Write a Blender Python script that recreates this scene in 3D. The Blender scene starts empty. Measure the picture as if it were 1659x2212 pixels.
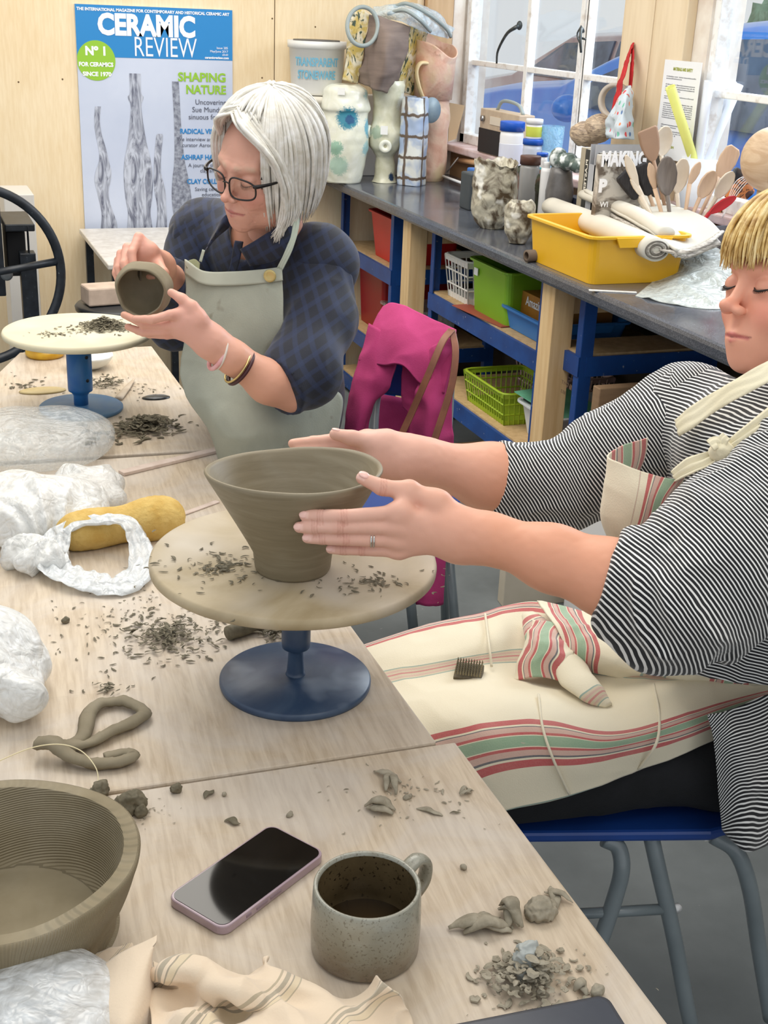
import bpy, math, random
import numpy as np
from math import pi, sin, cos, radians
random.seed(7); rng = np.random.default_rng(7)
C = bpy.context.scene.collection
# ---------------------------------------------------------------- camera
IW, IH, FPX = 1659, 2212, 2710.0
CAM = np.array([0, 0, 1.64])
RW = np.array([[0.93777635, -0.3448351, 0.04079555], [0.09310372, 0.36288344, 0.92717167], [-0.33452537, -0.86568144, 0.37240894]])
cd = bpy.data.cameras.new('camera'); co = bpy.data.objects.new('camera', cd); C.objects.link(co)
cd.sensor_fit = 'VERTICAL'; cd.sensor_height = 36; cd.lens = FPX*36/IH; cd.clip_start = .02
from mathutils import Matrix
_m = Matrix(RW.T.tolist()).to_4x4(); _m.translation = CAM.tolist(); co.matrix_world = _m
bpy.context.scene.camera = co
# ---------------------------------------------------------------- world, lamps, exposure
w = bpy.data.worlds.new('world'); bpy.context.scene.world = w; w.use_nodes = True
bg = w.node_tree.nodes['Background']; bg.inputs[0].default_value = (.93, .965, 1, 1); bg.inputs[1].default_value = .80
def area(name, loc, tgt, sx, sy, power, col):
    l = bpy.data.lights.new(name, 'AREA'); l.shape = 'RECTANGLE'; l.size = sx; l.size_y = sy; l.energy = power; l.color = col
    o = bpy.data.objects.new(name, l); C.objects.link(o); o.location = loc
    from mathutils import Vector
    o.rotation_euler = (Vector(tgt)-Vector(loc)).to_track_quat('-Z', 'Y').to_euler(); return o
area('overhead_fill', (.6, 3.4, 2.75), (.6, 3.6, 0), 1.6, 3.0, 62, (1, .93, .82))  # unseen overhead fill, added for gentle direction; no ceiling fitting stands there
area('overhead_fill', (.9, .3, 2.75), (.9, .6, 0), 1.4, 1.4, 12, (1, .93, .82))  # second added overhead fill, above the near end of the room
area('window_daylight', (3.3, 3.4, 2.6), (.6, 2.2, .8), 2.4, 1.6, 120, (.86, .92, 1))
vs = bpy.context.scene.view_settings
bpy.context.scene.display_settings.display_device = 'sRGB'
vs.view_transform = 'Standard'; vs.look = 'None'; vs.gamma = 1; vs.use_curve_mapping = False; vs.exposure = 0.02
# ---------------------------------------------------------------- pixel -> point helpers (real planes of the place)
def ray(px, py): return RW.T @ np.array([px-IW/2, -(py-IH/2), -FPX])
def Z(px, py, z): r = ray(px, py); return CAM + r*(z-CAM[2])/r[2]
def Y(px, py, y): r = ray(px, py); return CAM + r*y/r[1]
def X(px, py, x): r = ray(px, py); return CAM + r*x/r[0]
def D(px, py, d): return CAM + ray(px, py)*d/FPX
def dep(p): return -(RW @ (np.asarray(p)-CAM))[2]
TZ, CZ = .74, .95
# ---------------------------------------------------------------- objects
WL = {}
def setp(o, label=None, cat=None, group=None, kind=None):
    if label: o['label'] = label
    if cat: o['category'] = cat
    if group: o['group'] = group
    if kind: o['kind'] = kind
    return o
def thing(name, label, cat, loc, group=None):
    o = bpy.data.objects.new(name, None); C.objects.link(o); o.location = tuple(map(float, loc)); o.empty_display_size = .05
    WL[o.name] = np.array(loc, float); return setp(o, label, cat, group)
def obj(name, m, mt, parent=None, label=None, cat=None, group=None, kind=None, smooth=True, bevel=0, sub=0, attrs=None, solid=0):
    V, Fs = m; V = np.asarray(V, float)
    lo, hi = V.min(0), V.max(0); loc = np.array([(lo[0]+hi[0])/2, (lo[1]+hi[1])/2, lo[2]])
    me = bpy.data.meshes.new(name); L = V-loc
    if isinstance(Fs, np.ndarray):
        n = len(Fs); k = Fs.shape[1]
        me.vertices.add(len(L)); me.vertices.foreach_set('co', L.astype(np.float32).ravel())
        me.loops.add(n*k); me.loops.foreach_set('vertex_index', Fs.astype(np.int32).ravel())
        me.polygons.add(n); me.polygons.foreach_set('loop_start', np.arange(0, n*k, k, dtype=np.int32))
        try: me.polygons.foreach_set('loop_total', np.full(n, k, dtype=np.int32))
        except Exception: pass
        me.update(calc_edges=True); me.validate()
    else:
        me.from_pydata([tuple(v) for v in L], [], [tuple(int(i) for i in f) for f in Fs]); me.update()
    if smooth: me.shade_smooth() if hasattr(me, 'shade_smooth') else [setattr(p, 'use_smooth', True) for p in me.polygons]
    for a, val in (attrs or {}).items():
        val = np.asarray(val, np.float32)
        if val.ndim == 1:
            at = me.attributes.new(a, 'FLOAT', 'POINT'); at.data.foreach_set('value', val)
        else:
            at = me.attributes.new(a, 'FLOAT_COLOR', 'POINT')
            if val.shape[1] == 3: val = np.concatenate([val, np.ones((len(val), 1), np.float32)], 1)
            at.data.foreach_set('color', val.ravel())
    me.materials.append(mt)
    o = bpy.data.objects.new(name, me); C.objects.link(o)
    if parent is not None:
        o.parent = parent; o.location = tuple(loc-WL[parent.name])
    else: o.location = tuple(loc)
    WL[o.name] = loc
    if solid:
        s = o.modifiers.new('s', 'SOLIDIFY'); s.thickness = solid; s.offset = 0
    if bevel:
        b = o.modifiers.new('b', 'BEVEL'); b.width = bevel; b.segments = 2; b.limit_method = 'ANGLE'; b.angle_limit = .7
    if sub:
        s = o.modifiers.new('u', 'SUBSURF'); s.levels = sub; s.render_levels = sub
    return setp(o, label, cat, group, kind)
def flat(*a, **k): return obj(*a, smooth=False, **k)
# ---------------------------------------------------------------- mesh builders, each returns (verts, faces)
def join(*ms):
    V = []; F_ = []; n = 0
    for v, f in ms:
        v = np.asarray(v, float); V.append(v); F_ += [[int(i)+n for i in q] for q in f]; n += len(v)
    return np.concatenate(V), F_
def rotz(a): return np.array([[cos(a), -sin(a), 0], [sin(a), cos(a), 0], [0, 0, 1]])
def frame(fwd, up=(0, 0, 1)):
    f = np.array(fwd, float); f /= np.linalg.norm(f); u = np.array(up, float)
    if abs(f@u)/np.linalg.norm(u) > .99: u = np.array([1., 0, 0])
    x = np.cross(f, u); x /= np.linalg.norm(x); u = np.cross(x, f); return np.stack([x, f, u], 1)   # cols: right, fwd, up
def xf(m, R=None, t=(0, 0, 0), s=1): 
    V = np.asarray(m[0], float)*s
    if R is not None: V = V@np.asarray(R).T
    return V+np.array(t, float), m[1]
def box(c, s, R=None):
    c = np.array(c, float); h = np.array(s, float)/2
    V = np.array([[x, y, z] for x in (-1, 1) for y in (-1, 1) for z in (-1, 1)])*h
    if R is not None: V = V@np.asarray(R).T
    return V+c, [[0, 1, 3, 2], [4, 6, 7, 5], [0, 4, 5, 1], [2, 3, 7, 6], [0, 2, 6, 4], [1, 5, 7, 3]]
def bb(x0, x1, y0, y1, z0, z1): return box(((x0+x1)/2, (y0+y1)/2, (z0+z1)/2), (x1-x0, y1-y0, z1-z0))
def prism(pts, z0, z1):
    n = len(pts); V = [(p[0], p[1], z0) for p in pts]+[(p[0], p[1], z1) for p in pts]
    return np.array(V, float), [list(range(n))[::-1], list(range(n, 2*n))]+[[i, (i+1) % n, n+(i+1) % n, n+i] for i in range(n)]
def slab(pts, vec):
    pts = np.array(pts, float); n = len(pts); V = np.concatenate([pts, pts+np.array(vec, float)])
    return V, [list(range(n)), list(range(n, 2*n))[::-1]]+[[i, n+i, n+(i+1) % n, (i+1) % n] for i in range(n)]
def lathe(prof, c=(0, 0, 0), n=48, R=None, wob=None, cap=True):
    if tuple(prof[0]) == tuple(prof[-1]): cap = False
    V = []; a = np.linspace(0, 2*pi, n, endpoint=False)
    for i, (r, z) in enumerate(prof):
        rr = np.full(n, r, float)
        if wob is not None: rr = rr*(1+wob(a, z, i))
        V.append(np.stack([rr*np.cos(a), rr*np.sin(a), np.full(n, z)], 1))
    V = np.concatenate(V); m = len(prof)
    F_ = [[i*n+j, i*n+(j+1) % n, (i+1)*n+(j+1) % n, (i+1)*n+j] for i in range(m-1) for j in range(n)]
    if cap and prof[0][0] > 1e-6: F_.append(list(range(n))[::-1])
    if cap and prof[-1][0] > 1e-6: F_.append([(m-1)*n+j for j in range(n)])
    if R is not None: V = V@np.asarray(R).T
    return V+np.array(c, float), F_
def spline(pts, n):
    P = np.array(pts, float); m = len(P)
    if m == 2: t = np.linspace(0, 1, n)[:, None]; return P[0]*(1-t)+P[1]*t
    Q = np.concatenate([[2*P[0]-P[1]], P, [2*P[-1]-P[-2]]]); out = []
    for u in np.linspace(0, m-1, n):
        i = min(int(u), m-2); t = u-i; a, b, c, d = Q[i:i+4]
        out.append(.5*((2*b)+(-a+c)*t+(2*a-5*b+4*c-d)*t*t+(-a+3*b-3*c+d)*t**3))
    return np.array(out)
def tube(pts, r, n=10, seg=None, closed=False, flatn=None, aspect=1, caps=True):
    P = spline(pts, seg) if seg else np.array(pts, float); m = len(P)
    rr = np.interp(np.linspace(0, 1, m), np.linspace(0, 1, len(np.atleast_1d(r))), np.atleast_1d(r)) if np.ndim(r) else np.full(m, r)
    T = np.gradient(P, axis=0)
    if closed: T = np.roll(P, -1, 0)-np.roll(P, 1, 0)
    T /= np.linalg.norm(T, axis=1)[:, None]+1e-12
    u = np.array(flatn, float) if flatn is not None else np.array([0, 0, 1.]) if abs(T[0][2]) < .9 else np.array([1., 0, 0])
    V = []
    a = np.linspace(0, 2*pi, n, endpoint=False)
    for i in range(m):
        if flatn is not None: u = np.array(flatn, float)
        x = np.cross(T[i], u); x /= np.linalg.norm(x)+1e-12; u = np.cross(x, T[i]); u /= np.linalg.norm(u)+1e-12
        V.append(P[i]+rr[i]*(np.cos(a)[:, None]*x+aspect*np.sin(a)[:, None]*u))
    V = np.concatenate(V); k = m if closed else m-1
    F_ = [[i*n+j, i*n+(j+1) % n, ((i+1) % m)*n+(j+1) % n, ((i+1) % m)*n+j] for i in range(k) for j in range(n)]
    if not closed and caps: F_ += [list(range(n))[::-1], [(m-1)*n+j for j in range(n)]]
    return V, F_
def grid(P):   # P: (nu, nv, 3)
    nu, nv = P.shape[:2]; i, j = np.meshgrid(np.arange(nu-1), np.arange(nv-1), indexing='ij'); a = (i*nv+j).ravel()
    return P.reshape(-1, 3), np.stack([a, a+nv, a+nv+1, a+1], 1)
def cgrid(ctrl, nu, nv):   # smooth interpolation of a coarse control grid
    Ct = np.array(ctrl, float); A = np.stack([spline(Ct[i], nv) for i in range(Ct.shape[0])])
    return np.stack([spline(A[:, j], nu) for j in range(nv)], 1)
def sphere(c, r, n=16, R=None):
    r = np.broadcast_to(np.array(r, float), 3)
    th = np.linspace(0, pi, n//2+1); m = lathe([(max(sin(t), 1e-7), -cos(t)) for t in th], n=n)
    V = m[0]*r
    if R is not None: V = V@np.asarray(R).T
    return V+np.array(c, float), m[1]
def rbox(w_, d_, h, r, wall, c=(0, 0, 0), taper=.0, rz=0, rim=.0, rimh=.0, floor=.003, n=5):
    """open tray with rounded corners, wall thickness and turned-out rim"""
    def loop(w2, d2, rr, z):
        out = []
        for sx, sy, a0 in ((1, 1, 0), (-1, 1, pi/2), (-1, -1, pi), (1, -1, 3*pi/2)):
            for k in range(n):
                a = a0+k*pi/2/(n-1); out.append((sx*(w2-rr)+rr*cos(a), sy*(d2-rr)+rr*sin(a), z))
        return out
    a, b = w_/2, d_/2; t = taper
    L = [loop(a-t, b-t, r, 0), loop(a-t*rimh/h if h else a, b-t*rimh/h, r, h-rimh), loop(a+rim, b+rim, r+rim, h-rimh), loop(a+rim, b+rim, r+rim, h),
         loop(a-wall, b-wall, max(r-wall, .001), h), loop(a-t-wall, b-t-wall, max(r-wall, .001), floor)]
    V = np.array([p for l in L for p in l]); k = 4*n
    F_ = [[i*k+j, i*k+(j+1) % k, (i+1)*k+(j+1) % k, (i+1)*k+j] for i in range(5) for j in range(k)]+[list(range(k))[::-1], [5*k+j for j in range(k)]]
    return V@rotz(rz).T+np.array(c, float), F_
def text(s, size, mt, name, parent, c, xdir, ydir, thick=.0006, align='LEFT', label=None, bold=0, wmax=None):
    return textm([(s, size, c, align, bold, wmax)], mt, name, parent, xdir, ydir, thick, label)
def textm(items, mt, name, parent, xdir, ydir, thick=.0006, label=None):
    ms = []; x = np.array(xdir, float); x /= np.linalg.norm(x); y = np.array(ydir, float); y /= np.linalg.norm(y); z = np.cross(x, y)
    for s, size, c, align, bold, wmax in items:
        cu = bpy.data.curves.new('t', 'FONT'); cu.body = s; cu.size = size; cu.align_x = align; cu.extrude = thick/2; cu.resolution_u = 3; cu.offset = bold
        o = bpy.data.objects.new('t', cu); C.objects.link(o); dg = bpy.context.evaluated_depsgraph_get(); dg.update()
        me = bpy.data.meshes.new_from_object(o.evaluated_get(dg)); V = np.array([v.co[:] for v in me.vertices]); F_ = [list(p.vertices) for p in me.polygons]
        bpy.data.objects.remove(o); bpy.data.curves.remove(cu); bpy.data.meshes.remove(me)
        if len(V) == 0: continue
        if wmax:
            wd = V[:, 0].max()-V[:, 0].min(); x0 = V[:, 0].min() if align == 'LEFT' else V[:, 0].max() if align == 'RIGHT' else 0
            V[:, 0] = x0+(V[:, 0]-x0)*wmax/wd
        ms.append((np.array(c)+V[:, :1]*x+V[:, 1:2]*y+V[:, 2:3]*z, F_))
    return flat(name, join(*ms), mt, parent, label=label)
# ---------------------------------------------------------------- noise
_T = rng.random((32, 32, 32)).astype(np.float32)
def vn(P, f=1., sd=0):
    P = np.asarray(P, float)*f+sd*7.31; i = np.floor(P).astype(int); t = P-i; t = t*t*(3-2*t); o = 0
    for a in (0, 1):
        for b in (0, 1):
            for c in (0, 1):
                wgt = (t[..., 0] if a else 1-t[..., 0])*(t[..., 1] if b else 1-t[..., 1])*(t[..., 2] if c else 1-t[..., 2])
                o = o+wgt*_T[(i[..., 0]+a) % 32, (i[..., 1]+b) % 32, (i[..., 2]+c) % 32]
    return o*2-1
def fbm(P, f=1., o=3, sd=0): return sum(vn(P, f*2**k, sd+k)/2**k for k in range(o))
def ridge(P, f=1., o=3, sd=0): return sum((1-np.abs(vn(P, f*2**k, sd+k))*2)/2**k for k in range(o))/1.7
# ---------------------------------------------------------------- signed distance modelling for organic shapes
class SDF:
    def __init__(s, lo, hi, h):
        s.lo = np.array(lo, float); s.h = h; s.n = np.ceil((np.array(hi)-s.lo)/h).astype(int)+1
        s.f = np.full(s.n, .05, np.float32); s.ax = [s.lo[i]+np.arange(s.n[i])*h for i in range(3)]
    def _sl(s, lo, hi):
        a = np.clip(np.floor((np.array(lo)-s.lo)/s.h).astype(int), 0, s.n); b = np.clip(np.ceil((np.array(hi)-s.lo)/s.h).astype(int)+1, 0, s.n)
        if (b <= a).any(): return None, None
        sl = tuple(slice(a[i], b[i]) for i in range(3))
        return sl, np.stack(np.meshgrid(*[s.ax[i][sl[i]] for i in range(3)], indexing='ij'), -1)
    def _mg(s, sl, d, k, sub):
        f = s.f[sl]
        if sub:
            g = -f; h = np.maximum(k-np.abs(g-d), 0)/k; s.f[sl] = -(np.minimum(g, d)-h*h*k/4)
        else:
            h = np.maximum(k-np.abs(f-d), 0)/k; s.f[sl] = np.minimum(f, d)-h*h*k/4
    def cap(s, a, b, ra, rb=None, k=.01, sub=False):
        a = np.array(a, float); b = np.array(b, float); rb = ra if rb is None else rb; m = max(ra, rb)+k+.006
        sl, P = s._sl(np.minimum(a, b)-m, np.maximum(a, b)+m)
        if sl is None: return s
        ab = b-a; t = np.clip(((P-a)@ab)/(ab@ab+1e-12), 0, 1); d = np.linalg.norm(P-a-t[..., None]*ab, axis=-1)-(ra+(rb-ra)*t)
        s._mg(sl, d, k, sub); return s
    def chain(s, pts, rs, k=.01):
        for i in range(len(pts)-1): s.cap(pts[i], pts[i+1], rs[i], rs[i+1], k)
        return s
    def ell(s, c, r, R=None, k=.01, sub=False):
        c = np.array(c, float); r = np.broadcast_to(np.array(r, float), 3); m = max(r)+k+.006 if R is not None else r+k+.006
        sl, P = s._sl(c-m, c+m)
        if sl is None: return s
        p = P-c
        if R is not None: p = p@np.asarray(R)
        k0 = np.linalg.norm(p/r, axis=-1)+1e-9; k1 = np.linalg.norm(p/(r*r), axis=-1)+1e-9
        s._mg(sl, k0*(k0-1)/k1, k, sub); return s
    def cut(s, nrm, p0):
        nrm = np.array(nrm, float); nrm /= np.linalg.norm(nrm)
        d = sum(((s.ax[i]-p0[i])*nrm[i]).reshape([-1 if j == i else 1 for j in range(3)]) for i in range(3))
        s.f = np.maximum(s.f, d.astype(np.float32)); return s
    def mesh(s, sm=2):
        f = s.f; ins = f < 0
        for ax in range(3):
            idx = [slice(None)]*3
            for e in (0, -1): idx[ax] = e; ins[tuple(idx)] = False; f[tuple(idx)] = np.maximum(f[tuple(idx)], 1e-4)
        S = [slice(0, -1), slice(1, None)]
        cnt = sum(ins[S[a], S[b], S[c]].astype(np.int8) for a in (0, 1) for b in (0, 1) for c in (0, 1))
        act = np.argwhere((cnt > 0) & (cnt < 8)); vid = np.full(cnt.shape, -1, np.int32); vid[tuple(act.T)] = np.arange(len(act))
        acc = np.zeros((len(act), 3)); num = np.zeros(len(act))
        cs = [(a, b, c) for a in (0, 1) for b in (0, 1) for c in (0, 1)]
        for p in cs:
            for ax in range(3):
                if p[ax]: continue
                q = list(p); q[ax] = 1
                f0 = f[tuple((act+p).T)]; f1 = f[tuple((act+q).T)]; m = (f0 < 0) != (f1 < 0)
                t = np.where(m, f0/np.where(m, f0-f1, 1), 0); pt = np.tile(np.array(p, float), (len(act), 1)); pt[:, ax] = t
                acc += pt*m[:, None]; num += m
        V = s.lo+(act+acc/num[:, None])*s.h; Q = []
        for ax in range(3):
            a = [slice(1, -1)]*3; a[ax] = slice(0, -1); b = list(a); b[ax] = slice(1, None)
            d = ins[tuple(a)].astype(int)-ins[tuple(b)].astype(int); e = np.argwhere(d != 0); sg = d[tuple(e.T)]
            o = np.ones(3, int); o[ax] = 0; e = e+o; u, v = [(1, 2), (2, 0), (0, 1)][ax]
            du = np.zeros(3, int); du[u] = 1; dv = np.zeros(3, int); dv[v] = 1
            q = np.stack([vid[tuple((e-du-dv).T)], vid[tuple((e-dv).T)], vid[tuple(e.T)], vid[tuple((e-du).T)]], 1)
            q[sg < 0] = q[sg < 0][:, ::-1]; Q.append(q)
        Q = np.concatenate(Q)
        for _ in range(sm):
            A = np.zeros_like(V); n = np.zeros(len(V))
            for i in range(4):
                j = (i+1) % 4; np.add.at(A, Q[:, i], V[Q[:, j]]); np.add.at(n, Q[:, i], 1); np.add.at(A, Q[:, j], V[Q[:, i]]); np.add.at(n, Q[:, j], 1)
            V = V*.4+.6*A/n[:, None]
        return V, Q
def normals(V, Q):
    V = np.asarray(V); Q = np.asarray(Q); n = np.cross(V[Q[:, 2]]-V[Q[:, 0]], V[Q[:, 3]]-V[Q[:, 1]]); N = np.zeros_like(V)
    for i in range(4): np.add.at(N, Q[:, i], n)
    return N/(np.linalg.norm(N, axis=1)[:, None]+1e-12)
def blob(c, r, h=.004, amp=.0, f=30, o=3, fn=ridge, sd=0, R=None, zmin=None, sm=1):
    r = np.broadcast_to(np.array(r, float), 3); c = np.array(c, float); m = max(r)*1.05+abs(amp)+.01
    s = SDF(c-m, c+m, h).ell(c, r, R)
    V, Q = s.mesh(sm)
    if amp: V = V+normals(V, Q)*(amp*fn(V, f, o, sd))[:, None]
    if zmin is not None: V[:, 2] = np.maximum(V[:, 2], zmin)
    return V, Q
# ---------------------------------------------------------------- materials
def lin(c): 
    c = np.array(c[:3], float)/255; return tuple(np.where(c <= .04045, c/12.92, ((c+.055)/1.055)**2.4))+(1.,)
class NT:
    def __init__(s, name):
        s.m = bpy.data.materials.new(name); s.m.use_nodes = True; s.t = s.m.node_tree; s.b = s.t.nodes['Principled BSDF']; s.o = s.t.nodes['Material Output']
    def n(s, ty, _out=0, **k):
        nd = s.t.nodes.new('ShaderNode'+ty)
        for a, v in k.items():
            if a.startswith('i_'):
                key = a[2:]; key = int(key) if key.isdigit() else key.replace('_', ' ')
                inp = nd.inputs[key]
                if hasattr(v, 'is_output') or isinstance(v, bpy.types.NodeSocket): s.t.links.new(v, inp)
                else: inp.default_value = v
            else: setattr(nd, a, v)
        return nd.outputs[_out]
    def set(s, **k):
        for a, v in k.items():
            inp = s.b.inputs[a.replace('_', ' ')]
            if isinstance(v, bpy.types.NodeSocket): s.t.links.new(v, inp)
            else: inp.default_value = v
        return s
    def co(s, scale=(1, 1, 1), kind='Object', rot=(0, 0, 0)):
        tc = s.t.nodes.new('ShaderNodeTexCoord').outputs[kind]
        return s.n('Mapping', i_0=tc, i_3=scale, i_2=rot)
    def ramp(s, fac, stops, interp='LINEAR'):
        assert all(p_[0] <= 1 for p_ in stops)
        nd = s.t.nodes.new('ShaderNodeValToRGB'); nd.color_ramp.interpolation = interp; e = nd.color_ramp.elements
        while len(e) > 1: e.remove(e[-1])
        e[0].position = stops[0][0]; e[0].color = lin(stops[0][1])
        for p, c in stops[1:]: x = e.new(p); x.color = lin(c)
        s.t.links.new(fac, nd.inputs[0]); return nd.outputs[0]
    def mix(s, fac, a, b):
        return s.n('MixRGB', i_0=fac, i_1=a, i_2=b)
    def noise(s, co, sc, det=3, rough=.55, dist=0): return s.n('TexNoise', i_0=co, i_2=sc, i_3=det, i_4=rough, i_8=dist) if False else s._nz(co, sc, det, rough, dist)
    def _nz(s, co, sc, det, rough, dist):
        nd = s.t.nodes.new('ShaderNodeTexNoise'); s.t.links.new(co, nd.inputs['Vector']); nd.inputs['Scale'].default_value = sc
        nd.inputs['Detail'].default_value = det; nd.inputs['Roughness'].default_value = rough; nd.inputs['Distortion'].default_value = dist; return nd.outputs[0]
    def math(s, op, a, b=0., c=0.):
        nd = s.t.nodes.new('ShaderNodeMath'); nd.operation = op
        for i, v in enumerate((a, b, c)):
            if isinstance(v, bpy.types.NodeSocket): s.t.links.new(v, nd.inputs[i])
            else: nd.inputs[i].default_value = v
        return nd.outputs[0]
    def bump(s, h, st=.3, dist=.002):
        nd = s.t.nodes.new('ShaderNodeBump'); s.t.links.new(h, nd.inputs['Height']); nd.inputs['Strength'].default_value = st; nd.inputs['Distance'].default_value = dist
        s.t.links.new(nd.outputs[0], s.b.inputs['Normal']); return s
    def attr(s, name, out='Color'):
        nd = s.t.nodes.new('ShaderNodeAttribute'); nd.attribute_name = name; return nd.outputs[out]
def mat(name, c, c2=None, sc=12, det=4, lo=.35, hi=.65, rough=.6, bump=0, bsc=None, bd=.002, metal=0, sss=0, trans=0, alpha=1, coat=0, spec=None, stretch=(1, 1, 1), c3=None, sc3=60, t3=.62, w3=.06, ior=None, dist=0, kind='Object'):
    s = NT(name); s.set(Roughness=rough, Metallic=metal); co_ = s.co(stretch, kind)
    if c2 is None: s.set(Base_Color=lin(c)); nz = None
    else:
        nz = s.noise(co_, sc, det, dist=dist); col = s.ramp(nz, [(lo, c), (hi, c2)])
        if c3 is not None:
            n3 = s.noise(co_, sc3, 2); col = s.mix(s.ramp(n3, [(t3, (0, 0, 0)), (t3+w3, (255, 255, 255))]), col, lin(c3))
        s.set(Base_Color=col)
    if bump: s.bump(s.noise(co_, bsc or sc*3, 3), bump, bd)
    if sss: s.set(Subsurface_Weight=sss); s.b.inputs['Subsurface Radius'].default_value = (.012, .005, .003); s.b.inputs['Subsurface Scale'].default_value = 1
    if trans: s.set(Transmission_Weight=trans)
    if alpha < 1: s.set(Alpha=alpha)
    if coat: s.set(Coat_Weight=coat, Coat_Roughness=.1)
    if spec is not None: s.b.inputs['Specular IOR Level'].default_value = spec
    if ior: s.set(IOR=ior)
    return s.m
# ================================================================ materials of the room
def ply_mat():
    s = NT('plywood_wall'); c = s.co((1, 1, 1)); n1 = s.noise(c, 3, 4); n2 = s.noise(s.co((40, 40, 4)), 3, 3)
    col = s.mix(.35, s.ramp(n1, [(.3, (233, 209, 168)), (.7, (243, 224, 190))]), s.ramp(n2, [(.35, (226, 200, 156)), (.65, (244, 226, 194))]))
    s.set(Base_Color=col, Roughness=.75); s.bump(n2, .08, .002); return s.m
M_ply = ply_mat()
M_pine = mat('pine', (228, 198, 150), (208, 172, 122), sc=4, stretch=(9, 9, .8), rough=.6, bump=.1)
M_paleboard = mat('pale_board', (232, 214, 184), (214, 192, 158), sc=3, stretch=(5, 5, .7), rough=.6, bump=.08)
M_whitepaint = mat('old_white_paint', (236, 230, 220), (214, 200, 186), sc=9, rough=.5, bump=.1)
M_frame = mat('window_paint', (240, 240, 238), (205, 196, 186), sc=30, lo=.5, hi=.75, rough=.45, bump=.15)
M_sill = mat('pinkish_sill', (226, 206, 206), (200, 170, 166), sc=14, rough=.5)
M_floor = mat('grey_floor', (116, 122, 124), (100, 106, 108), sc=5, det=6, rough=.75, c3=(150, 152, 150), sc3=38, t3=.74, bump=.05)
M_back = mat('dark_panel', (70, 62, 52), (50, 44, 38), sc=4, rough=.8)
M_glass = NT('window_glass'); 
def glassm(name, tint=(1, 1, 1), mixv=.92, rough=.0):
    s = NT(name); g = s.t.nodes.new('ShaderNodeBsdfGlossy'); g.inputs[1].default_value = rough; t = s.t.nodes.new('ShaderNodeBsdfTransparent'); t.inputs[0].default_value = (*tint, 1)
    mx = s.t.nodes.new('ShaderNodeMixShader'); mx.inputs[0].default_value = mixv; s.t.links.new(g.outputs[0], mx.inputs[1]); s.t.links.new(t.outputs[0], mx.inputs[2]); s.t.links.new(mx.outputs[0], s.o.inputs[0]); return s.m
bpy.data.materials.remove(M_glass.m); M_glass = glassm('window_glass', (.97, .99, 1), .93)
ST = 'structure'
YW, XW = 5.45, 2.36
flat('floor', bb(-3, 2.6, -1.5, 5.6, -.05, 0), M_floor, kind=ST)
_wb = thing('wall_back', None, None, (0, YW, 0)); _wb['kind'] = ST
_j = Y(593, 100, YW)[0]
flat('wall_panel', bb(-3, _j-.002, YW, YW+.04, 0, 2.9), M_ply, _wb)
flat('wall_panel', bb(_j+.002, 2.5, YW, YW+.04, 0, 2.9), M_ply, _wb)
flat('panel_joint', bb(_j-.002, _j+.002, YW+.003, YW+.04, 0, 2.9), mat('gap', (96, 72, 44)), _wb)
for px, py in [(566, 168), (40, 177), (135, 171), (681, 58), (588, 40)]:
    p = Y(px, py, YW); obj('screw_head', lathe([(.0035, 0), (.0035, .001), (0, .0015)], p, 10, R=frame((0, 0, 1), (0, -1, 0))), mat('screw', (120, 96, 66), metal=.4, rough=.5), _wb)
# window wall
wr = thing('wall_right', None, None, (XW, 3, 0)); wr['kind'] = ST
flat('wall_panel', bb(XW, XW+.12, -1, YW, 0, 1.07), M_back, wr)
flat('wall_panel', bb(XW, XW+.12, 5.40, YW, 1.07, 2.9), M_whitepaint, wr)
flat('wall_panel', bb(XW, XW+.12, -1, 5.40, 2.25, 2.9), M_whitepaint, wr)
flat('wall_panel', bb(XW, XW+.12, 3.52, 3.97, 1.07, 2.25), M_whitepaint, wr)
flat('wall_panel', bb(XW, XW+.12, -1, 1.9, 1.07, 2.25), M_whitepaint, wr)
x0, x1 = Y(918, 50, 5.4)[0], Y(975, 50, 5.4)[0]
flat('trim_1', bb(x0, x1, 5.38, YW, CZ, 2.9), mat('corner_post', (206, 174, 134), (190, 156, 116), sc=4, stretch=(8, 8, 1)), kind=ST, bevel=.004)
flat('trim_2', bb(x1+.004, XW, 5.39, YW, CZ, 2.9), M_whitepaint, kind=ST, bevel=.003)
flat('trim_3', bb(x0-.035, x0-.005, 5.41, YW, CZ+.5, 2.9), M_paleboard, kind=ST)
yA, yB = 3.60, 3.985
flat('trim_4', bb(XW-.035, XW, yA, (yA+yB)/2-.002, 1.0, 2.9), M_paleboard, kind=ST, bevel=.003)
flat('trim_5', bb(XW-.035, XW, (yA+yB)/2+.002, yB, 1.0, 2.9), M_paleboard, kind=ST, bevel=.003)
flat('trim_6', bb(XW-.09, XW+.04, 3.985, 5.44, 1.065, 1.095), M_sill, kind=ST, bevel=.006)
flat('trim_7', bb(XW-.03, XW+.04, 1.9, 3.60, 1.065, 1.095), M_sill, kind=ST, bevel=.006)
flat('trim_8', bb(XW-.03, XW, 1.5, 5.44, CZ, 1.06), mat('brown_board', (176, 140, 104), (150, 116, 82), sc=4, stretch=(3, 1, 3)), kind=ST)
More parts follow.
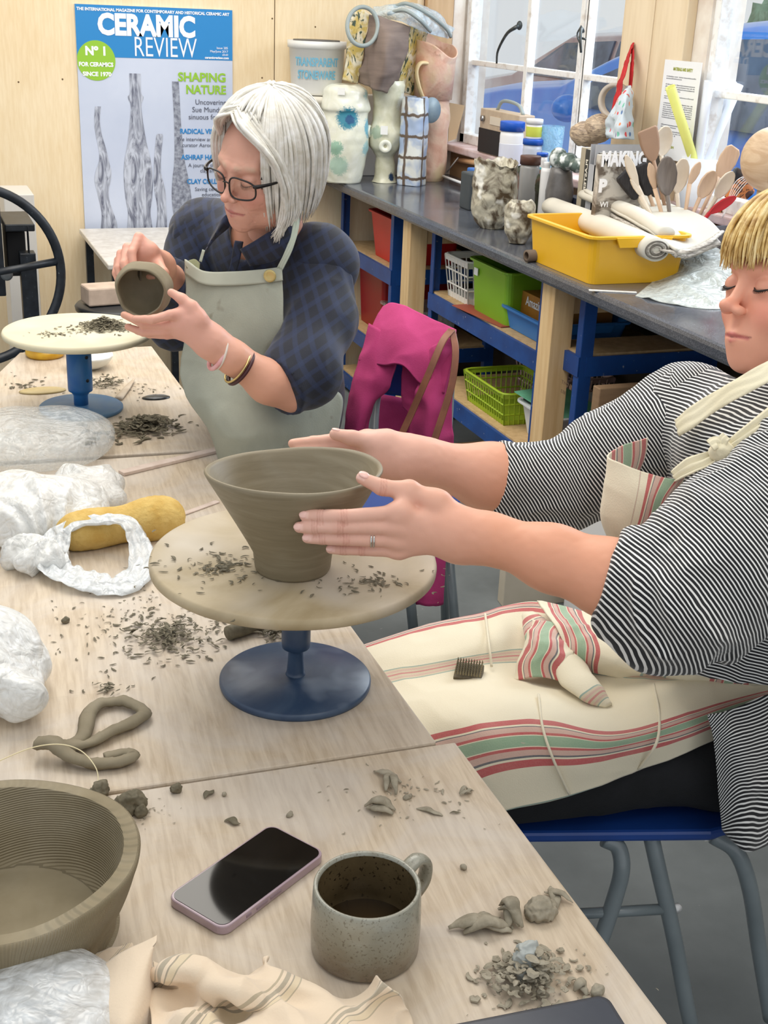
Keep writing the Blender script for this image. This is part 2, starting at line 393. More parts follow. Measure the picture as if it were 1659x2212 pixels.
def window(name, y0, y1, ybars, zbar, fr):
    t = thing(name, None, None, (2.40, (y0+y1)/2, 1.09)); t['kind'] = ST
    xa, xb = 2.385, 2.425; z0, z1 = 1.095, 2.25
    fm = join(bb(xa-.015, xb, y0, y0+fr, z0, z1), bb(xa-.015, xb, y1-fr, y1, z0, z1), bb(xa-.015, xb, y0, y1, z0, z0+fr*.9), bb(xa-.015, xb, y0, y1, z1-fr, z1))
    flat('window_frame', fm, M_frame, t, bevel=.003)
    for yb, wd in ybars: flat('glazing_bar', bb(xa, xb-.005, yb-wd/2, yb+wd/2, z0+.02, z1), M_frame, t, bevel=.003)
    flat('glazing_bar', bb(xa+.002, xb-.007, y0, y1, zbar-.011, zbar+.011), M_frame, t, bevel=.003)
    flat('glass', bb(2.405, 2.408, y0, y1, z0, z1), M_glass, t); return t
b1 = X(1136, 150, 2.39)[1]; b2 = X(1253, 160, 2.39)[1]
w1 = window('window_1', 3.975, 5.395, [(b1, .03), (b2-.022, .026), (b2+.014, .03), (X(1263, 30, 2.39)[1]-.035, .012)], 1.435, .045)
yc = X(1118, 60, 2.37)
flat('window_2', bb(0, 0, 0, 0, 0, 0), M_frame) if False else None
w2 = window('window_2', 1.95, 3.54, [(2.9, .03), (2.4, .03)], X(1620, 212, 2.39)[2], .05)
M_iron = mat('dark_iron', (64, 70, 72), (90, 92, 90), sc=60, rough=.45, metal=.7)
p = X(1122, 55, 2.36)
obj('window_handle', join(tube([p, p+[-.02, .0, -.01], p+[-.03, .05, -.035], p+[-.03, .12, -.10], p+[-.025, .135, -.15]], [.009, .008, .006, .005, .004], 8, 16), sphere(p, (.012, .012, .018), 12)), M_iron, w1)
p = X(1265, 75, 2.355)
obj('window_handle', join(tube([p+[0, .02, .01], p+[-.02, 0, .02], p+[-.03, -.02, -.02], p+[-.02, -.015, -.06]], [.006, .006, .005, .004], 8, 12), tube([p+[-.01, .03, -.01], p+[-.01, -.02, -.015]], .004, 8), tube([p+[-.02, .0, .03], p+[-.028, .012, 0], p+[-.02, .0, -.03]], .003, 8, 8)), M_iron, w1)
# ================================================================ worktop, posts, shelving
def worktop_mat():
    s = NT('slate_laminate'); c = s.co(); n = s.noise(c, 420, 1); b = s.noise(c, 6, 4, dist=.5)
    col = s.mix(.5, s.ramp(n, [(.35, (52, 55, 62)), (.5, (74, 78, 86)), (.68, (122, 126, 134))]), s.ramp(b, [(.35, (66, 70, 80)), (.7, (92, 96, 106))]))
    dust = s.ramp(s.noise(c, 14, 5, dist=1.2), [(.6, (0, 0, 0)), (.8, (90, 90, 90))])
    s.set(Base_Color=s.mix(dust, col, lin((170, 172, 178))), Roughness=s.ramp(b, [(.3, (92, 92, 92)), (.7, (120, 120, 120))])); return s.m
M_slate = worktop_mat()
flat('worktop', bb(1.73, XW, 1.2, YW, CZ-.042, CZ), M_slate, label='long dark grey speckled worktop running below the windows', cat='worktop', bevel=.012)
def post(px, py, nm):
    y = X(px, py, 1.775)[1]; t = thing('wooden_post', nm, 'post', (1.8, y, 0), 'timber posts under the worktop')
    flat('upright', bb(1.765, 1.835, y, y+.08, 0, CZ-.0425), M_pine, t, bevel=.002)
    flat('rail', bb(1.8355, 2.33, y+.003, y+.045, CZ-.042-.09, CZ-.043), M_pine, t, bevel=.002)
    return y, t
yp1, _p1 = post(893, 490, 'pale pine post under the worktop beside the red trays')
yp2, _p2 = post(1205, 640, 'pale pine post under the worktop right of the blue tray')
M_pencil = mat('pencil', (120, 96, 72))
q_ = X(1213, 828, 1.7645)
textm([('TWO @', .017, q_, 'LEFT', 0, None), ('8.0ft', .017, q_-[0, 0, .028], 'LEFT', 0, None)], M_pencil, 'pencil_note', _p2, (0, -1, 0), (0, 0, 1), .0008, label='faint pencil writing')
M_blue = mat('blue_steel', (24, 78, 152), (20, 62, 126), sc=8, rough=.42, c3=(150, 160, 180), sc3=60, t3=.7)
M_shelf = mat('chipboard_shelf', (206, 176, 130), (188, 156, 112), sc=50, rough=.7)
def shelving(nm, y0, y1, zs, xs=(1.84, 2.28)):
    t = thing('shelving_unit', nm, 'shelving', (xs[0], (y0+y1)/2, 0), 'blue steel shelving under the worktop')
    for y in (y0, y1):
        for x in xs:
            m = join(bb(x-.02, x+.02, y-.002, y+.002, 0, .89), bb(x-.021, x-.017, y-.03 if y == y1 else y, y if y == y1 else y+.03, 0, .89))
            flat('upright', m, M_blue, t)
    for z in zs:
        flat('beam', bb(xs[0]-.025, xs[0]-.02, y0, y1, z-.06, z), M_blue, t); flat('beam', bb(xs[0]-.02, xs[0]+.01, y0, y1, z-.004, z), M_blue, t)
        flat('beam', bb(xs[1], xs[1]+.005, y0, y1, z-.06, z), M_blue, t)
        for y in (y0, y1): flat('beam', bb(xs[0], xs[1], y-.003, y+.003, z-.06, z), M_blue, t)
        flat('shelf', bb(xs[0]-.012, xs[1], y0+.01, y1-.01, z-.006, z+.006), M_shelf, t)
    return t
yu = X(1185, 700, 1.84)[1]; yv = X(942, 560, 1.84)[1]; ya = X(858, 560, 1.84)[1]; yr = X(1268, 760, 1.84)[1]
Z1 = .655; Z2 = .315
shelving('blue steel shelving with red trays at the far end', ya, 5.40, (Z1, Z2, .08))
shelving('blue steel shelving holding the green crate and baskets', yu, yv, (Z1, Z2, .04))
shelving('short blue steel shelving unit seen end-on beyond the round boards', yr, yr+.19, (.71, .30))
# ================================================================ outside the windows
M_asph = mat('tarmac', (150, 152, 158), (120, 122, 128), sc=30, rough=.9)
flat('yard_ground', bb(2.6, 16, -3, 18, -.12, -.02), M_asph, kind=ST)
def car(nm, xs, prof, glassP, paint, wheels, inset=.18):
    t = thing('parked_car', nm, 'car', ((xs[0]+xs[1])/2, np.mean([p[0] for p in prof]), 0))
    n = 9; L = []
    ctr = np.array(prof).mean(0); xm = (xs[0]+xs[1])/2; hw = (xs[1]-xs[0])/2
    us = np.array([-1, -.985, -.93, -.8, -.5, 0, .5, .8, .93, .985, 1])
    for u in us:
        k = 1-.07*abs(u)**6; row = []
        for y, z in prof:
            tuck = inset*max(0, (z-1.0)/.65)
            row.append((xm+u*(hw-tuck), ctr[0]+(y-ctr[0])*k, z if z < .5 else z-.05*abs(u)**8))
        L.append(row)
    V = np.array(L).reshape(-1, 3); m = len(prof); F_ = [[i*m+j, i*m+(j+1) % m, (i+1)*m+(j+1) % m, (i+1)*m+j] for i in range(len(us)-1) for j in range(m)]
    F_ += [list(range(m))[::-1], [(len(us)-1)*m+j for j in range(m)]]
    obj('body', (V, F_), paint, t, bevel=.02)
    for gp in glassP:
        pts = [(xs[0]+inset*max(0, (z-1)/.65)-.006, y, z) for y, z in gp]
        flat('side_window', slab(pts, (.02, 0, 0)), M_cg, t)
    wp = [p for p in prof]
    return t, xm, hw
M_cg = mat('car_glass', (38, 48, 66), (90, 104, 128), sc=3, rough=.06, spec=.8)
M_carblue = mat('blue_car_paint', (24, 104, 214), (60, 150, 240), sc=1.5, rough=.3, coat=.4)
prof = [(2.2, .35), (2.15, .8), (2.2, 1.15), (2.55, 1.6), (3.4, 1.69), (4.8, 1.68), (5.5, 1.62), (6.05, 1.48), (6.5, 1.33), (7.2, 1.27), (7.9, 1.17), (8.3, .95), (8.35, .4), (7.6, .3), (2.6, .3)]
g1 = [(3.1, 1.22), (3.1, 1.58), (4.0, 1.61), (4.0, 1.22)]; g2 = [(4.08, 1.22), (4.08, 1.61), (5.35, 1.56), (6.0, 1.36), (6.3, 1.20)]
cb, xm, hw = car('bright blue parked car close outside the windows', (3.3, 5.0), prof, [g1, g2], M_carblue, 1)
wsx = [(xm-.66, 6.5, 1.26), (xm+.66, 6.5, 1.26), (xm+.58, 5.62, 1.605), (xm-.58, 5.62, 1.605)]
flat('windscreen', slab(wsx, (0, .012, .02)), M_cg, cb)
obj('door_mirror', blob((3.24, 6.02, 1.2), (.09, .06, .07), .012), M_carblue, cb)
M_tyre = mat('tyre', (34, 34, 36), rough=.8); M_hub = mat('hub', (190, 194, 200), metal=.6, rough=.35)
for y in (3.1, 7.05):
    R_ = frame((0, 1, 0), (-1, 0, 0)); wh = obj('wheel', lathe([(.18, -.1), (.3, -.1), (.33, -.06), (.33, .06), (.3, .1), (.18, .1)], (3.36, y, .31), 32, R=R_), M_tyre, cb)
    obj('hub', lathe([(.19, .09), (.17, .12), (.06, .11), (0, .12)], (3.36, y, .31), 24, R=R_), M_hub, wh)
prof2 = [(p_+3.6, q_) for p_, q_ in [(4.6, .35), (4.5, 1.1), (5.1, 1.5), (6.6, 1.56), (7.9, 1.5), (9.0, 1.1), (10.2, .95), (10.4, .4)]]
mc_, _, _ = car('maroon and grey parked car behind the blue one', (6.0, 7.7), prof2, [[(9.0, 1.08), (9.2, 1.4), (10.5, 1.45), (10.5, 1.08)], [(10.6, 1.08), (10.6, 1.45), (11.5, 1.4), (12.2, 1.08)]], mat('maroon_paint', (150, 92, 84), (196, 172, 166), sc=1.2, rough=.2, coat=1), 1)
for y in (9.1, 12.9):
    R_ = frame((0, 1, 0), (-1, 0, 0)); wh = obj('wheel', lathe([(.18, -.1), (.3, -.1), (.33, -.06), (.33, .06), (.3, .1), (.18, .1)], (6.06, y, .31), 32, R=R_), M_tyre, mc_)
    wh = obj('wheel', lathe([(.18, -.1), (.3, -.1), (.33, -.06), (.33, .06), (.3, .1), (.18, .1)], (7.6, y, .31), 32, R=R_), M_tyre, mc_)
flat('white_van', join(bb(8.6, 10.6, 3.0, 8.2, -.02, 2.4), bb(8.7, 10.5, 8.2, 9.2, -.02, 1.5)), mat('van_white', (244, 246, 250), rough=.4), label='white van standing far behind the cars', cat='van', bevel=.08)
obj('hedge', blob((11.5, 12.5, 1.0), (1.2, 3.6, 1.5), .12, .25, 1.6), mat('hedge_leaves', (120, 170, 150), (70, 120, 100), sc=6, rough=.8, bump=.5), label='pale green hedge beyond the parked cars', cat='hedge')
# ================================================================ tables
def beech():
    s = NT('beech_laminate'); c = s.co((1, 1, 1), rot=(0, 0, .08))
    sep = s.t.nodes.new('ShaderNodeSeparateXYZ'); s.t.links.new(c, sep.inputs[0]); X_, Y_ = sep.outputs[0], sep.outputs[1]
    col_i = s.math('FLOOR', s.math('MULTIPLY', X_, 14.)); 
    yy = s.math('FLOOR', s.math('ADD', s.math('MULTIPLY', Y_, 2.1), s.math('MULTIPLY', s.math('SINE', s.math('MULTIPLY', col_i, 12.9898)), 43.7)))
    cmb = s.n('CombineXYZ', i_0=col_i, i_1=yy); wn = s.n('TexWhiteNoise', i_0=cmb)
    g = s.noise(s.n('Mapping', i_0=c, i_3=(1, .09, 1)), 130, 4, dist=.4)
    cmb2 = s.n('VectorMath', 0, operation='ADD', i_0=s.n('Mapping', i_0=c, i_3=(1, .25, 1)), i_1=cmb)
    g2 = s.noise(cmb2, 9, 2, dist=1.5); w_ = s.math('SINE', s.math('MULTIPLY', g2, 60.)); 
    base = s.ramp(wn, [(0, (186, 168, 144)), (.5, (198, 181, 158)), (1, (190, 173, 150))])
    base = s.mix(.30, base, s.ramp(g, [(.35, (150, 128, 102)), (.6, (222, 208, 186))]))
    base = s.mix(s.ramp(w_, [(.5, (0, 0, 0)), (1., (60, 60, 60))]), base, lin((150, 126, 100)))
    d = s.noise(c, 5.5, 6, .6, 1.1); dust = s.ramp(d, [(.40, (0, 0, 0)), (.62, (175, 175, 175))])
    base = s.mix(dust, base, lin((206, 200, 194)))
    sm = s.ramp(s.noise(s.co((1, 4, 1), rot=(0, 0, .7)), 22, 4, .6, 2), [(.66, (0, 0, 0)), (.8, (120, 120, 120))])
    base = s.mix(sm, base, lin((232, 228, 222)))
    s.set(Base_Color=base, Roughness=.5); s.bump(g, .06, .001); return s.m
M_beech = beech(); M_tedge = mat('table_edge', (196, 172, 140), (170, 144, 112), sc=30, rough=.5); M_tleg = mat('table_leg', (120, 124, 128), rough=.35, metal=.6)
def table(nm, pts, legs):
    c = np.mean(pts, 0); t = thing('work_table', nm, 'table', (c[0], c[1], 0), 'beech topped work tables')
    flat('tabletop', prism(pts, TZ-.022, TZ), M_beech, t, bevel=.003)
    flat('apron_rail', prism([tuple(c+(np.array(p)-c)*.86) for p in pts], TZ-.07, TZ-.0225), M_tleg, t)
    for p in legs: obj('leg', tube([(p[0], p[1], 0), (p[0], p[1], TZ-.03)], .018, 12), M_tleg, t)
table('near beech work table with phone and speckled mug', [(.618, .12), (.618, 1.300), (-.62, 1.33), (-.62, .12)], [(.5, .25), (.5, 1.18), (-.5, .25), (-.5, 1.2)])
table('middle beech work table carrying the tall banding wheel', [(.594, 1.306), (.592, 2.512), (-.62, 2.55), (-.62, 1.336)], [(.48, 1.42), (.48, 2.4), (-.5, 1.45), (-.5, 2.4)])
table('far beech work table in front of the white haired woman', [(.606, 2.52), (.606, 3.42), (.25, 3.42), (-.06, 2.57)], [(.5, 2.62), (.5, 3.3), (.28, 3.3), (.03, 2.66)])
# ================================================================ clay and things on the tables
CL = (132, 124, 104)
def claymat(nm, a, b, comb=None, rough=.75, sc=14, dust=None):
    s = NT(nm); c = s.co(); n = s.noise(c, sc, 5); col = s.ramp(n, [(.35, a), (.65, b)])
    if dust: col = s.mix(s.ramp(s.noise(c, 9, 5, dist=1), [(.5, (0, 0, 0)), (.72, (150, 150, 150))]), col, lin(dust))
    s.set(Base_Color=col, Roughness=rough)
    if comb:
        A = s.attr('comb', 'Fac'); w_ = s.math('SINE', s.math('MULTIPLY', A, comb)); s.bump(s.math('ADD', w_, s.math('MULTIPLY', n, .5)), .55, .0014)
    else: s.bump(s.noise(c, sc*8, 4), .15, .0015)
    return s.m
M_clay = claymat('wet_clay', (124, 114, 92), (140, 130, 108), dust=(172, 168, 152))
M_clay_lt = claymat('drying_clay', (150, 142, 124), (168, 160, 142))
M_clay_comb = claymat('combed_clay', (130, 118, 92), (146, 134, 108), comb=1.0, dust=(168, 160, 142))
M_shav = claymat('clay_shavings', (92, 86, 68), (122, 114, 94), sc=60)
M_shav2 = claymat('pale_clay_scraps', (134, 126, 108), (166, 158, 140), sc=60)
def potprof(out, inn): return out+inn
# --- banding wheels
def wheel_mat(nm, a, b, dust, t=.55):
    return mat(nm, a, b, sc=7, det=6, dist=1.2, rough=.5, c3=dust, sc3=16, t3=t, bump=.1)
M_bwblue = mat('chipped_dark_blue_paint', (38, 62, 94), (66, 86, 112), sc=9, det=6, dist=1.5, rough=.38, c3=(122, 138, 158), sc3=13, t3=.56, w3=.2, bump=.15, spec=.6)
M_bwblue2 = mat('bright_blue_paint', (20, 92, 162), (60, 116, 164), sc=9, det=5, dist=1.2, rough=.4, c3=(140, 170, 196), sc3=20, t3=.7)
M_bat = mat('dusty_wooden_bat', (184, 168, 138), (158, 141, 108), sc=6, det=6, dist=1.4, rough=.6, c3=(206, 198, 186), sc3=7, t3=.42, w3=.4, bump=.08)
M_bat2 = mat('pale_bat', (214, 206, 178), (204, 196, 168), sc=5, det=5, rough=.6, c3=(222, 218, 200), sc3=8, t3=.45, w3=.4)
M_baste = mat('bat_edge', (190, 170, 130), (168, 146, 104), sc=20, rough=.6)
bc = Z(638, 1474, TZ); HZ = TZ+.178; UP = .044
wt = thing('banding_wheel', 'banding wheel with dark blue paint-chipped base and round wooden top in the centre', 'banding wheel', bc)
obj('base', lathe([(.0, 0), (.107, 0), (.108, .003), (.108, .008), (.105, .011), (.03, .0145), (0, .0145)], bc, 80), M_bwblue, wt)
obj('stem', lathe([(.0, .012), (.016, .012), (.0135, .016), (.0125, .02), (.0105, .050), (.012, .054), (.0195, .058), (.0205, .066), (.0205, .173), (.0, .173)], bc, 40), M_bwblue, wt)
obj('head_plate', lathe([(.0, .170), (.07, .170), (.075, .178), (.075, .1833), (.0, .1833)], bc, 60), M_bwblue, wt)
def woff(i, n, amp): return None
obj('turntable', lathe([(.0, .1135), (.193, .1135), (.196, .116), (.1965, .122), (.195, .1275), (.191, .129), (0, .129)], (bc[0]-.005, bc[1], TZ+.0700), 120), M_bat, wt)
ptop = TZ+.1992
# --- tall conical bowl on the wheel
pc = Z(632, 1226, ptop)
def conb():
    H = .158
    out = [(0, 0), (.051, 0), (.053, .004), (.0555, .03), (.066, .052), (.084, .085), (.1, .118), (.113, .148), (.116, H-.002), (.1145, H+.001), (.112, H+.0015), (.1085, H-.003), (.1, .132), (.088, .108), (.07, .074), (.054, .044), (.046, .016), (.04, .010), (0, .009)]
    V, F_ = lathe(out, (0, 0, 0), 96)
    a = np.arctan2(V[:, 1], V[:, 0]); k = np.clip((V[:, 2]-.08)/.08, 0, 1)
    V[:, 0] *= 1+.055*k; V[:, 1] *= 1-.02*k
    V[:, 2] += k*.0025*np.sin(2*a+1)
    V += (vn(V, 18)*.0008)[:, None]
    V[:, 2] += -.075*V[:, 1]*k; return V*[.955, .955, .89]+pc, F_
def conmat():
    s = NT('smooth_leather_hard_clay'); c = s.co(); st = s.noise(s.n('Mapping', i_0=c, i_3=(6, 6, 60)), 2, 4, dist=.6)
    col = s.ramp(st, [(.3, (122, 111, 88)), (.55, (132, 121, 98)), (.75, (142, 132, 110))]); n = s.noise(c, 12, 5, dist=1)
    col = s.mix(s.ramp(n, [(.55, (0, 0, 0)), (.8, (110, 110, 110))]), col, lin((150, 148, 136)))
    s.set(Base_Color=col, Roughness=.5); s.bump(st, .25, .001); return s.m
M_con = conmat()
obj('conical_bowl', conb(), M_con, label='tall flared grey-brown clay bowl on the central banding wheel, held in both hands', cat='bowl')
RIM = pc+[0, 0, .1525]
# --- shavings
def shavings(nm, centre, spread, n, size, mt, lab, cat='clay shavings', hmax=0, zfn=TZ, rot=0, seed=0, asp=1.0, curl=1.6, fat=1.0):
    r = np.random.default_rng(seed+11); ms = []
    for i in range(n):
        rad = abs(r.normal(0, .45)); th = r.uniform(0, 2*pi); q = np.array([cos(th)*rad*spread, sin(th)*rad*spread*asp]); q = q@rotz(rot)[:2, :2].T
        L = size*r.uniform(.4, 1.3); a0 = r.uniform(0, 2*pi); k = r.uniform(-curl, curl)/L; hh = hmax*max(0, 1-(rad/.75)**1.3)*r.uniform(.1, 1); wd = L*.16*r.uniform(.5, 1.3)*fat
        tl = r.uniform(-.5, .5) if hh > .002 else r.uniform(-.05, .25)
        pts = []; p = np.array([centre[0]+q[0], centre[1]+q[1], zfn+.0008+hh+wd*.4]); a = a0
        for s_ in range(6): pts.append(p.copy()); p = p+np.array([cos(a), sin(a), tl*(1 if s_ < 3 else -1)*.6])*L/5; a += k*L/5*2
        pts = np.array(pts); pts[:, 2] = np.maximum(pts[:, 2], zfn+.0012)
        ms.append(tube(pts, [wd*.4, wd, wd*.9, wd*.2], 5, aspect=.45))
    return obj(nm, join(*ms), mt, label=lab, cat=cat, kind='stuff', smooth=False)
def zp(px, py, z=TZ): return Z(px, py, z)
shavings('clay_shavings', zp(480, 1225, ptop), .17, 130, .011, M_shav, 'dark clay crumbs scattered over the left of the central round wooden top', zfn=ptop, asp=.7, seed=1, hmax=0)
shavings('clay_shavings', zp(810, 1260, ptop), .12, 90, .010, M_shav, 'small clay crumbs scattered over the right of the central round wooden top', zfn=ptop, asp=.7, seed=2)
shavings('clay_shavings', zp(365, 1378), .12, 380, .013, M_shav, 'loose heap of clay shavings on the middle table left of the wheel base', hmax=.012, asp=.9, seed=3)
shavings('clay_shavings', zp(285, 1330), .26, 160, .007, M_shav, 'scatter of tiny clay crumbs over the middle table top', seed=4, asp=.7)
shavings('clay_shavings', zp(590, 1374), .05, 110, .012, M_shav, 'fine clay shavings heaped behind the wheel stem', hmax=.012, seed=5)
shavings('clay_shavings', zp(312, 928), .115, 330, .026, M_shav, 'long heap of curled clay shavings on the far table', hmax=.03, asp=.8, seed=6, rot=.3)
shavings('clay_shavings', zp(232, 830), .06, 60, .018, M_shav, 'small clump of clay shavings behind the far blue wheel base', hmax=.02, seed=7)
shavings('clay_shavings', zp(300, 840), .16, 50, .010, M_shav, 'thin scatter of clay crumbs at the right of the far table', seed=8)
shavings('clay_shavings', zp(60, 835), .12, 30, .016, M_shav, 'thin scatter of clay shavings at the left of the far table', seed=9)
shavings('clay_crumbs', zp(230, 1492), .055, 34, .011, M_shav, 'clay crumbs above the looped clay coil', seed=10, hmax=.006)
shavings('clay_crumbs', zp(318, 1757), .035, 50, .004, M_shav2, 'pale crumbs beside the lump near the combed bowl', seed=12)
shavings('clay_crumbs', zp(880, 1715), .2, 70, .006, M_shav2, 'fine pale crumbs on the near table by the clay slivers', seed=13, asp=.5)
shavings('clay_pile', zp(1140, 2118), .07, 330, .0125, M_shav2, 'heap of grey and pale clay trimmings at the near table edge', cat='pile of clay trimmings', hmax=.036, seed=14, curl=3, fat=1.7, asp=.8)
shavings('clay_crumbs', zp(1160, 2150), .12, 60, .004, M_shav2, 'pale dust crumbs around the heap of trimmings', seed=15, asp=.6)
# single scraps on the near table
def scrap(px, py, L, W, ang, lab, mt=M_shav2, seed=0, h=.006, kind='sliver', z=TZ):
    r = np.random.default_rng(seed); p = Z(px, py, z); d = np.array([cos(ang), sin(ang), 0])
    if kind == 'sliver':
        pts = [p-d*L/2+[0, 0, h*.4], p-d*L/6+[0, 0, h*.8]+np.array([-d[1], d[0], 0])*L*.08, p+d*L/6+[0, 0, h*.7], p+d*L/2+[0, 0, h*.35]]
        V, F_ = tube(pts, [W*.1, W*.5, W*.55, W*.08], 10, 14, aspect=.35, flatn=(0, 0, 1))
    elif kind == 'lump':
        V, F_ = blob(p+[0, 0, h*.8], (L/2, W/2, h), max(.0012, L/22), L*.14, 60/L*.02*3, sd=seed, R=rotz(ang)); F_ = F_.tolist()
    else:
        ms = []
        for k in range(3):
            o = r.uniform(-1, 1, 3)*[L*.25, L*.25, 0]; a2 = ang+r.uniform(-1, 1); e = np.array([cos(a2), sin(a2), 0])
            ms.append(tube([p+o-e*L/2+[0, 0, h*.4], p+o+[0, 0, h*(1+k*.4)], p+o+e*L/2+[0, 0, h*.3]], [W*.15, W*.5, W*.5, W*.1], 8, 12, aspect=.45))
        V, F_ = join(*ms)
    V = V+(vn(V, 160, seed)*min(.0012, W*.12))[:, None]; V[:, 2] = np.maximum(V[:, 2], z+.0004)
    return obj('clay_scrap', (V, F_), mt, label=lab, cat='clay scrap', group='loose clay scraps on the near table')
for a in [
 (842, 1690, .042, .010, 1.3, 'grey clay sliver pointing away above the crumpled scrap', M_shav2, 1, .008, 'knot'),
 (825, 1752, .034, .014, .2, 'crumpled ragged clay scrap behind the speckled mug', M_shav2, 2, .009, 'knot'),
 (928, 1756, .034, .009, -.7, 'long flat clay sliver right of the crumpled scrap', M_shav2, 3, .004, 'sliver'),
 (983, 1758, .014, .003, -.2, 'thin dark clay thread near the table edge', M_shav, 4, .003, 'sliver'),
 (1010, 1716, .016, .006, .9, 'pale curl of clay close to the table edge', M_clay_lt, 5, .005, 'knot'),
 (957, 1712, .014, .003, 1.2, 'thin pale clay splinter above the long sliver', M_clay_lt, 6, .003, 'sliver'),
 (880, 1725, .012, .006, .3, 'small grey clay bit between two slivers', M_shav2, 7, .003, 'lump'),
 (502, 1779, .020, .010, -.7, 'seed shaped clay scrap above the phone', M_shav, 8, .005, 'sliver'),
 (452, 1718, .021, .009, .8, 'pointed clay scrap with a thin tail', M_shav, 9, .005, 'sliver'),
 (484, 1720, .006, .005, .3, 'tiny cream pebble of clay beside the pointed scrap', M_clay_lt, 10, .003, 'lump'),
 (380, 1712, .014, .011, .4, 'small dark clay nub left of the pointed scrap', M_shav, 11, .006, 'lump'),
 (626, 1763, .009, .006, .2, 'tiny squared clay bit above the phone end', M_shav2, 12, .003, 'lump'),
 (215, 1718, .026, .018, .3, 'lumpy clay bit touching the rim of the combed bowl', M_shav, 13, .009, 'lump'),
 (283, 1752, .036, .026, .1, 'largest dark clay lump right of the combed bowl', M_shav, 14, .013, 'lump'),
 (305, 1762, .014, .012, .1, 'small knob pressed against the large clay lump', M_shav, 15, .008, 'lump'),
 (1001, 1878, .008, .007, 0, 'round cream clay pellet right of the mug handle', M_clay_lt, 16, .004, 'lump'),
 (1030, 1998, .052, .017, -.35, 'forked curl of clay right of the mug', M_shav2, 17, .008, 'knot'),
 (1048, 1990, .034, .012, -.1, 'smooth bent clay sliver above the forked curl', M_shav2, 18, .006, 'sliver'),
 (1112, 1995, .036, .016, -1.3, 'twisted upright clay scrap beyond the heap', M_shav2, 19, .014, 'knot'),
 (1168, 1976, .034, .026, .2, 'wrinkled rounded clay scrap beyond the heap', M_shav2, 20, .010, 'lump'),
 (1195, 1950, .034, .009, -1.2, 'bone shaped clay scrap nearest the table edge', M_shav2, 21, .006, 'knot'),
 (1258, 2140, .016, .010, 1.2, 'pale clay curl at the right of the heap', M_clay_lt, 22, .007, 'knot'),
 (1290, 2148, .013, .010, .4, 'lone pale clay pellet at the far right of the heap', M_clay_lt, 23, .006, 'lump'),
 (1135, 2105, .030, .022, .6, 'smooth blue-grey clay lump on top of the heap', mat('bluegrey_clay', (160, 166, 164), (180, 184, 180)), 24, .022, 'lump'),
 (142, 1345, .012, .009, .4, 'dark crumb of clay alone on the middle table', M_shav, 25, .005, 'lump'),
 ]: scrap(*a[:5], a[5], a[6], a[7], a[8], a[9])
# clay log behind stem
p0, p1 = Z(492, 1368, TZ+.012), Z(540, 1352, TZ+.012)
obj('clay_coil', tube([p0, (p0+p1)/2, p1, p1+(p1-p0)*.6], [.011, .012, .012, .011], 12, 12), M_shav, label='short thick clay roll lying behind the wheel stem', cat='clay coil')
# looped coil of clay (handle strip)
def cz(px, py, h=.008): return Z(px, py, TZ+h)
loop = [cz(140, 1615), cz(178, 1592), cz(190, 1545), cz(215, 1522), cz(258, 1516), cz(300, 1528), cz(310, 1545), cz(285, 1562), cz(235, 1585), cz(195, 1605), cz(165, 1612, .012), cz(120, 1608, .020)]
loop2 = [cz(78, 1608, .018), cz(110, 1608, .022), cz(145, 1630, .014), cz(190, 1650), cz(240, 1650), cz(276, 1642), cz(284, 1632), cz(262, 1628), cz(225, 1636)]
V1 = tube(loop, [.009, .011, .010, .010, .011, .010, .009, .008], 6, 90, aspect=.6, flatn=(0, 0, 1)); V2 = tube(loop2, [.011, .014, .011, .010, .010, .009, .008], 6, 80, aspect=.6, flatn=(0, 0, 1))
V, F_ = join(V1, V2); V = V+(ridge(V, 45, 3)*.0022)[:, None]; V[:, 2] = np.maximum(V[:, 2], TZ+.0005)
obj('clay_strip', (V, F_), M_clay, label='thick strip of clay looped and knotted on the middle table', cat='clay strip')
wire = [Z(-40, 1665, TZ+.01), Z(0, 1643, TZ+.02), Z(70, 1615, TZ+.034), Z(130, 1608, TZ+.04), Z(175, 1622, TZ+.032), Z(205, 1655, TZ+.022), Z(212, 1685, TZ+.012), Z(203, 1710, TZ+.003)]
obj('wire', tube(wire, .0007, 6, 60), mat('cream_wire', (232, 220, 180), rough=.4), label='thin cream wire arching over the clay strip', cat='wire')
# --- big combed bowl lower left
bcx = Z(-5, 1890, TZ); _r = Z(8, 1850, TZ+.095); bcx = np.array([_r[0], _r[1], TZ])
def comb_bowl():
    H = .118
    rows = [(0, 0), (.098, 0), (.103, .004), (.106, .03), (.113, .045), (.121, .07), (.128, .1), (.1305, .112), (.1295, H), (.126, H+.001), (.116, H+.001), (.1135, H-.002), (.110, .095), (.104, .065), (.098, .035), (.090, .018), (.075, .012), (0, .011)]
    pr = spline([(r, z, 0) for r, z in rows], 90)[:, :2]; pr[0, 0] = 0; pr[-1, 0] = 0; pr = np.maximum(pr, 0)
    V, F_ = lathe([tuple(q) for q in pr], (0, 0, 0), 144)
    a = np.arctan2(V[:, 1], V[:, 0]); out = np.repeat(np.arange(90) < 45, 144)
    V[:, :2] *= (1+.012*np.sin(3*a+1))[:, None]; V[:, 2] += .0015*np.sin(5*a)*(V[:, 2] > .1); V[:, :2] *= (1+.006*vn(V, 30))[:, None]
    z = V[:, 2]; patch = np.sin(a*2.3+1.3)*.6+.4*vn(np.stack([a*1.5, z*14, a*0], 1), 1.4, 3)
    rad = np.hypot(V[:, 0], V[:, 1]); c = np.where(out, a*.125+z*(.35+.5*np.sin(2*a+1)), z*.9+.022*a+.006*patch)/.0042*2*pi*1.45
    c = np.where((~out) & (rad < .088), 0, c)
    return (V*[1.03, 1.03, .82]+bcx, F_), c
m_, cb_ = comb_bowl()
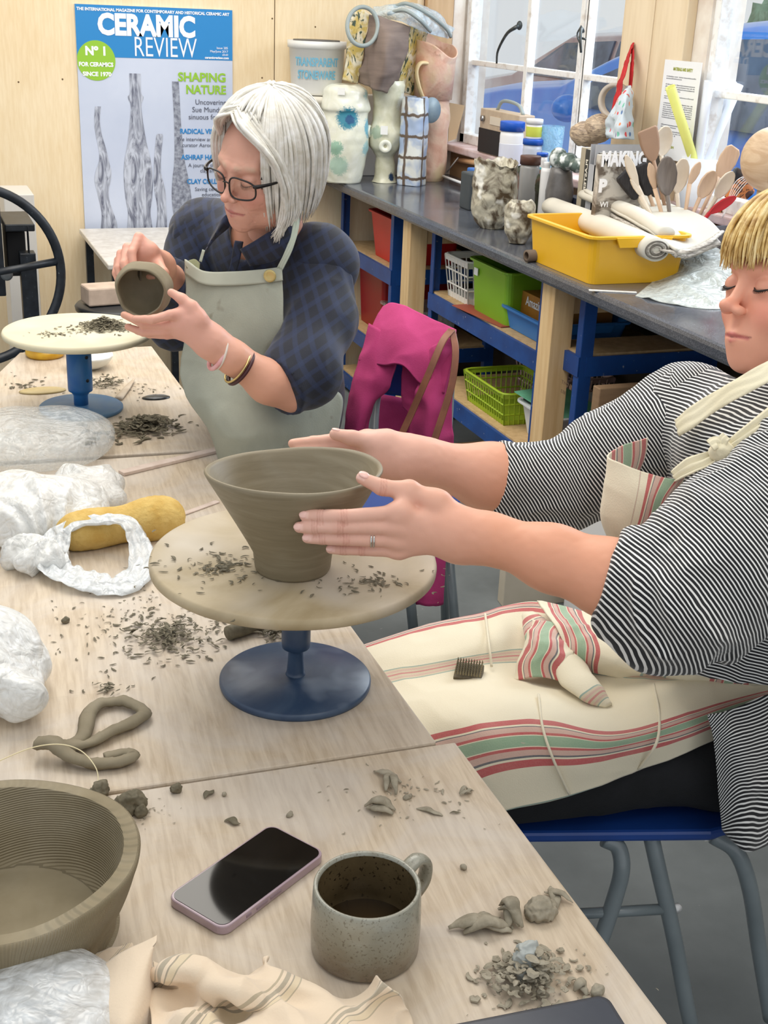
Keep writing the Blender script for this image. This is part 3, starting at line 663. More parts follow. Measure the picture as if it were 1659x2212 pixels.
obj('combed_bowl', m_, M_clay_comb, label='wide thick-walled clay bowl with combed texture at the left of the near table', cat='bowl', attrs={'comb': cb_})
# --- phone
def rrect(w_, l_, r, n=7): 
    out = []
    for sx, sy, a0 in ((1, 1, 0), (-1, 1, pi/2), (-1, -1, pi), (1, -1, 3*pi/2)):
        for k in range(n): a = a0+k*pi/2/(n-1); out.append((sx*(w_/2-r)+r*cos(a), sy*(l_/2-r)+r*sin(a)))
    return out
def pl(pts, z0, z1, a, c): m = prism(pts, z0, z1); return xf(m, rotz(a), c)
A, B_, C_, D_ = Z(362, 1938, TZ+.011), Z(488, 2000, TZ+.011), Z(698, 1838, TZ+.011), Z(583, 1788, TZ+.011)
pcn = (A+B_+C_+D_)/4; ax = ((C_+D_)-(A+B_)); ang = math.atan2(ax[1], ax[0])-pi/2
ph = thing('mobile_phone', 'black-screened phone in a thin mauve case on the near table', 'phone', (pcn[0], pcn[1], TZ))
c0 = (pcn[0], pcn[1], TZ)
flat('case', pl(rrect(.084, .168, .0125), .0004, .0112, ang, c0), mat('mauve_case', (176, 156, 164), (160, 138, 148), sc=20, rough=.3, coat=.4), ph, bevel=.0016)
flat('screen', pl(rrect(.078, .162, .0105), .0112, .0118, ang, c0), mat('black_glass', (10, 11, 14), (24, 26, 28), sc=30, lo=.6, hi=.8, rough=.06, spec=.6), ph)
s1 = [pcn+rotz(ang)@np.array([.0376, y, 0]) for y in (-.052, -.03, -.018)]
for y, l_ in ((-.045, .008), (-.024, .018), (-.002, .018)):
    q = np.array(c0)+rotz(ang)@np.array([.0421, y, .006]); flat('side_button', box(q, (.0012, l_, .0035), rotz(ang)), mat('button', (140, 120, 132), rough=.3), ph, bevel=.0005)
# --- tablet bottom right
tb = [Z(1070, 2205, TZ), Z(1282, 2163, TZ), Z(1345, 2230, TZ)]
tx = tb[1]-tb[0]; ta = math.atan2(tx[1], tx[0]); cc_ = Z(1308, 2160, TZ); ctr = cc_+rotz(ta)@np.array([-.12, -.085, 0])
tt = thing('tablet', 'dark grey tablet at the bottom edge of the near table', 'tablet', (ctr[0], ctr[1], TZ))
flat('body', pl(rrect(.24, .17, .012), .0004, .008, ta, (ctr[0], ctr[1], TZ)), mat('tablet_body', (46, 48, 56), rough=.4), tt, bevel=.0015)
flat('screen', pl(rrect(.232, .162, .009), .008, .0084, ta, (ctr[0], ctr[1], TZ)), mat('tablet_glass', (52, 56, 66), (62, 66, 76), sc=9, rough=.25), tt)
# --- mug
mc = np.array([.373, .966, TZ])
M_mug = mat('speckled_glaze', (152, 150, 136), (118, 112, 94), sc=14, det=6, dist=.8, rough=.28, c3=(70, 60, 44), sc3=240, t3=.64, coat=.3)
def mugmat():
    s = NT('speckled_stoneware'); c = s.co(); sep = s.t.nodes.new('ShaderNodeSeparateXYZ'); s.t.links.new(c, sep.inputs[0]); z = sep.outputs[2]
    n = s.noise(c, 16, 6, dist=1.2); col = s.ramp(s.math('ADD', s.math('MULTIPLY', z, 6.5), s.math('MULTIPLY', n, .55)), [(.22, (110, 84, 62)), (.34, (124, 112, 92)), (.5, (140, 136, 120)), (.8, (150, 150, 138)), (.95, (126, 118, 98))])
    sp = s.ramp(s.noise(c, 330, 2), [(.58, (0, 0, 0)), (.66, (200, 200, 200))]); col = s.mix(sp, col, lin((84, 70, 50)))
    wsh = s.ramp(s.noise(s.n('Mapping', i_0=c, i_3=(1, 1, 3), i_2=(0, .5, 0)), 16, 5, dist=1.5), [(.55, (0, 0, 0)), (.72, (120, 120, 120))]); col = s.mix(wsh, col, lin((188, 192, 188)))
    s.set(Base_Color=col, Roughness=.3, Coat_Weight=.3); return s.m
M_mug = mugmat(); M_mugin = mat('mug_inside_glaze', (96, 82, 58), (74, 62, 42), sc=20, rough=.25, c3=(50, 40, 26), sc3=200, t3=.6, coat=.5)
mg = thing('mug', 'squat grey speckled stoneware mug with dark tea inside', 'mug', mc)
r0, Hm = .0555, .080
obj('body', lathe([(0, 0), (r0-.004, 0), (r0, .004), (r0+.001, .03), (r0, .06), (r0-.001, Hm-.002), (r0-.0025, Hm), (r0-.005, Hm-.001), (r0-.006, Hm-.006), (r0-.006, .03), (r0-.008, .008), (0, .006)], mc, 80), M_mug, mg)
obj('inner_glaze', lathe([(r0-.0062, Hm-.004), (r0-.0064, .03), (r0-.0085, .0085), (0, .0065)], mc, 64, cap=False), M_mugin, mg, label='dark brown glazed inside')
obj('tea', lathe([(0, .022), (r0-.0068, .022), (r0-.0068, .0215), (0, .0215)], mc, 48), mat('tea', (60, 44, 20), rough=.08, spec=.25), mg)
ha = radians(22); hd = np.array([cos(ha), sin(ha), 0])
obj('handle', tube([mc+hd*(r0-.002)+[0, 0, .07], mc+hd*(r0+.014)+[0, 0, .076], mc+hd*(r0+.027)+[0, 0, .066], mc+hd*(r0+.026)+[0, 0, .045], mc+hd*(r0+.010)+[0, 0, .031], mc+hd*(r0-.002)+[0, 0, .026]], [.006, .0055, .0055, .0055, .006], 14, 36, aspect=1.6, flatn=(hd[1], -hd[0], 0)), M_mug, mg)
# --- sponge
M_sponge = mat('yellow_sponge', (214, 184, 112), (196, 160, 84), sc=30, rough=.95, bump=.6, bsc=160, bd=.003, sss=.05)
def sponge():
    s = SDF((-.13, -.06, -.01), (.13, .06, .09), .003)
    s.ell((-.055, 0, .035), (.06, .036, .030), k=.03).ell((.06, .0, .036), (.052, .04, .038), k=.03).cap((-.08, 0, .034), (.08, 0, .036), .028, k=.03)
    s.cut((0, 0, -1), (0, 0, .004)); V, Q = s.mesh(3); V = V+normals(V, Q)*(vn(V, 160)*.0008)[:, None]; return V, Q
sa, sb = Z(140, 1190, TZ), Z(385, 1150, TZ); an = math.atan2(*(sb-sa)[[1, 0]]); V, Q = sponge(); scn = (sa+sb)/2
obj('sponge', (V@rotz(an).T+[scn[0]-.0, scn[1]+.005, TZ-.004], Q), M_sponge, label='long yellow sponge lying behind the plastic bag handle', cat='sponge')
# --- timber strips
M_strip = mat('pinkish_lath', (214, 196, 184), (196, 176, 162), sc=6, stretch=(4, 4, 1), rough=.6, bump=.1)
def strip(pa, pb, w_, h, lab, nm='wooden_strip', mt=M_strip):
    a, b = Z(*pa, TZ), Z(*pb, TZ); d = b-a; L = np.linalg.norm(d); an = math.atan2(d[1], d[0])
    return flat(nm, box((a+b)/2+[0, 0, h/2+.0004], (L, w_, h), rotz(an)), mt, label=lab, cat='wooden strip', bevel=.0012)
strip((262, 1026), (563, 953), .022, .007, 'long pinkish wooden strip across the far edge of the middle table')
strip((340, 1133), (470, 1085), .012, .003, 'thin grey wooden strip beside the yellow sponge')
# grater mesh pad
M_mesh = mat('dark_mesh', (110, 112, 112), (60, 62, 64), sc=160, det=1, lo=.48, hi=.52, rough=.5, metal=.5)
gp = Z(412, 1140, TZ+.002); flat('mesh_scraper', box(gp+[0, 0, .001], (.04, .03, .003), rotz(.3)), M_mesh, label='small grey mesh scraper pad right of the sponge', cat='scraper')
# --- far wheel
b2c = Z(176, 884, TZ); H2 = TZ+.195
w2t = thing('banding_wheel', 'bright blue banding wheel with pale round top on the far table', 'banding wheel', b2c)
obj('base', lathe([(0, 0), (.094, 0), (.096, .003), (.096, .008), (.092, .011), (0, .013)], b2c, 72), mat('dusty_blue_paint', (58, 110, 156), (92, 128, 158), sc=9, det=5, dist=1, rough=.45), w2t)
obj('stem', lathe([(0, .01), (.0165, .01), (.0165, .035), (.021, .042), (.0275, .046), (.0285, .052), (.0285, .174), (0, .174)], b2c, 36), M_bwblue2, w2t)
for hz, a_ in ((.075, -1.05), (.13, -1.05)): 
    q = b2c+[.028*cos(a_), .028*sin(a_), hz]; obj('bolt_hole', lathe([(.0042, 0), (.0042, .0012), (0, .0012)], q, 12, R=frame((0, 0, 1), (cos(a_), sin(a_), 0))), mat('hole_black', (14, 16, 20)), w2t)
obj('turntable', lathe([(0, .1745), (.162, .1745), (.167, .178), (.168, .184), (.166, .189), (.162, .191), (0, .191)], b2c, 110), M_bat2, w2t)
shavings('clay_shavings', Z(225, 708, TZ+.191), .085, 480, .015, M_shav, 'thick heap of thin clay shavings on the far pale round top', hmax=.022, zfn=TZ+.191, asp=.75, seed=21)
shavings('clay_shavings', Z(130, 722, TZ+.191), .10, 60, .010, M_shav, 'few scattered clay shavings at the left of the far pale round top', zfn=TZ+.191, asp=.5, seed=22)
# bowls behind
tc = Z(98, 769, TZ); M_terr = mat('terracotta', (222, 168, 130), (208, 150, 112), sc=9, rough=.6)
tb_ = thing('terracotta_bowl', 'terracotta bowl with ochre foot behind the far banding wheel', 'bowl', tc)
obj('body', lathe([(.028, .02), (.045, .03), (.056, .05), (.058, .075), (.0565, .077), (.054, .075), (.052, .05), (.04, .034), (0, .03)], tc, 48), M_terr, tb_)
obj('foot', lathe([(0, 0), (.046, 0), (.052, .008), (.05, .02), (.03, .024), (0, .024)], tc, 48), mat('ochre_glaze', (214, 170, 40), (190, 140, 30), sc=20, rough=.3), tb_, label='yellow ochre foot')
wc_ = Z(200, 800, TZ); wc_ = Z(195, 795, TZ)
obj('white_bowl', lathe([(0, 0), (.024, 0), (.03, .004), (.048, .014), (.058, .03), (.060, .036), (.058, .036), (.046, .018), (0, .008)], wc_, 56, wob=lambda a, z, i: .015*np.sin(a*14)*(i >= 4)), mat('white_china', (232, 232, 224), rough=.3), label='small white china bowl under the far round top', cat='bowl')
# tools
a, b = Z(255, 862, TZ+.004), Z(290, 818, TZ+.008)
obj('wooden_tool', tube([a, (a+b)/2, b], [.011, .009, .003], 10, 10, aspect=.3, flatn=(0, 0, 1)), mat('pale_tool_wood', (206, 190, 170), (186, 168, 146), sc=20, rough=.6), label='pale flat wooden modelling tool pointing away beside the blue base', cat='modelling tool')
obj('steel_kidney', lathe([(0, 0), (.034, 0), (.034, .0012), (.026, .004), (0, .006)], Z(337, 859, TZ+.0006), 32, R=np.diag([1.0, .6, 1])), mat('dark_steel', (74, 76, 78), (50, 52, 54), sc=20, rough=.25, metal=.6), label='dark oval steel scraper right of the blue base', cat='scraper')
obj('wooden_kidney', lathe([(0, 0), (.055, 0), (.056, .002), (.05, .004), (0, .005)], Z(92, 845, TZ+.0006), 32, R=np.diag([1.0, .5, 1])), mat('kidney_wood', (206, 186, 136), (188, 166, 116), sc=12, rough=.5), label='flat oval wooden scraper behind the clear plastic bag', cat='scraper')
# --- plastic bags
def plastic(nm, col, al, rough=.25):
    s = NT(nm); c = s.co(); n = s.noise(c, 35, 4, dist=1.5)
    s.set(Base_Color=lin(col), Roughness=rough, Alpha=s.ramp(n, [(.3, (int(255*al*.85),)*3), (.7, (min(255, int(255*al*1.15)),)*3)])); s.b.inputs['Specular IOR Level'].default_value = .7
    s.set(Subsurface_Weight=.3); s.b.inputs['Subsurface Radius'].default_value = (.01, .01, .01); 
    rn = [s.math('ABSOLUTE', s.math('SUBTRACT', s.noise(c, f_, 2, .5, .8), .5)) for f_ in (16, 42)]
    s.bump(s.math('ADD', rn[0], s.math('MULTIPLY', rn[1], .4)), 1.0, .014); return s.m
M_clear = plastic('clear_polythene', (226, 232, 234), .62, .15); M_wbag = plastic('white_carrier_plastic', (236, 237, 235), .9, .35); M_wbag2 = plastic('milky_polythene', (234, 238, 240), .82)
def crumple(V, f, sd=0):
    pts = np.random.default_rng(sd).random((140, 3))*1.0; lo = V.min(0); L = (V.max(0)-lo).max(); U = (V-lo)/L*f
    k = (pts*f*1.2); d = np.linalg.norm(U[:, None]-k[None], axis=2) if len(V) < 60000 else None
    d.sort(axis=1); return d[:, 0]
def bag(nm, centre, rad, mt, lab, amp=.012, f=20, seed=0, h=.004, extra=(), R=None, cat='plastic bag', knot=None, zmin=TZ+.001, pl=26):
    c = np.array(centre, float); lo, hi = c-np.array(rad)*1.4-.03, c+np.array(rad)*1.4+.03
    for e in extra: lo = np.minimum(lo, np.array(e[0])-np.array(e[1])-.02); hi = np.maximum(hi, np.array(e[0])+np.array(e[1])+.02)
    s = SDF(lo, hi, h).ell(c, rad, R, k=.02)
    for e in extra: s.ell(e[0], e[1], k=.02)
    V, Q = s.mesh(1); N = normals(V, Q); Wp = V+.03*np.stack([vn(V, 9, 1), vn(V, 9, 2), vn(V, 9, 3)], 1)
    big = 1-np.abs(vn(Wp, f*.45, seed))*2.2; r1 = ridge(Wp, f, 2, seed+2)
    V = V+N*(amp*1.3*(big-.2)+amp*.45*(r1-.4))[:, None]
    if knot is not None:
        d = V-np.array(knot); th = np.arctan2(d[:, 1], d[:, 0]); r = np.linalg.norm(d, axis=1)
        Wk = np.stack([np.cos(th)*pl/6.3+vn(V, 14, 5)*.25, np.sin(th)*pl/6.3+vn(V, 14, 6)*.25, r*5], 1)
        V = V+N*(amp*1.5*(1-2.2*np.abs(vn(Wk, 1.0, seed+7)))*np.clip(r/.05, .25, 1)*np.clip(1.5-r/.14, .1, 1))[:, None]
    V[:, 2] = np.maximum(V[:, 2], zmin)
    return obj(nm, (V, Q), mt, label=lab, cat=cat)
bag('polythene_bag', Z(70, 945, TZ+.03), (.17, .15, .052), M_clear, 'clear crumpled polythene bag in front of the far blue wheel', amp=.010, f=9, seed=1)
bag('carrier_bag', Z(75, 1095, TZ+.04), (.125, .115, .055), M_wbag, 'white crumpled carrier bag with looped handle in front of the sponge', amp=.008, f=26, seed=2, h=.003, knot=Z(110, 1175, TZ+.03), extra=[(Z(180, 1050, TZ+.03), (.07, .07, .035)), (Z(75, 1195, TZ+.025), (.045, .04, .022)), (Z(230, 1078, TZ+.022), (.03, .03, .018))])
hl = [Z(110, 1185, TZ+.03), Z(140, 1140, TZ+.05), Z(215, 1122, TZ+.062), Z(275, 1130, TZ+.058), Z(300, 1170, TZ+.036), Z(305, 1225, TZ+.016), Z(262, 1262, TZ+.01), Z(180, 1255, TZ+.01), Z(120, 1228, TZ+.014), Z(112, 1200, TZ+.024)]
def ribbon(pts, w_, n=60, seed=0, amp=.004, up=(0, 0, 1), closed=False, nv=9, th=0):
    P = spline(pts, n); T = np.gradient(P, axis=0); T /= np.linalg.norm(T, axis=1)[:, None]; S = np.cross(T, up); S /= np.linalg.norm(S, axis=1)[:, None]; N = np.cross(S, T)
    ww = np.interp(np.linspace(0, 1, n), np.linspace(0, 1, len(np.atleast_1d(w_))), np.atleast_1d(w_)); G = []
    for j in np.linspace(-.5, .5, nv): G.append(P+S*(ww*j)[:, None]+N*(amp*np.sin(j*14+vn(P*1., 40, seed)*3))[:, None])
    return grid(np.stack(G, 1))
V, Q = ribbon(hl, [.06, .04, .036, .036, .04, .046, .06, .064, .06, .05], 90, 3, .005); V = V+(vn(V, 90)*.002)[:, None]; V[:, 2] = np.maximum(V[:, 2], TZ+.002)
hb = obj('bag_handle', (V, Q), M_wbag2, solid=.0006); cb_o = bpy.data.objects['carrier_bag']; hb.parent = cb_o; hb.location = tuple(WL['bag_handle']-WL['carrier_bag'])
bag('carrier_bag', Z(-45, 1425, TZ+.05), (.10, .095, .062), M_wbag, 'white crumpled carrier bag at the left edge beside the clay strip', amp=.011, f=20, seed=3, h=.0032, extra=[(Z(45, 1490, TZ+.04), (.035, .04, .028)), (Z(20, 1400, TZ+.05), (.035, .035, .035))])
bag('polythene_bag', Z(70, 2200, TZ+.03), (.085, .08, .040), M_wbag2, 'milky polythene bag at the bottom left corner over the cloth', amp=.005, f=13, seed=5, h=.003, zmin=TZ+.003)
# --- cream cloth at the bottom
def clothmat(nm, base, base2, a='s', stripes=None, per=1., bump=.3, fine=260, sheen=.3):
    s = NT(nm); c = s.co()
    if stripes:
        fr = s.math('FRACT', s.math('MULTIPLY', s.attr(a, 'Fac'), 1/per)); col = s.ramp(fr, stripes, 'CONSTANT')
        col = s.mix(s.ramp(s.noise(c, 420, 2), [(.35, (0, 0, 0)), (.7, (70, 70, 70))]), col, lin(base))
    else: col = s.ramp(s.noise(c, 12, 4), [(.35, base), (.65, base2)])
    col = s.mix(s.math('MULTIPLY', s.noise(c, 14, 4), .25), col, lin(base2))
    s.set(Base_Color=col, Roughness=.9, Sheen_Weight=sheen); s.bump(s.noise(c, fine, 3), bump, .0015); return s.m
cr, tn = (224, 204, 178), (206, 186, 150)
M_rag = clothmat('striped_calico', (226, 206, 176), (238, 224, 204), stripes=[(0, cr), (.42, (170, 156, 130)), (.45, cr), (.5, (160, 150, 130)), (.56, cr), (.60, (150, 140, 122)), (.62, (214, 196, 164)), (.7, (170, 158, 134)), (.72, cr)], per=.11)
def sheet(ctrl, nu, nv, mt, nm, parent=None, lab=None, cat=None, amp=.006, f=22, seed=0, sscale=(1, 0), solid=.0016, zmin=None, zfn=None, s_attr=None):
    P = cgrid(ctrl, nu, nv); V, Q = grid(P); N = normals(V, Q)
    V = V+N*(amp*(ridge(V, f, 2, seed)-.4))[:, None]
    if zmin is not None: V[:, 2] = np.maximum(V[:, 2], zmin)
    U = np.repeat(np.linspace(0, 1, nu), nv); W_ = np.tile(np.linspace(0, 1, nv), nu)
    s = U*sscale[0]+W_*sscale[1] if s_attr is None else s_attr(U, W_)
    return obj(nm, (V, Q), mt, parent, label=lab, cat=cat, attrs={'s': s}, solid=solid)
def zz(l): return [Z(px, py, TZ+h) for px, py, h in l]
rag = thing('cloth', 'crumpled cream cloth with grey stripes at the bottom of the near table', 'cloth', Z(420, 2180, TZ))
sheet([zz([(120, 2215, .02), (160, 2135, .03), (235, 2075, .05), (338, 2018, .066)]), zz([(190, 2225, .03), (235, 2180, .05), (285, 2110, .058), (336, 2040, .064)]), zz([(240, 2260, .03), (275, 2220, .05), (310, 2150, .05), (330, 2080, .05)]), zz([(290, 2290, .01), (310, 2240, .02), (325, 2180, .02), (335, 2110, .02)])], 50, 50, M_rag, 'fold', rag, amp=.003, f=14, seed=2, sscale=(.0, .02), zmin=TZ+.001)
sheet([zz([(90, 2090, .005), (160, 2070, .012), (230, 2050, .014), (285, 2035, .004)]), zz([(110, 2130, .02), (180, 2110, .02), (240, 2090, .02), (300, 2070, .01)])], 20, 40, M_rag, 'fold', rag, amp=.004, f=30, sscale=(.1, .3), zmin=TZ+.001)
R1 = [zz([(325, 2060, .03), (400, 2055, .045), (470, 2085, .04), (550, 2065, .035), (575, 2055, .04), (640, 2105, .025), (740, 2145, .02), (800, 2100, .045)]),
      zz([(330, 2100, .045), (400, 2095, .06), (480, 2110, .055), (545, 2110, .05), (600, 2110, .05), (680, 2130, .04), (760, 2160, .03), (850, 2140, .05)]),
      zz([(320, 2140, .02), (390, 2140, .03), (470, 2135, .06), (540, 2150, .062), (610, 2160, .045), (700, 2165, .04), (790, 2185, .03), (880, 2180, .02)]),
      zz([(325, 2180, .03), (400, 2190, .05), (470, 2180, .03), (540, 2190, .04), (620, 2200, .05), (710, 2210, .045), (800, 2210, .03), (895, 2215, .01)]),
      zz([(330, 2240, .045), (400, 2250, .05), (470, 2250, .06), (560, 2260, .05), (640, 2260, .05), (730, 2260, .05), (820, 2250, .03), (900, 2250, .01)])]
sheet(R1, 110, 170, M_rag, 'crumpled_cloth', rag, amp=.021, f=15, seed=8, zmin=TZ+.001, s_attr=lambda U, W_: .12*U+.25*W_+.02*np.sin(W_*9))
# ================================================================ poster
YP = YW-.012
def yp(px, py, o=0): return Y(px, py, YP-o)
pa, pb_, pd = yp(161, 8), yp(502, 100), yp(183, 515); px0, px1, pz1, pz0 = pa[0], pb_[0], pa[2], pd[2]; pw, phh = px1-px0, pz1-pz0
def pp(u, v, o=.002): return np.array([px0+u*pw, YP-o, pz1-v*phh])      # u right, v down, 0..1
po = thing('poster', 'tall magazine cover poster with blue banner and grey vessels on the plywood wall', 'poster', ((px0+px1)/2, YP, pz0))
flat('board', bb(px0, px1, YP, YP+.01, pz0, pz1), mat('poster_board', (206, 214, 232), (190, 200, 222), sc=2.2, rough=.4), po)
def prect(u0, u1, v0, v1, o): return slab([pp(u0, v0, o), pp(u1, v0, o), pp(u1, v1, o), pp(u0, v1, o)], (0, .0005, 0))
M_pblue = mat('poster_blue', (42, 134, 200), rough=.4); M_pgreen = mat('poster_green', (148, 196, 58), rough=.4); M_pwhite = mat('poster_white', (244, 246, 250), rough=.4); M_pgrey = mat('poster_ink', (92, 96, 112), rough=.5)
flat('banner', prect(0, 1, 0, .213, .001), M_pblue, po)
cc = pp(.118, .228, .0016); aa = [2*pi*i/60 for i in range(60)]; rr_ = .118*pw*1.02
flat('round_sticker', slab([(max(cc[0]+rr_*cos(a), px0), cc[1], cc[2]+rr_*sin(a)) for a in aa], (0, .0005, 0)), M_pgreen, po)
def T(s, u, v, h, al='LEFT', b=0, wm=None): return (s, h*phh, pp(u, v, .0022), al, b, wm*pw if wm else None)
XD, YD = (1, 0, 0), (0, 0, 1)
textm([T('THE INTERNATIONAL MAGAZINE FOR CONTEMPORARY AND HISTORICAL CERAMIC ART', .01, .024, .017, b=.0006, wm=.97)], M_pwhite, 'strapline_lettering', po, XD, YD, .0004, label='small white strapline')
textm([T('CERAMIC', .135, .117, .118, b=.005, wm=.62), T('REVIEW', .35, .205, .118, b=-.0005, wm=.40)], M_pwhite, 'title_lettering', po, XD, YD, .0004, label='white title lettering')
textm([T('Nº 1', .05, .205, .05, b=.002, wm=.125), T('FOR CERAMICS', .008, .252, .024, b=.001, wm=.215)], M_pwhite, 'sticker_lettering', po, XD, YD, .0004, label='white lettering on the green circle')
textm([T('SINCE 1970', .03, .292, .024, b=.001, wm=.18)], M_pwhite, 'sticker_lettering', po, XD, YD, .0004, label='white lettering on the green circle')
textm([T('Issue 285', .97, .165, .014, 'RIGHT'), T('May/June 2017', .97, .18, .014, 'RIGHT'), T('£8.60', .97, .193, .012, 'RIGHT'), T('ceramicreview.com', .975, .207, .014, 'RIGHT', .0005)], M_pwhite, 'issue_lettering', po, XD, YD, .0004, label='small white issue details')
textm([T('SHAPING', .955, .305, .052, 'RIGHT', .0015, .315), T('NATURE', .955, .358, .052, 'RIGHT', .0015, .265)], M_pgreen, 'green_lettering', po, XD, YD, .0004, label='green headline lettering')
textm([T('RADICAL VISIONS', .955, .533, .03, 'RIGHT', .0008, .31), T('ASHRAF HANNA', .955, .648, .03, 'RIGHT', .0008, .31), T('CLAY COLLEGE', .955, .757, .03, 'RIGHT', .0008, .27)], M_pblue, 'blue_lettering', po, XD, YD, .0004, label='blue headline lettering')
textm([T('Uncovering', .955, .405, .032, 'RIGHT', 0, .205), T("Sue Mundy's", .955, .438, .032, 'RIGHT', 0, .225), T('sinuous forms', .955, .47, .032, 'RIGHT', 0, .25), T('We interview artist and', .955, .566, .024, 'RIGHT'), T('curator Aaron Angell', .955, .592, .024, 'RIGHT'), T('A journey through', .955, .682, .024, 'RIGHT'), T('clay and light', .955, .706, .024, 'RIGHT'), T('Saving ceramics', .955, .79, .024, 'RIGHT'), T('education in', .955, .815, .024, 'RIGHT')], M_pgrey, 'grey_lettering', po, XD, YD, .0004, label='grey small print')
M_ves = mat('printed_vessel', (196, 202, 216), (104, 108, 126), sc=9, det=6, dist=2.5, stretch=(3, 3, .7), rough=.5, lo=.38, hi=.62)
M_ves2 = mat('printed_dark_vessel', (170, 176, 190), (110, 114, 130), sc=60, det=3, rough=.5)
def vessel(cx_, prof, m_, lab):
    L = [(cx_(v)-hw, v) for hw, v in prof]; R_ = [(cx_(v)+hw, v) for hw, v in prof][::-1]
    flat('printed_vessel', slab([pp(u, v, .0018) for u, v in L+R_], (0, .0005, 0)), m_, po, label=lab)
def sp(prof, n=36): P = spline([(a, b, 0) for a, b in prof], n); return [(max(p[0], .004), p[1]) for p in P]
vessel(lambda v: .115+.04*sin((v-.42)*6)*0+(v-.42)*.06+.012*sin(v*22), sp([(.018, .42), (.018, .5), (.022, .58), (.03, .65), (.05, .7), (.052, .74), (.035, .8), (.036, .87), (.05, .93), (.06, .968)]), M_ves, 'printed slim vessel at far left')
vessel(lambda v: .36, sp([(.036, .278), (.036, .3), (.036, .36), (.05, .375), (.046, .39), (.035, .41), (.04, .47), (.06, .57), (.088, .66), (.095, .74), (.088, .82), (.075, .88), (.08, .93), (.088, .975)]), M_ves, 'printed tall bottle vessel with knotted neck')
vessel(lambda v: .50+.012*sin(v*16), sp([(.016, .535), (.022, .55), (.022, .62), (.024, .7), (.034, .76), (.036, .8), (.03, .86), (.034, .93), (.04, .978)]), M_ves, 'printed short crooked vessel')
vessel(lambda v: .62+(v-.31)*.05, sp([(.016, .308), (.022, .32), (.022, .45), (.026, .56), (.036, .66), (.055, .74), (.066, .82), (.06, .9), (.05, .975)]), M_ves2, 'printed tall dark club shaped vessel')
# ================================================================ left: press with hand wheel, bench, stool
M_blk = mat('black_iron', (26, 30, 36), (40, 46, 54), sc=30, rough=.4, c3=(150, 154, 160), sc3=120, t3=.72)
PY = 4.25
pr = thing('press', 'black iron slab roller with large spoked hand wheel at the left wall', 'press', (Y(0, 600, PY)[0], PY+.2, 0))
def pbx(x0_, x1_, y0_, y1_, dy0, dy1, m_=M_blk, nm='frame'): 
    a, b = Y(x0_, y0_, PY+dy0), Y(x1_, y1_, PY+dy0); return flat(nm, bb(a[0], b[0], PY+dy0, PY+dy1, b[2], a[2]), m_, pr, bevel=.004)
pbx(-120, 14, 418, 640, .08, .4); pbx(-120, -2, 640, 900, .1, .35); pbx(60, 74, 490, 690, .1, .16); pbx(10, 76, 485, 500, .12, .4, nm='roller_bed'); pbx(12, 60, 500, 596, .2, .36, mat('dark_recess', (24, 24, 28)), 'recess_shade')  # last box is near-black, painting the shade inside the press recess
_q = Y(76, 700, PY+.1); flat('leg', bb(Y(44, 600, PY+.14)[0], Y(78, 600, PY+.14)[0], PY+.1, PY+.16, 0, Y(50, 560, PY)[2]), M_blk, pr, bevel=.003)
q = Y(14, 592, PY+.05); obj('bolt', lathe([(.02, 0), (.02, .012), (.008, .016), (0, .016)], q, 20, R=frame((0, 0, 1), (0, -1, 0))), mat('zinc', (150, 154, 158), metal=.7, rough=.4), pr)
hc = Y(-60, 598, PY-.02); hR = .285
aa = np.linspace(0, 2*pi, 80, endpoint=False); tl_ = .18
ring = np.stack([hc[0]+hR*np.cos(aa), hc[1]+np.cos(aa)*hR*tl_, hc[2]+hR*np.sin(aa)], 1)
hwl = obj('hand_wheel', join(tube(ring, .0155, 12, closed=True), tube([hc, hc+[hR*cos(.12), hR*tl_, hR*sin(.12)]], [.011, .013], 10), tube([hc, hc+[-.5*hR, 0, .86*hR]], .012, 10), tube([hc, hc+[-.6*hR, 0, -.8*hR]], .012, 10), sphere(hc, .04, 16)), M_blk, pr)
flat('white_box', bb(Y(8, 430, 5.0)[0], Y(74, 430, 5.0)[0], 5.0, 5.25, .0, Y(40, 420, 5.0)[2]), mat('offwhite_melamine', (216, 212, 206), rough=.5), label='off-white cabinet standing behind the black press', cat='cabinet', bevel=.004)
# small bench and stool
b0, b1_ = Y(200, 520, 5.0), Y(420, 560, 5.0)
bn = thing('bench', 'small white-topped bench with black frame below the poster', 'bench', ((b0[0]+b1_[0])/2, 5.1, 0)); zb = b0[2]-.02
flat('bench_top', bb(b0[0], b1_[0], 4.62, 5.4, zb-.02, zb), mat('marbled_white', (226, 222, 216), (206, 200, 192), sc=30, rough=.4), bn, bevel=.004)
for x in (b0[0]+.02, b1_[0]-.03):
    for y in (4.66, 5.36): flat('leg', bb(x, x+.03, y, y+.03, 0, zb-.02), M_blk, bn)
sc_ = Y(258, 655, 4.35); sx = thing('stool', 'round black stool top carrying a pale clay block behind the far table', 'stool', (sc_[0], sc_[1], 0)); zs_ = sc_[2]
obj('seat', lathe([(0, -.05), (.12, -.045), (.15, -.02), (.152, -.008), (.145, 0), (0, .002)], (sc_[0], sc_[1], zs_), 48), mat('black_rubber', (38, 40, 44), rough=.35), sx)
obj('column', tube([(sc_[0], sc_[1], .02), (sc_[0], sc_[1], zs_-.045)], .03, 16), M_blk, sx); obj('foot', lathe([(0, 0), (.17, 0), (.16, .02), (0, .04)], (sc_[0], sc_[1], 0), 32), M_blk, sx)
flat('clay_block', box((sc_[0]-.045, sc_[1], zs_+.035), (.15, .10, .062), rotz(.15)), mat('pale_clay_block', (208, 186, 168), (190, 168, 150), sc=20, rough=.7), label='pale pink clay block resting on the black stool', cat='clay block', bevel=.006)
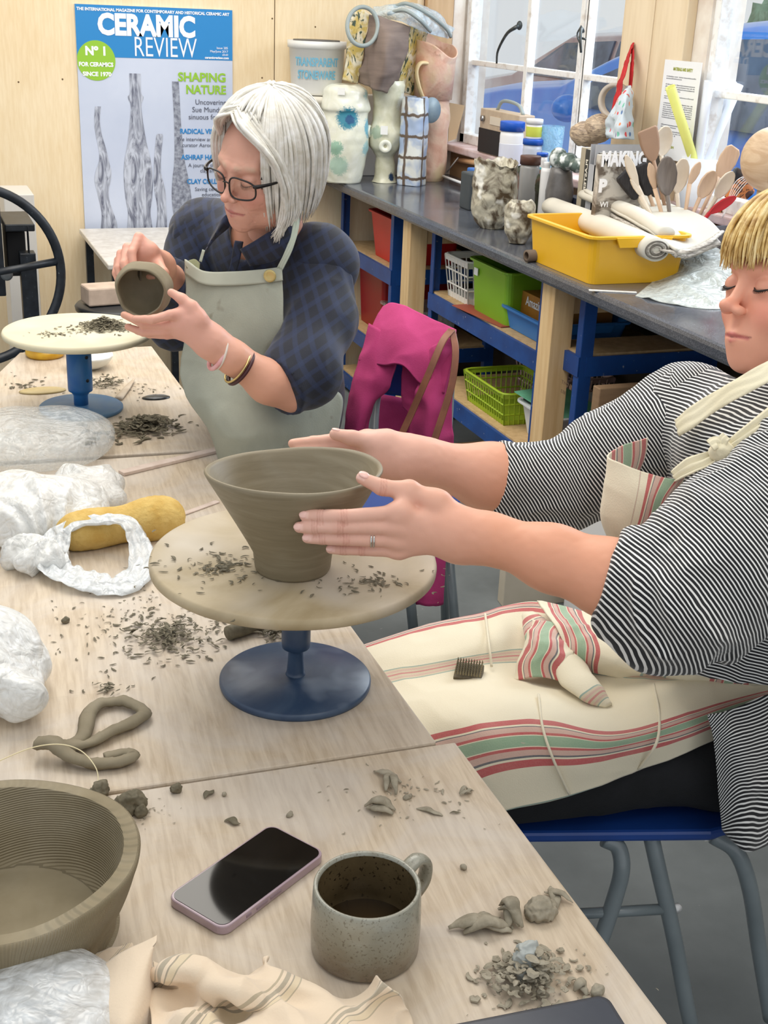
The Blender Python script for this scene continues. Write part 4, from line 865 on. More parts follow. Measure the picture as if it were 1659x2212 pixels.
# ================================================================ on the worktop, back corner
M_bucket = mat('white_bucket', (232, 232, 228), (222, 222, 218), sc=3, rough=.4); M_bucket2 = mat('cream_bucket', (224, 218, 204), rough=.45)
BY = 5.325; bk = Y(684, 140, BY); zb0, zb1 = Y(684, 203, BY)[2], Y(684, 88, BY)[2]; bw = .119
bu = thing('bucket', 'white plastic bucket lettered in blue, stacked on a cream one', 'bucket', (bk[0], BY, zb0))
obj('body', lathe([(0, 0), (bw*.84, 0), (bw*.88, .01), (bw*.97, (zb1-zb0)*.86), (bw*1.03, (zb1-zb0)*.87), (bw*1.04, (zb1-zb0)), (bw*.98, (zb1-zb0)), (bw*.93, (zb1-zb0)*.8), (bw*.8, .01), (0, .01)], (bk[0], BY, zb0), 64), M_bucket, bu)
obj('lid', prism([(bk[0]+.1*cos(a)*(1 if a < 4 else .7), BY+.1*sin(a)) for a in np.linspace(0, 2*pi, 20, endpoint=False)], zb1-.004, zb1+.004), mat('dark_lid', (96, 94, 92), rough=.5), bu)
def wraptext(items, mt, name, parent, cx_, cy_, r, phi0, z0):
    o = textm([(s, sz, np.array([0, 0, z]), 'CENTER', b, wm) for s, sz, z, b, wm in items], mt, name, None, (1, 0, 0), (0, 0, 1), .0006)
    me = o.data; base = np.array(o.location)
    for v in me.vertices:
        p = np.array(v.co[:])+base; a = phi0+p[0]/r; rad = r-(p[1]) ; v.co = (cx_+rad*cos(a)-parent.location[0], cy_+rad*sin(a)-parent.location[1], z0+p[2]-parent.location[2])
    o.location = (0, 0, 0); o.parent = parent; o['label'] = 'blue handwritten lettering'; return o
wraptext([('TRANSPARENT', .046, .105, .0012, .2), ('STONEWARE', .046, .055, .0012, .17)], mat('blue_marker', (110, 176, 204), rough=.5), 'handwriting', bu, bk[0], BY, bw*.955, -pi/2-.30, zb0+.01)
obj('bucket', lathe([(0, 0), (bw*.86, 0), (bw*.92, .01), (bw*1.0, (zb0-CZ)-.03), (bw*1.05, zb0-CZ-.028), (bw*1.05, zb0-CZ-.004), (0, zb0-CZ-.004)], (bk[0], BY, CZ), 64), M_bucket2, label='cream lidded bucket beneath the white bucket', cat='bucket')
# tote bags
def yv_(px, py, y): return Y(px, py, y)
M_taupe = mat('taupe_canvas', (138, 122, 112), (122, 106, 98), sc=4, stretch=(1, 1, 12), rough=.85, bump=.3, bsc=200)
def pattern_mat():
    s = NT('tree_print_oilcloth'); c = s.co(); n1 = s.noise(c, 16, 3, dist=.6); col = s.ramp(n1, [(.4, (226, 218, 196)), (.55, (200, 176, 96))])
    col = s.mix(s.ramp(s.noise(s.n('Mapping', i_0=c, i_3=(1, 1, .6)), 28, 3, dist=1.8), [(.55, (0, 0, 0)), (.6, (255, 255, 255))]), col, lin((54, 74, 60)))
    s.set(Base_Color=col, Roughness=.5); return s.m
M_pat = pattern_mat()
tg = thing('tote_bag', 'taupe tote bag with tree-print lining leaning above the vases', 'bag', Y(820, 200, 5.2))
sheet([[yv_(798, 32, 5.1), yv_(840, 40, 5.08), yv_(888, 58, 5.12)], [yv_(788, 90, 5.12), yv_(835, 90, 5.0), yv_(880, 110, 5.08)], [yv_(780, 140, 5.14), yv_(830, 140, 4.99), yv_(866, 150, 5.1)], [yv_(770, 178, 5.2), yv_(815, 195, 5.04), yv_(850, 205, 5.14)]], 40, 40, M_taupe, 'front_panel', tg, amp=.012, f=9, seed=3, solid=.006)
sheet([[yv_(760, 20, 5.16), yv_(780, 18, 5.14), yv_(798, 32, 5.11)], [yv_(752, 70, 5.16), yv_(772, 70, 5.12), yv_(790, 80, 5.11)], [yv_(748, 120, 5.18), yv_(770, 125, 5.14), yv_(782, 135, 5.13)], [yv_(740, 172, 5.2), yv_(758, 176, 5.18), yv_(772, 180, 5.19)]], 40, 24, M_pat, 'side_panel', tg, amp=.008, f=12, seed=4, solid=.006)
sheet([[yv_(886, 56, 5.14), yv_(905, 62, 5.2), yv_(925, 70, 5.26)], [yv_(878, 110, 5.12), yv_(892, 115, 5.2), yv_(915, 118, 5.26)], [yv_(864, 150, 5.14), yv_(880, 170, 5.2), yv_(905, 180, 5.26)], [yv_(850, 205, 5.16), yv_(870, 200, 5.2), yv_(900, 210, 5.26)]], 40, 24, M_pat, 'side_panel', tg, amp=.008, f=12, seed=5, solid=.006)
M_cord = mat('grey_green_rubber', (150, 160, 158), rough=.4)
rg = [yv_(752+31+33*cos(a), 57+42*sin(a), 5.06-.02*sin(a)) for a in np.linspace(.1, 2*pi+.1, 40, endpoint=False)]
obj('round_handle', tube(rg, .0085, 10, closed=True), M_cord, tg)
flat('storage_box', bb(yv_(775, 300, 5.36)[0], yv_(895, 300, 5.36)[0], 5.36, 5.44, CZ, yv_(775, 205, 5.36)[2]), mat('offwhite_box', (222, 220, 216), (206, 202, 198), sc=5, rough=.5), label='off-white box behind the vases supporting the tote bag', cat='box', bevel=.004)
pbg = thing('clear_bag', 'clear plastic bag with grey tube handles on top of the tote bag', 'bag', yv_(890, 80, 5.2))
sheet([[yv_(806, 14, 5.3), yv_(850, 6, 5.26), yv_(900, 8, 5.25), yv_(950, 30, 5.26), yv_(982, 62, 5.3)], [yv_(805, 34, 5.2), yv_(850, 22, 5.12), yv_(900, 30, 5.1), yv_(945, 52, 5.14), yv_(975, 76, 5.2)], [yv_(840, 42, 5.14), yv_(865, 46, 5.1), yv_(890, 58, 5.1), yv_(930, 74, 5.12), yv_(968, 84, 5.18)]], 30, 50, plastic('clear_blue_plastic', (206, 226, 238), .7), 'film', pbg, amp=.014, f=14, seed=6, solid=.001)
for pth in ([(852, 14, 5.2), (880, 8, 5.15), (925, 30, 5.12), (962, 60, 5.14), (974, 80, 5.16)], [(838, 30, 5.14), (872, 22, 5.08), (905, 42, 5.06), (930, 68, 5.1)]): obj('tube_handle', tube([yv_(*p) for p in pth], .0075, 8, 30), M_cord, pbg)
# vases
def wz(px, py): return Z(px, py, CZ)
voff = 9
def vase(px, py, prof_px, top_py, mt, nm, lab, n=72, wob=None, bulges=(), sq=None, parent=None, open_=False):
    c = wz(px, py+voff); d = dep(c); k = d/FPX; zt = X(px, top_py, c[0])[2]; Hh = zt-CZ; sc = Hh/(py-top_py)
    pr_ = spline([(r*k, (py-y)*sc, 0) for r, y in prof_px], 60); pr_ = [(max(p[0], 1e-4), max(p[1], 0)) for p in pr_]
    if open_: pr_ += [(pr_[-1][0]-.006, pr_[-1][1]-.002), (pr_[-1][0]-.009, pr_[-1][1]-.05), (.001, pr_[-1][1]-.06)]
    else: pr_ = pr_+[(1e-4, pr_[-1][1]-.004)]
    V, F_ = lathe([(1e-4, 0)]+pr_, (0, 0, 0), n, wob=wob)
    if sq: a = np.arctan2(V[:, 1], V[:, 0]); V[:, :2] *= (1+sq*np.cos(4*a))[:, None]
    V = V+(normals(V, np.array([f for f in F_ if len(f) == 4]))*.004*fbm(V, 22, 2, len(lab))[:, None])
    return c, V+c, F_
def glaze(nm, base, base2, spots, rough=.35):
    s = NT(nm); c = s.co(); col = s.ramp(s.noise(c, 18, 4, dist=1), [(.35, base), (.65, base2)])
    for (ctr, rad, cl, amt) in spots:
        dv = s.n('VectorMath', 1, operation='DISTANCE', i_0=c, i_1=tuple(ctr)); nz = s.noise(c, 60, 3, dist=2)
        f = s.ramp(s.math('ADD', s.math('DIVIDE', dv, rad*2), s.math('MULTIPLY', nz, .5)), [(.62, (int(255*amt),)*3), (.76, (0, 0, 0))]); col = s.mix(f, col, lin(cl))
    s.set(Base_Color=col, Roughness=rough, Coat_Weight=.4); s.bump(s.noise(c, 30, 3), .3, .004); return s.m
c, V, F_ = vase(742, 384, [(36, 384), (42, 360), (50, 320), (52, 300), (50, 270), (47, 240), (52, 228), (48, 205), (44, 190), (30, 181)], 178, None, '', 'v1')
M_v1 = glaze('cream_blue_flower_glaze', (226, 226, 206), (236, 236, 222), [((-.02, -.085, .27), .05, (62, 138, 160), 1), ((-.012, -.09, .265), .022, (34, 84, 128), 1), ((.085, -.05, .23), .045, (104, 178, 204), 1), ((-.06, -.07, .15), .035, (122, 178, 150), .9), ((-.05, -.07, .08), .045, (126, 182, 162), .8), ((.07, -.06, .15), .035, (140, 198, 206), .9), ((.05, -.05, .36), .03, (120, 190, 196), .8)])
v1 = thing('vase', 'fat cream vase with blue flower and a side spout', 'vase', c, 'hand-built vases on the worktop'); obj('body', (V, F_), M_v1, v1)
sp0 = c+[.1, -.03, .21]; obj('spout', lathe([(.022, -.03), (.026, 0), (.022, .004), (.017, 0), (.012, -.02), (0, -.02)], sp0, 24, R=frame((0, 0, 1), (.7, -.4, .8))), M_v1, v1)
flat('price_label', box(c+[-.05, -.088, .37], (.03, .001, .028), rotz(-.5)), mat('paper_label', (240, 240, 236)), v1)
c, V, F_ = vase(830, 384, [(28, 384), (24, 372), (19, 335), (24, 322), (36, 305), (40, 280), (34, 262), (30, 240), (29, 222), (34, 200), (37, 182), (34, 170)], 167, None, '', 'vase2', open_=True)
M_v2 = glaze('pale_olive_glaze', (206, 204, 176), (224, 222, 200), [((.09, -.03, .2), .05, (36, 48, 66), 1), ((.07, -.06, .12), .035, (42, 56, 80), 1), ((.02, -.05, .03), .02, (50, 70, 100), 1), ((-.06, -.05, .21), .03, (120, 156, 130), .8), ((.07, -.05, .33), .05, (238, 240, 236), .9)])
v2 = thing('vase', 'pale olive footed vase with black drips and a small spout', 'vase', c, 'hand-built vases on the worktop'); obj('body', (V, F_), M_v2, v2)
obj('spout', lathe([(.024, -.02), (.027, .004), (.022, .01), (.008, .004), (.006, -.01), (0, -.01)], c+[-.03, -.075, .155], 24, R=frame((0, 0, 1), (-.3, -1, -.1))), mat('cream_glaze', (230, 230, 214), rough=.3), v2)
flat('price_label', box(c+[-.04, -.082, .22], (.03, .001, .035), rotz(-.4)), mat('paper_label2', (240, 240, 236)), v2)
c, V, F_ = vase(889, 390, [(28, 390), (29, 360), (29, 300), (28, 250), (26, 215), (24, 207)], 205, None, '', 'v3', sq=.1)
def gridglaze():
    s = NT('blue_white_grid_glaze'); c = s.co(); col = s.ramp(s.noise(c, 9, 3, dist=.6), [(.4, (226, 228, 222)), (.55, (168, 186, 214))])
    sep = s.t.nodes.new('ShaderNodeSeparateXYZ'); s.t.links.new(s.n('VectorMath', 0, operation='ADD', i_0=c, i_1=s.n('VectorMath', 0, operation='SCALE', i_0=s.t.nodes.new('ShaderNodeTexNoise').outputs[1], **{'i_3': .02})), sep.inputs[0])
    for o, per in ((2, .085), (0, .07)):
        f = s.math('ABSOLUTE', s.math('SUBTRACT', s.math('FRACT', s.math('DIVIDE', sep.outputs[o], per)), .5)); col = s.mix(s.ramp(f, [(.05, (255, 255, 255)), (.09, (0, 0, 0))]), col, lin((104, 88, 74)))
    s.set(Base_Color=col, Roughness=.35); return s.m
v3 = thing('vase', 'slim square blue and white vase crossed by brown lines', 'vase', c, 'hand-built vases on the worktop'); obj('body', (V, F_), gridglaze(), v3)
hx = Y(932, 238, c[1]); obj('fin', lathe([(0, -.006), (.05, -.006), (.052, 0), (.05, .006), (0, .006)], hx, 32, R=frame((0, 0, 1), (0, -1, 0))@np.diag([.8, 1.0, 1.0])), mat('slate_blue_glaze', (142, 160, 170), (120, 140, 156), sc=20, rough=.35), v3)
c = wz(925, 389); k = dep(c)/FPX
def jug():
    n = 80; H = X(925, 90, c[0])[2]-CZ; rows = spline([(30, 0, 0), (34, .04, 0), (36, .12, 0), (36, .3, 0), (38, .45, 0), (35, .6, 0), (37, .75, 0), (41, .88, 0), (46, 1, 0)], 70)
    pr_ = [(1e-4, 0)]+[(r*k, z*H) for r, z, _ in rows]; m = len(pr_); pr_ += [(pr_[-1][0]-.005, pr_[-1][1]), (pr_[-1][0]-.006, pr_[-1][1]-.05), (pr_[-1][0]-.012, H*.6), (1e-4, H*.58)]
    V, F_ = lathe(pr_, (0, 0, 0), n); a = np.arctan2(V[:, 1], V[:, 0]); t = np.clip((V[:, 2]/H-.72)/.28, 0, 1)
    V[:, 2] += t*(.045*np.cos(a-2.2)+.012*np.cos(3*a)); V[:, :2] *= (1+.05*np.sin(3*a+V[:, 2]*30)*.5+.04*vn(V, 16)*1)[:, None]; V += (ridge(V, 18, 2)*.004)[:, None]*np.array([1, 1, 0])
    return V+c, F_
M_jug = mat('pink_raw_glaze', (238, 208, 184), (222, 172, 150), sc=9, det=5, dist=1.5, rough=.6, c3=(226, 206, 162), sc3=8, t3=.5, w3=.2, bump=.5, bsc=30, bd=.006)
jg = thing('jug', 'tall pink and cream hand-built jug with torn open mouth', 'jug', c); obj('body', jug(), M_jug, jg)
hp = [Y(926, 137, c[1]-.05), Y(908, 137, c[1]-.06), Y(900, 155, c[1]-.06), Y(905, 185, c[1]-.06), Y(915, 215, c[1]-.05)]
obj('handle', tube(hp, [.014, .013, .011, .011, .012], 12, 30, aspect=.6), mat('jug_handle', (226, 204, 160), rough=.5), jg)
flat('card_sheet', slab([Y(972, 222, 5.3), Y(1004, 228, 5.3), Y(985, 300, 5.32), Y(968, 306, 5.32)], (0, .004, 0)), mat('kraft_card', (196, 168, 130)), label='triangle of brown card standing behind the pink jug', cat='card')
# ---------------- sill and middle of worktop
SZ = 1.0955
def sx_(px, x=2.31): return X(px, 320, x)[1]
def onx(px, py, x): return X(px, py, x)
rd = thing('radio', 'cream and black portable radio with handle on the window sill', 'radio', (2.30, sx_(1085), SZ))
yA_, yB_ = onx(1034, 300, 2.28)[1], onx(1118, 300, 2.28)[1]; zt_ = onx(1075, 240, 2.28)[2]
flat('body', bb(2.28, 2.35, yB_, yA_, SZ, zt_), mat('cream_radio', (206, 186, 160), (190, 168, 144), sc=20, rough=.5), rd, bevel=.004)
flat('speaker_grille', bb(2.276, 2.28, yB_+.12, yA_-.004, SZ+.004, SZ+(zt_-SZ)*.56), mat('grille_black', (36, 32, 32), rough=.6), rd)
flat('dial', bb(2.277, 2.28, (yA_+yB_)/2-.02, (yA_+yB_)/2+.08, SZ+(zt_-SZ)*.68, SZ+(zt_-SZ)*.86), mat('dial_cream', (224, 210, 190)), rd)
obj('knob', lathe([(.012, 0), (.012, .012), (0, .013)], (2.279, yA_-.04, SZ+(zt_-SZ)*.78), 16, R=frame((0, 0, 1), (-1, 0, 0))), mat('chrome', (180, 180, 180), metal=1, rough=.3), rd)
obj('handle', tube([(2.31, yA_-.1, zt_), (2.31, yA_-.14, zt_+.035), (2.31, yA_-.22, zt_+.04), (2.31, yA_-.3, zt_+.03), (2.31, yA_-.34, zt_)], .007, 8, 20), M_cord, rd)
def jar(nm, lab, cat, c, r, h, body, lid=None, lh=.02, lr=1.05, group=None, label=None):
    t = thing(nm, lab, cat, c, group); hb_ = h-(lh if lid else 0)
    obj('body', lathe([(0, 0), (r*.95, 0), (r, .004), (r, hb_*.93), (r*.93, hb_), (0, hb_)], c, 36), body, t)
    if lid: obj('lid', lathe([(0, hb_+.0003), (r*lr, hb_+.0003), (r*lr, h-.003), (r*lr*.96, h), (0, h)], c, 36), lid, t)
    if label: obj('label', lathe([(r*1.006, hb_*.15), (r*1.012, hb_*.16), (r*1.012, hb_*.82), (r*1.006, hb_*.83)], c, 36), label, t)
    return t
M_wp = mat('white_plastic', (236, 236, 236), rough=.35); M_bp = mat('blue_plastic_lid', (30, 88, 190), rough=.35)
J1 = onx(1107, 330, 2.2); c1 = np.array([2.2, J1[1], 0]); 
def oncounter(px, py_top, x, base=CZ):   # things standing on the worktop whose foot is hidden
    p = X(px, py_top, x); return np.array([p[0], p[1], base]), p[2]-base
c_, h_ = oncounter(1108, 262, 2.22); jar('tub', 'white tub with bright blue lid in front of the radio', 'tub', c_, .046, h_, M_wp, M_bp, .035, label=mat('tub_label', (214, 216, 226)))
c_, h_ = oncounter(1152, 300, 2.20); jar('paint_pot', 'blue lidded paint pot with pink label beneath a smaller pot', 'paint pot', c_, .036, h_, mat('pot_glass', (190, 196, 210), rough=.3), M_bp, .02, label=mat('pink_label', (216, 60, 120)))
c2_ = c_+[0, 0, h_+.0005]; p_ = X(1152, 256, 2.20); jar('paint_pot', 'small white lidded pot with yellow-green label on top of the blue lidded pot', 'paint pot', c2_, .029, p_[2]-c2_[2], M_wp, M_wp, .018, 1.1, label=mat('yellow_green_label', (196, 204, 80)))
c_, h_ = oncounter(1172, 330, 2.17); jar('paint_pot', 'small turquoise labelled bottle right of the paint pots', 'paint pot', c_, .020, h_, M_wp, M_bp, .012, label=mat('turq_label', (60, 190, 200)))
c_, h_ = oncounter(1195, 272, 2.27); obj('plastic_cup', lathe([(0, 0), (.03, 0), (.044, h_), (.042, h_), (.028, .004), (0, .004)], c_, 32), plastic('pale_blue_plastic', (150, 205, 235), .6), label='translucent pale blue plastic cup by the window', cat='cup')
c_, h_ = oncounter(1182, 350, 2.12); jar('squeeze_bottle', 'small white bottle left of the grey figurine', 'bottle', c_, .02, h_, M_wp, M_wp, .02, .6)
c_, h_ = oncounter(1147, 336, 2.08); jar('coffee_jar', 'glass jar with brown lid behind the dark raku pot', 'jar', c_, .035, h_, mat('jar_glass', (150, 150, 150), rough=.1), mat('brown_lid', (92, 62, 52), rough=.4), .03)
c_, h_ = oncounter(1213, 362, 2.16); obj('grey_pot', lathe([(0, 0), (.03, 0), (.047, .02), (.05, h_*.6), (.04, h_*.9), (.036, h_), (0, h_)], c_, 40), mat('burnished_grey', (120, 118, 118), (96, 94, 94), sc=20, rough=.3), label='burnished grey pot standing right of the white bottle', cat='pot')
gf = c_+[-.01, .01, h_]; V, F_ = join(*[(v, f.tolist()) for v, f in (blob(gf+[0, 0, .03], (.03, .03, .035), .004, .004, 40), blob(gf+[.01, -.05, .025], (.035, .04, .028), .004, .004, 40, sd=2), blob(gf+[.02, -.11, .02], (.03, .035, .022), .004, .005, 40, sd=4))])
obj('figurine', (V, F_), mat('grey_white_figure', (96, 112, 106), (226, 232, 232), sc=26, det=2, lo=.45, hi=.55, rough=.3), label='dark green and white glazed lumpy figurine on the grey pot', cat='figurine')
flat('tin_box', bb(2.12, 2.26, onx(1292, 400, 2.12)[1], onx(1178, 400, 2.12)[1], CZ, CZ+.07), mat('maroon_box', (104, 56, 58), (88, 46, 50), rough=.5), label='flat maroon box under the grey pot and bottles', cat='box', bevel=.004) if False else None
flat('book', bb(2.20, 2.30, onx(1262, 350, 2.2)[1], onx(1225, 350, 2.2)[1], CZ, CZ+.10), mat('navy_book', (40, 44, 60), rough=.5), label='small navy box right of the grey pot', cat='box', bevel=.003)
M_raku = mat('raku_glaze', (196, 190, 170), (88, 74, 56), sc=13, det=7, dist=1.6, rough=.3, lo=.42, hi=.58, c3=(232, 230, 220), sc3=20, t3=.56, w3=.1, bump=.6, bsc=40, bd=.004)
M_raku2 = mat('raku_green', (72, 80, 56), (52, 44, 40), sc=16, det=5, dist=1.5, rough=.35, c3=(120, 86, 76), sc3=14, t3=.5, w3=.1)
M_rakuin = mat('raku_black_inside', (38, 42, 42), rough=.35)
voff = 0
def raku(px, py, prof_px, top, nm, lab, mt, seed, rough=.012):
    c, V, F_ = vase(px, py, prof_px, top, None, '', lab, n=90, open_=True)
    V = V-c; H = V[:, 2].max(); a = np.arctan2(V[:, 1], V[:, 0]); t = np.clip(V[:, 2]/H-.85, 0, .15)/.15
    V[:, 2] += t*rough*(np.sin(2*a+seed)+.8*vn(np.stack([np.cos(a)*2, np.sin(a)*2, a*0+seed], 1), 2)); V = V+(ridge(V, 26, 3, seed)*.004)[:, None]*np.array([1, 1, .2]); V[:, 2] = np.maximum(V[:, 2], 0)
    t_ = thing(nm, lab, 'jar', c, 'raku jars on the worktop'); obj('body', (V+c, F_), mt, t_)
    return c, t_
raku(1062, 492, [(26, 492), (40, 470), (48, 430), (48, 390), (46, 360), (47, 345)], 338, 'raku_jar', 'tall brown and white raku jar with torn rim', M_raku, 1)
raku(1142, 476, [(26, 476), (34, 450), (36, 410), (36, 380), (34, 362)], 362, 'raku_jar', 'dark green and maroon raku jar behind the small white one', M_raku2, 2)
raku(1117, 526, [(18, 526), (22, 518), (30, 495), (34, 470), (32, 445), (22, 432)], 428, 'raku_jar', 'small white crackled raku jar beside the yellow tray', M_raku, 3, .004)
bx_ = wz(1018, 452); flat('dark_box', prism([(bx_[0]-.03, bx_[1]-.04), (bx_[0]+.06, bx_[1]-.04), (bx_[0]+.06, bx_[1]+.05), (bx_[0]-.03, bx_[1]+.05)], CZ, CZ+.135), mat('charcoal_box', (70, 76, 80), (58, 64, 68), sc=5, rough=.6), label='charcoal box half hidden left of the tall raku jar', cat='box', bevel=.006)
flat('blue_lid', bb(bx_[0]+.06, bx_[0]+.16, bx_[1]+.1, bx_[1]+.2, CZ, CZ+.13), mat('blue_tub', (50, 110, 190), rough=.4), label='blue tub behind the charcoal box', cat='tub', bevel=.006)
wtk = thing('wire_rack', 'white wire frame lying by the sill behind the raku jars', 'rack', wz(985, 385))
obj('frame', join(tube([X(950, 378, 2.2), X(1005, 398, 2.2)], .006, 6), tube([X(965, 372, 2.28), X(990, 340, 2.3)], .003, 6)), M_wp, wtk)
obj('dowel', tube([X(985, 345, 2.32), X(1035, 352, 2.28)], .012, 12), mat('dowel_wood', (214, 168, 124), rough=.5), label='round wooden dowel lying along the sill front', cat='dowel')
# books
def bookv(px0_, px1_, ytop, x, dx, col, lab, h0=CZ):
    a, b = X(px0_, ytop, x)[1], X(px1_, ytop, x)[1]; zt = X(px0_, ytop, x)[2]
    return thing('book', lab, 'book', (x+dx/2, (a+b)/2, h0), 'books and files on the worktop'), a, b, zt
M_page = mat('book_pages', (226, 220, 206), rough=.8)
for (u0, u1, yt, x, dx, col, lab, sp_) in [(1256, 1266, 318, 2.06, .2, (170, 160, 140), 'thin mottled book at the left of the row', None), (1266, 1276, 322, 2.06, .2, (52, 52, 50), 'black spined book beside the grey magazine file', 'PLASTER'),
        (1290, 1297, 330, 2.04, .22, (70, 62, 54), 'narrow brown book with pale spine lettering', 'MAKING')]:
    t, a, b, zt = bookv(u0, u1, yt, x, dx, col, lab)
    flat('cover', bb(x, x+dx, b, a, CZ, zt), mat('cover_%s' % lab[:4], col, rough=.5), t, bevel=.0015); flat('pages', bb(x+.004, x+dx-.003, b+.003, a-.003, zt-.001, zt+.0008), M_page, t)
    if sp_: textm([(sp_, .02, np.array([x-.0006, (a+b)/2-.007, zt-.03]), 'LEFT', .0004, .10)], M_page, 'spine_lettering', t, (0, 0, -1), (0, -1, 0) if False else (0, 1, 0), .0004)
fl = thing('magazine_file', 'grey cardboard magazine file between the books', 'file', (2.12, X(1283, 330, 2.04)[1], CZ))
ya_, yb2 = X(1277, 310, 2.03)[1], X(1289, 310, 2.03)[1]; zt = X(1280, 312, 2.03)[2]
flat('side', bb(2.03, 2.28, ya_-.004, ya_, CZ, zt), mat('file_grey', (176, 178, 184), (160, 162, 168), sc=8, rough=.6), fl); flat('side', bb(2.03, 2.28, yb2, yb2+.004, CZ, zt), bpy.data.materials['file_grey'], fl); flat('front', bb(2.03, 2.034, yb2, ya_, CZ, zt-.06), bpy.data.materials['file_grey'], fl)
# front facing book MAKING
fy = 3.36; a_, b_ = Y(1298, 335, fy), Y(1385, 420, fy)
mk = thing('book', 'photo covered book lettered MAKING facing forward behind the spoons', 'book', ((a_[0]+b_[0])/2, fy, CZ), 'books and files on the worktop')
flat('cover', bb(a_[0], b_[0], fy, fy+.025, CZ, a_[2]), mat('photo_cover', (196, 192, 184), (96, 86, 76), sc=12, det=4, dist=1.2, rough=.4, lo=.45, hi=.6), mk, bevel=.002)
q1 = Y(1298, 358, fy-.001)
for it_ in (('MAKING', .058, q1, 'LEFT', .003, (b_[0]-a_[0])*1.0), ('P', .05, q1-[0, 0, .075], 'LEFT', .003, None), ('WI', .022, q1-[-.01, 0, .12], 'LEFT', .0005, None)): textm([it_], M_pwhite, 'cover_lettering', mk, XD, YD, .001)
# apron bag hanging from pillar
hk = X(1366, 96, XW-.04)
M_red = mat('red_strap', (200, 36, 40), (170, 26, 32), sc=20, rough=.7)
def dots():
    s = NT('polka_dot_cotton'); c = s.co((1, 1, 1)); v = s.t.nodes.new('ShaderNodeTexVoronoi'); v.inputs['Scale'].default_value = 34; v.inputs['Randomness'].default_value = .35; s.t.links.new(c, v.inputs['Vector'])
    hue = s.ramp(s.n('TexWhiteNoise', i_0=v.outputs['Position']), [(0, (216, 80, 84)), (.3, (90, 124, 176)), (.55, (232, 140, 90)), (.8, (120, 190, 170))], 'CONSTANT')
    s.set(Base_Color=s.mix(s.ramp(v.outputs['Distance'], [(.24, (255, 255, 255)), (.3, (0, 0, 0))]), lin((202, 214, 224)), hue), Roughness=.85); return s.m
ap = thing('hanging_apron', 'red-strapped pale blue spotted apron hanging from the window post', 'apron', X(1345, 300, 2.30))
ty = hk[1]
def hx_(px, py, x=2.26): return X(px, py, x)
V, Q = ribbon([hk, hx_(1355, 130, 2.28), hx_(1340, 180, 2.24), hx_(1326, 245, 2.22)], [.02, .03, .034, .03], 30, 1, .003, up=(1, 0, 0)); obj('strap', (V, Q), M_red, ap, solid=.002)
V, Q = ribbon([hk, hx_(1366, 140, 2.29), hx_(1362, 190, 2.28)], [.012, .02, .018], 30, 2, .003, up=(1, 0, 0)); obj('strap', (V, Q), M_red, ap, solid=.002)
sheet([[hx_(1350, 185), hx_(1356, 182), hx_(1363, 185)], [hx_(1330, 225, 2.22), hx_(1350, 220, 2.18), hx_(1366, 230, 2.24)], [hx_(1310, 265, 2.22), hx_(1340, 265, 2.16), hx_(1368, 270, 2.24)], [hx_(1306, 298, 2.24), hx_(1338, 300, 2.16), hx_(1368, 302, 2.24)]], 40, 40, dots(), 'apron_cloth', ap, amp=.018, f=16, seed=7, solid=.003)
tpc = hx_(1328, 218, 2.27); obj('tape_roll', lathe([(.045, -.012), (.058, -.012), (.058, .012), (.045, .012), (.045, -.012)], tpc, 36, R=frame((0, 0, 1), (-1, -.6, 0))), mat('tape_beige', (206, 196, 184), (120, 112, 104), sc=2, rough=.5), label='roll of tape hanging behind the red apron strap', cat='tape roll')
V, F_ = join(*[(v, f.tolist()) for v, f in (blob(X(1265, 290, 2.2), (.05, .06, .04), .005, .006, 30), blob(X(1292, 278, 2.22), (.045, .05, .045), .005, .006, 30, sd=3))])
obj('shell', (V, F_), mat('shell_buff', (206, 184, 156), (132, 114, 100), sc=26, det=3, dist=2, stretch=(1, 1, 4), rough=.5), label='pair of knobbly buff clay shells on the grey file', cat='clay shell')
# notice on pillar
n0, n1, n2 = X(1436, 128, XW-.039), X(1512, 132, XW-.039), X(1425, 335, XW-.039)
nt = thing('notice', 'printed instruction sheet with yellow heading on the window post', 'notice', (XW-.04, (n0[1]+n1[1])/2, n2[2]))
yL, yR = n0[1], n0[1]-.21; zT, zB = n0[2], n0[2]-.30
flat('sheet', bb(XW-.0375, XW-.0362, yR, yL, zB, zT), mat('paper_white', (236, 238, 242), rough=.6), nt)
ln = []; rnd = random.Random(3)
for blk, (v0, nl) in enumerate([(.17, 2), (.25, 4), (.37, 2), (.44, 8), (.66, 2), (.72, 3)]):
    for i in range(nl): ln.append((''.join(rnd.choice('aeinorst lumc') for _ in range(46 if i < nl-1 else 24)), .0062, np.array([XW-.0378, yL-.02, zT-(v0+i*.021)*.3/1]), 'LEFT', 0, .168 if i < nl-1 else .09))
textm(ln, mat('print_ink', (90, 92, 104)), 'printed_lines', nt, (0, -1, 0), (0, 0, 1), .0003)
textm([('MATERIALS AND SAFETY', .013, np.array([XW-.0378, yL-.055, zT-.03]), 'LEFT', .0006, .11), ('PLEASE WASH', .010, np.array([XW-.0378, yL-.02, zT-.265]), 'LEFT', .0004, .09)], mat('olive_ink', (150, 158, 40)), 'heading', nt, (0, -1, 0), (0, 0, 1), .0003)
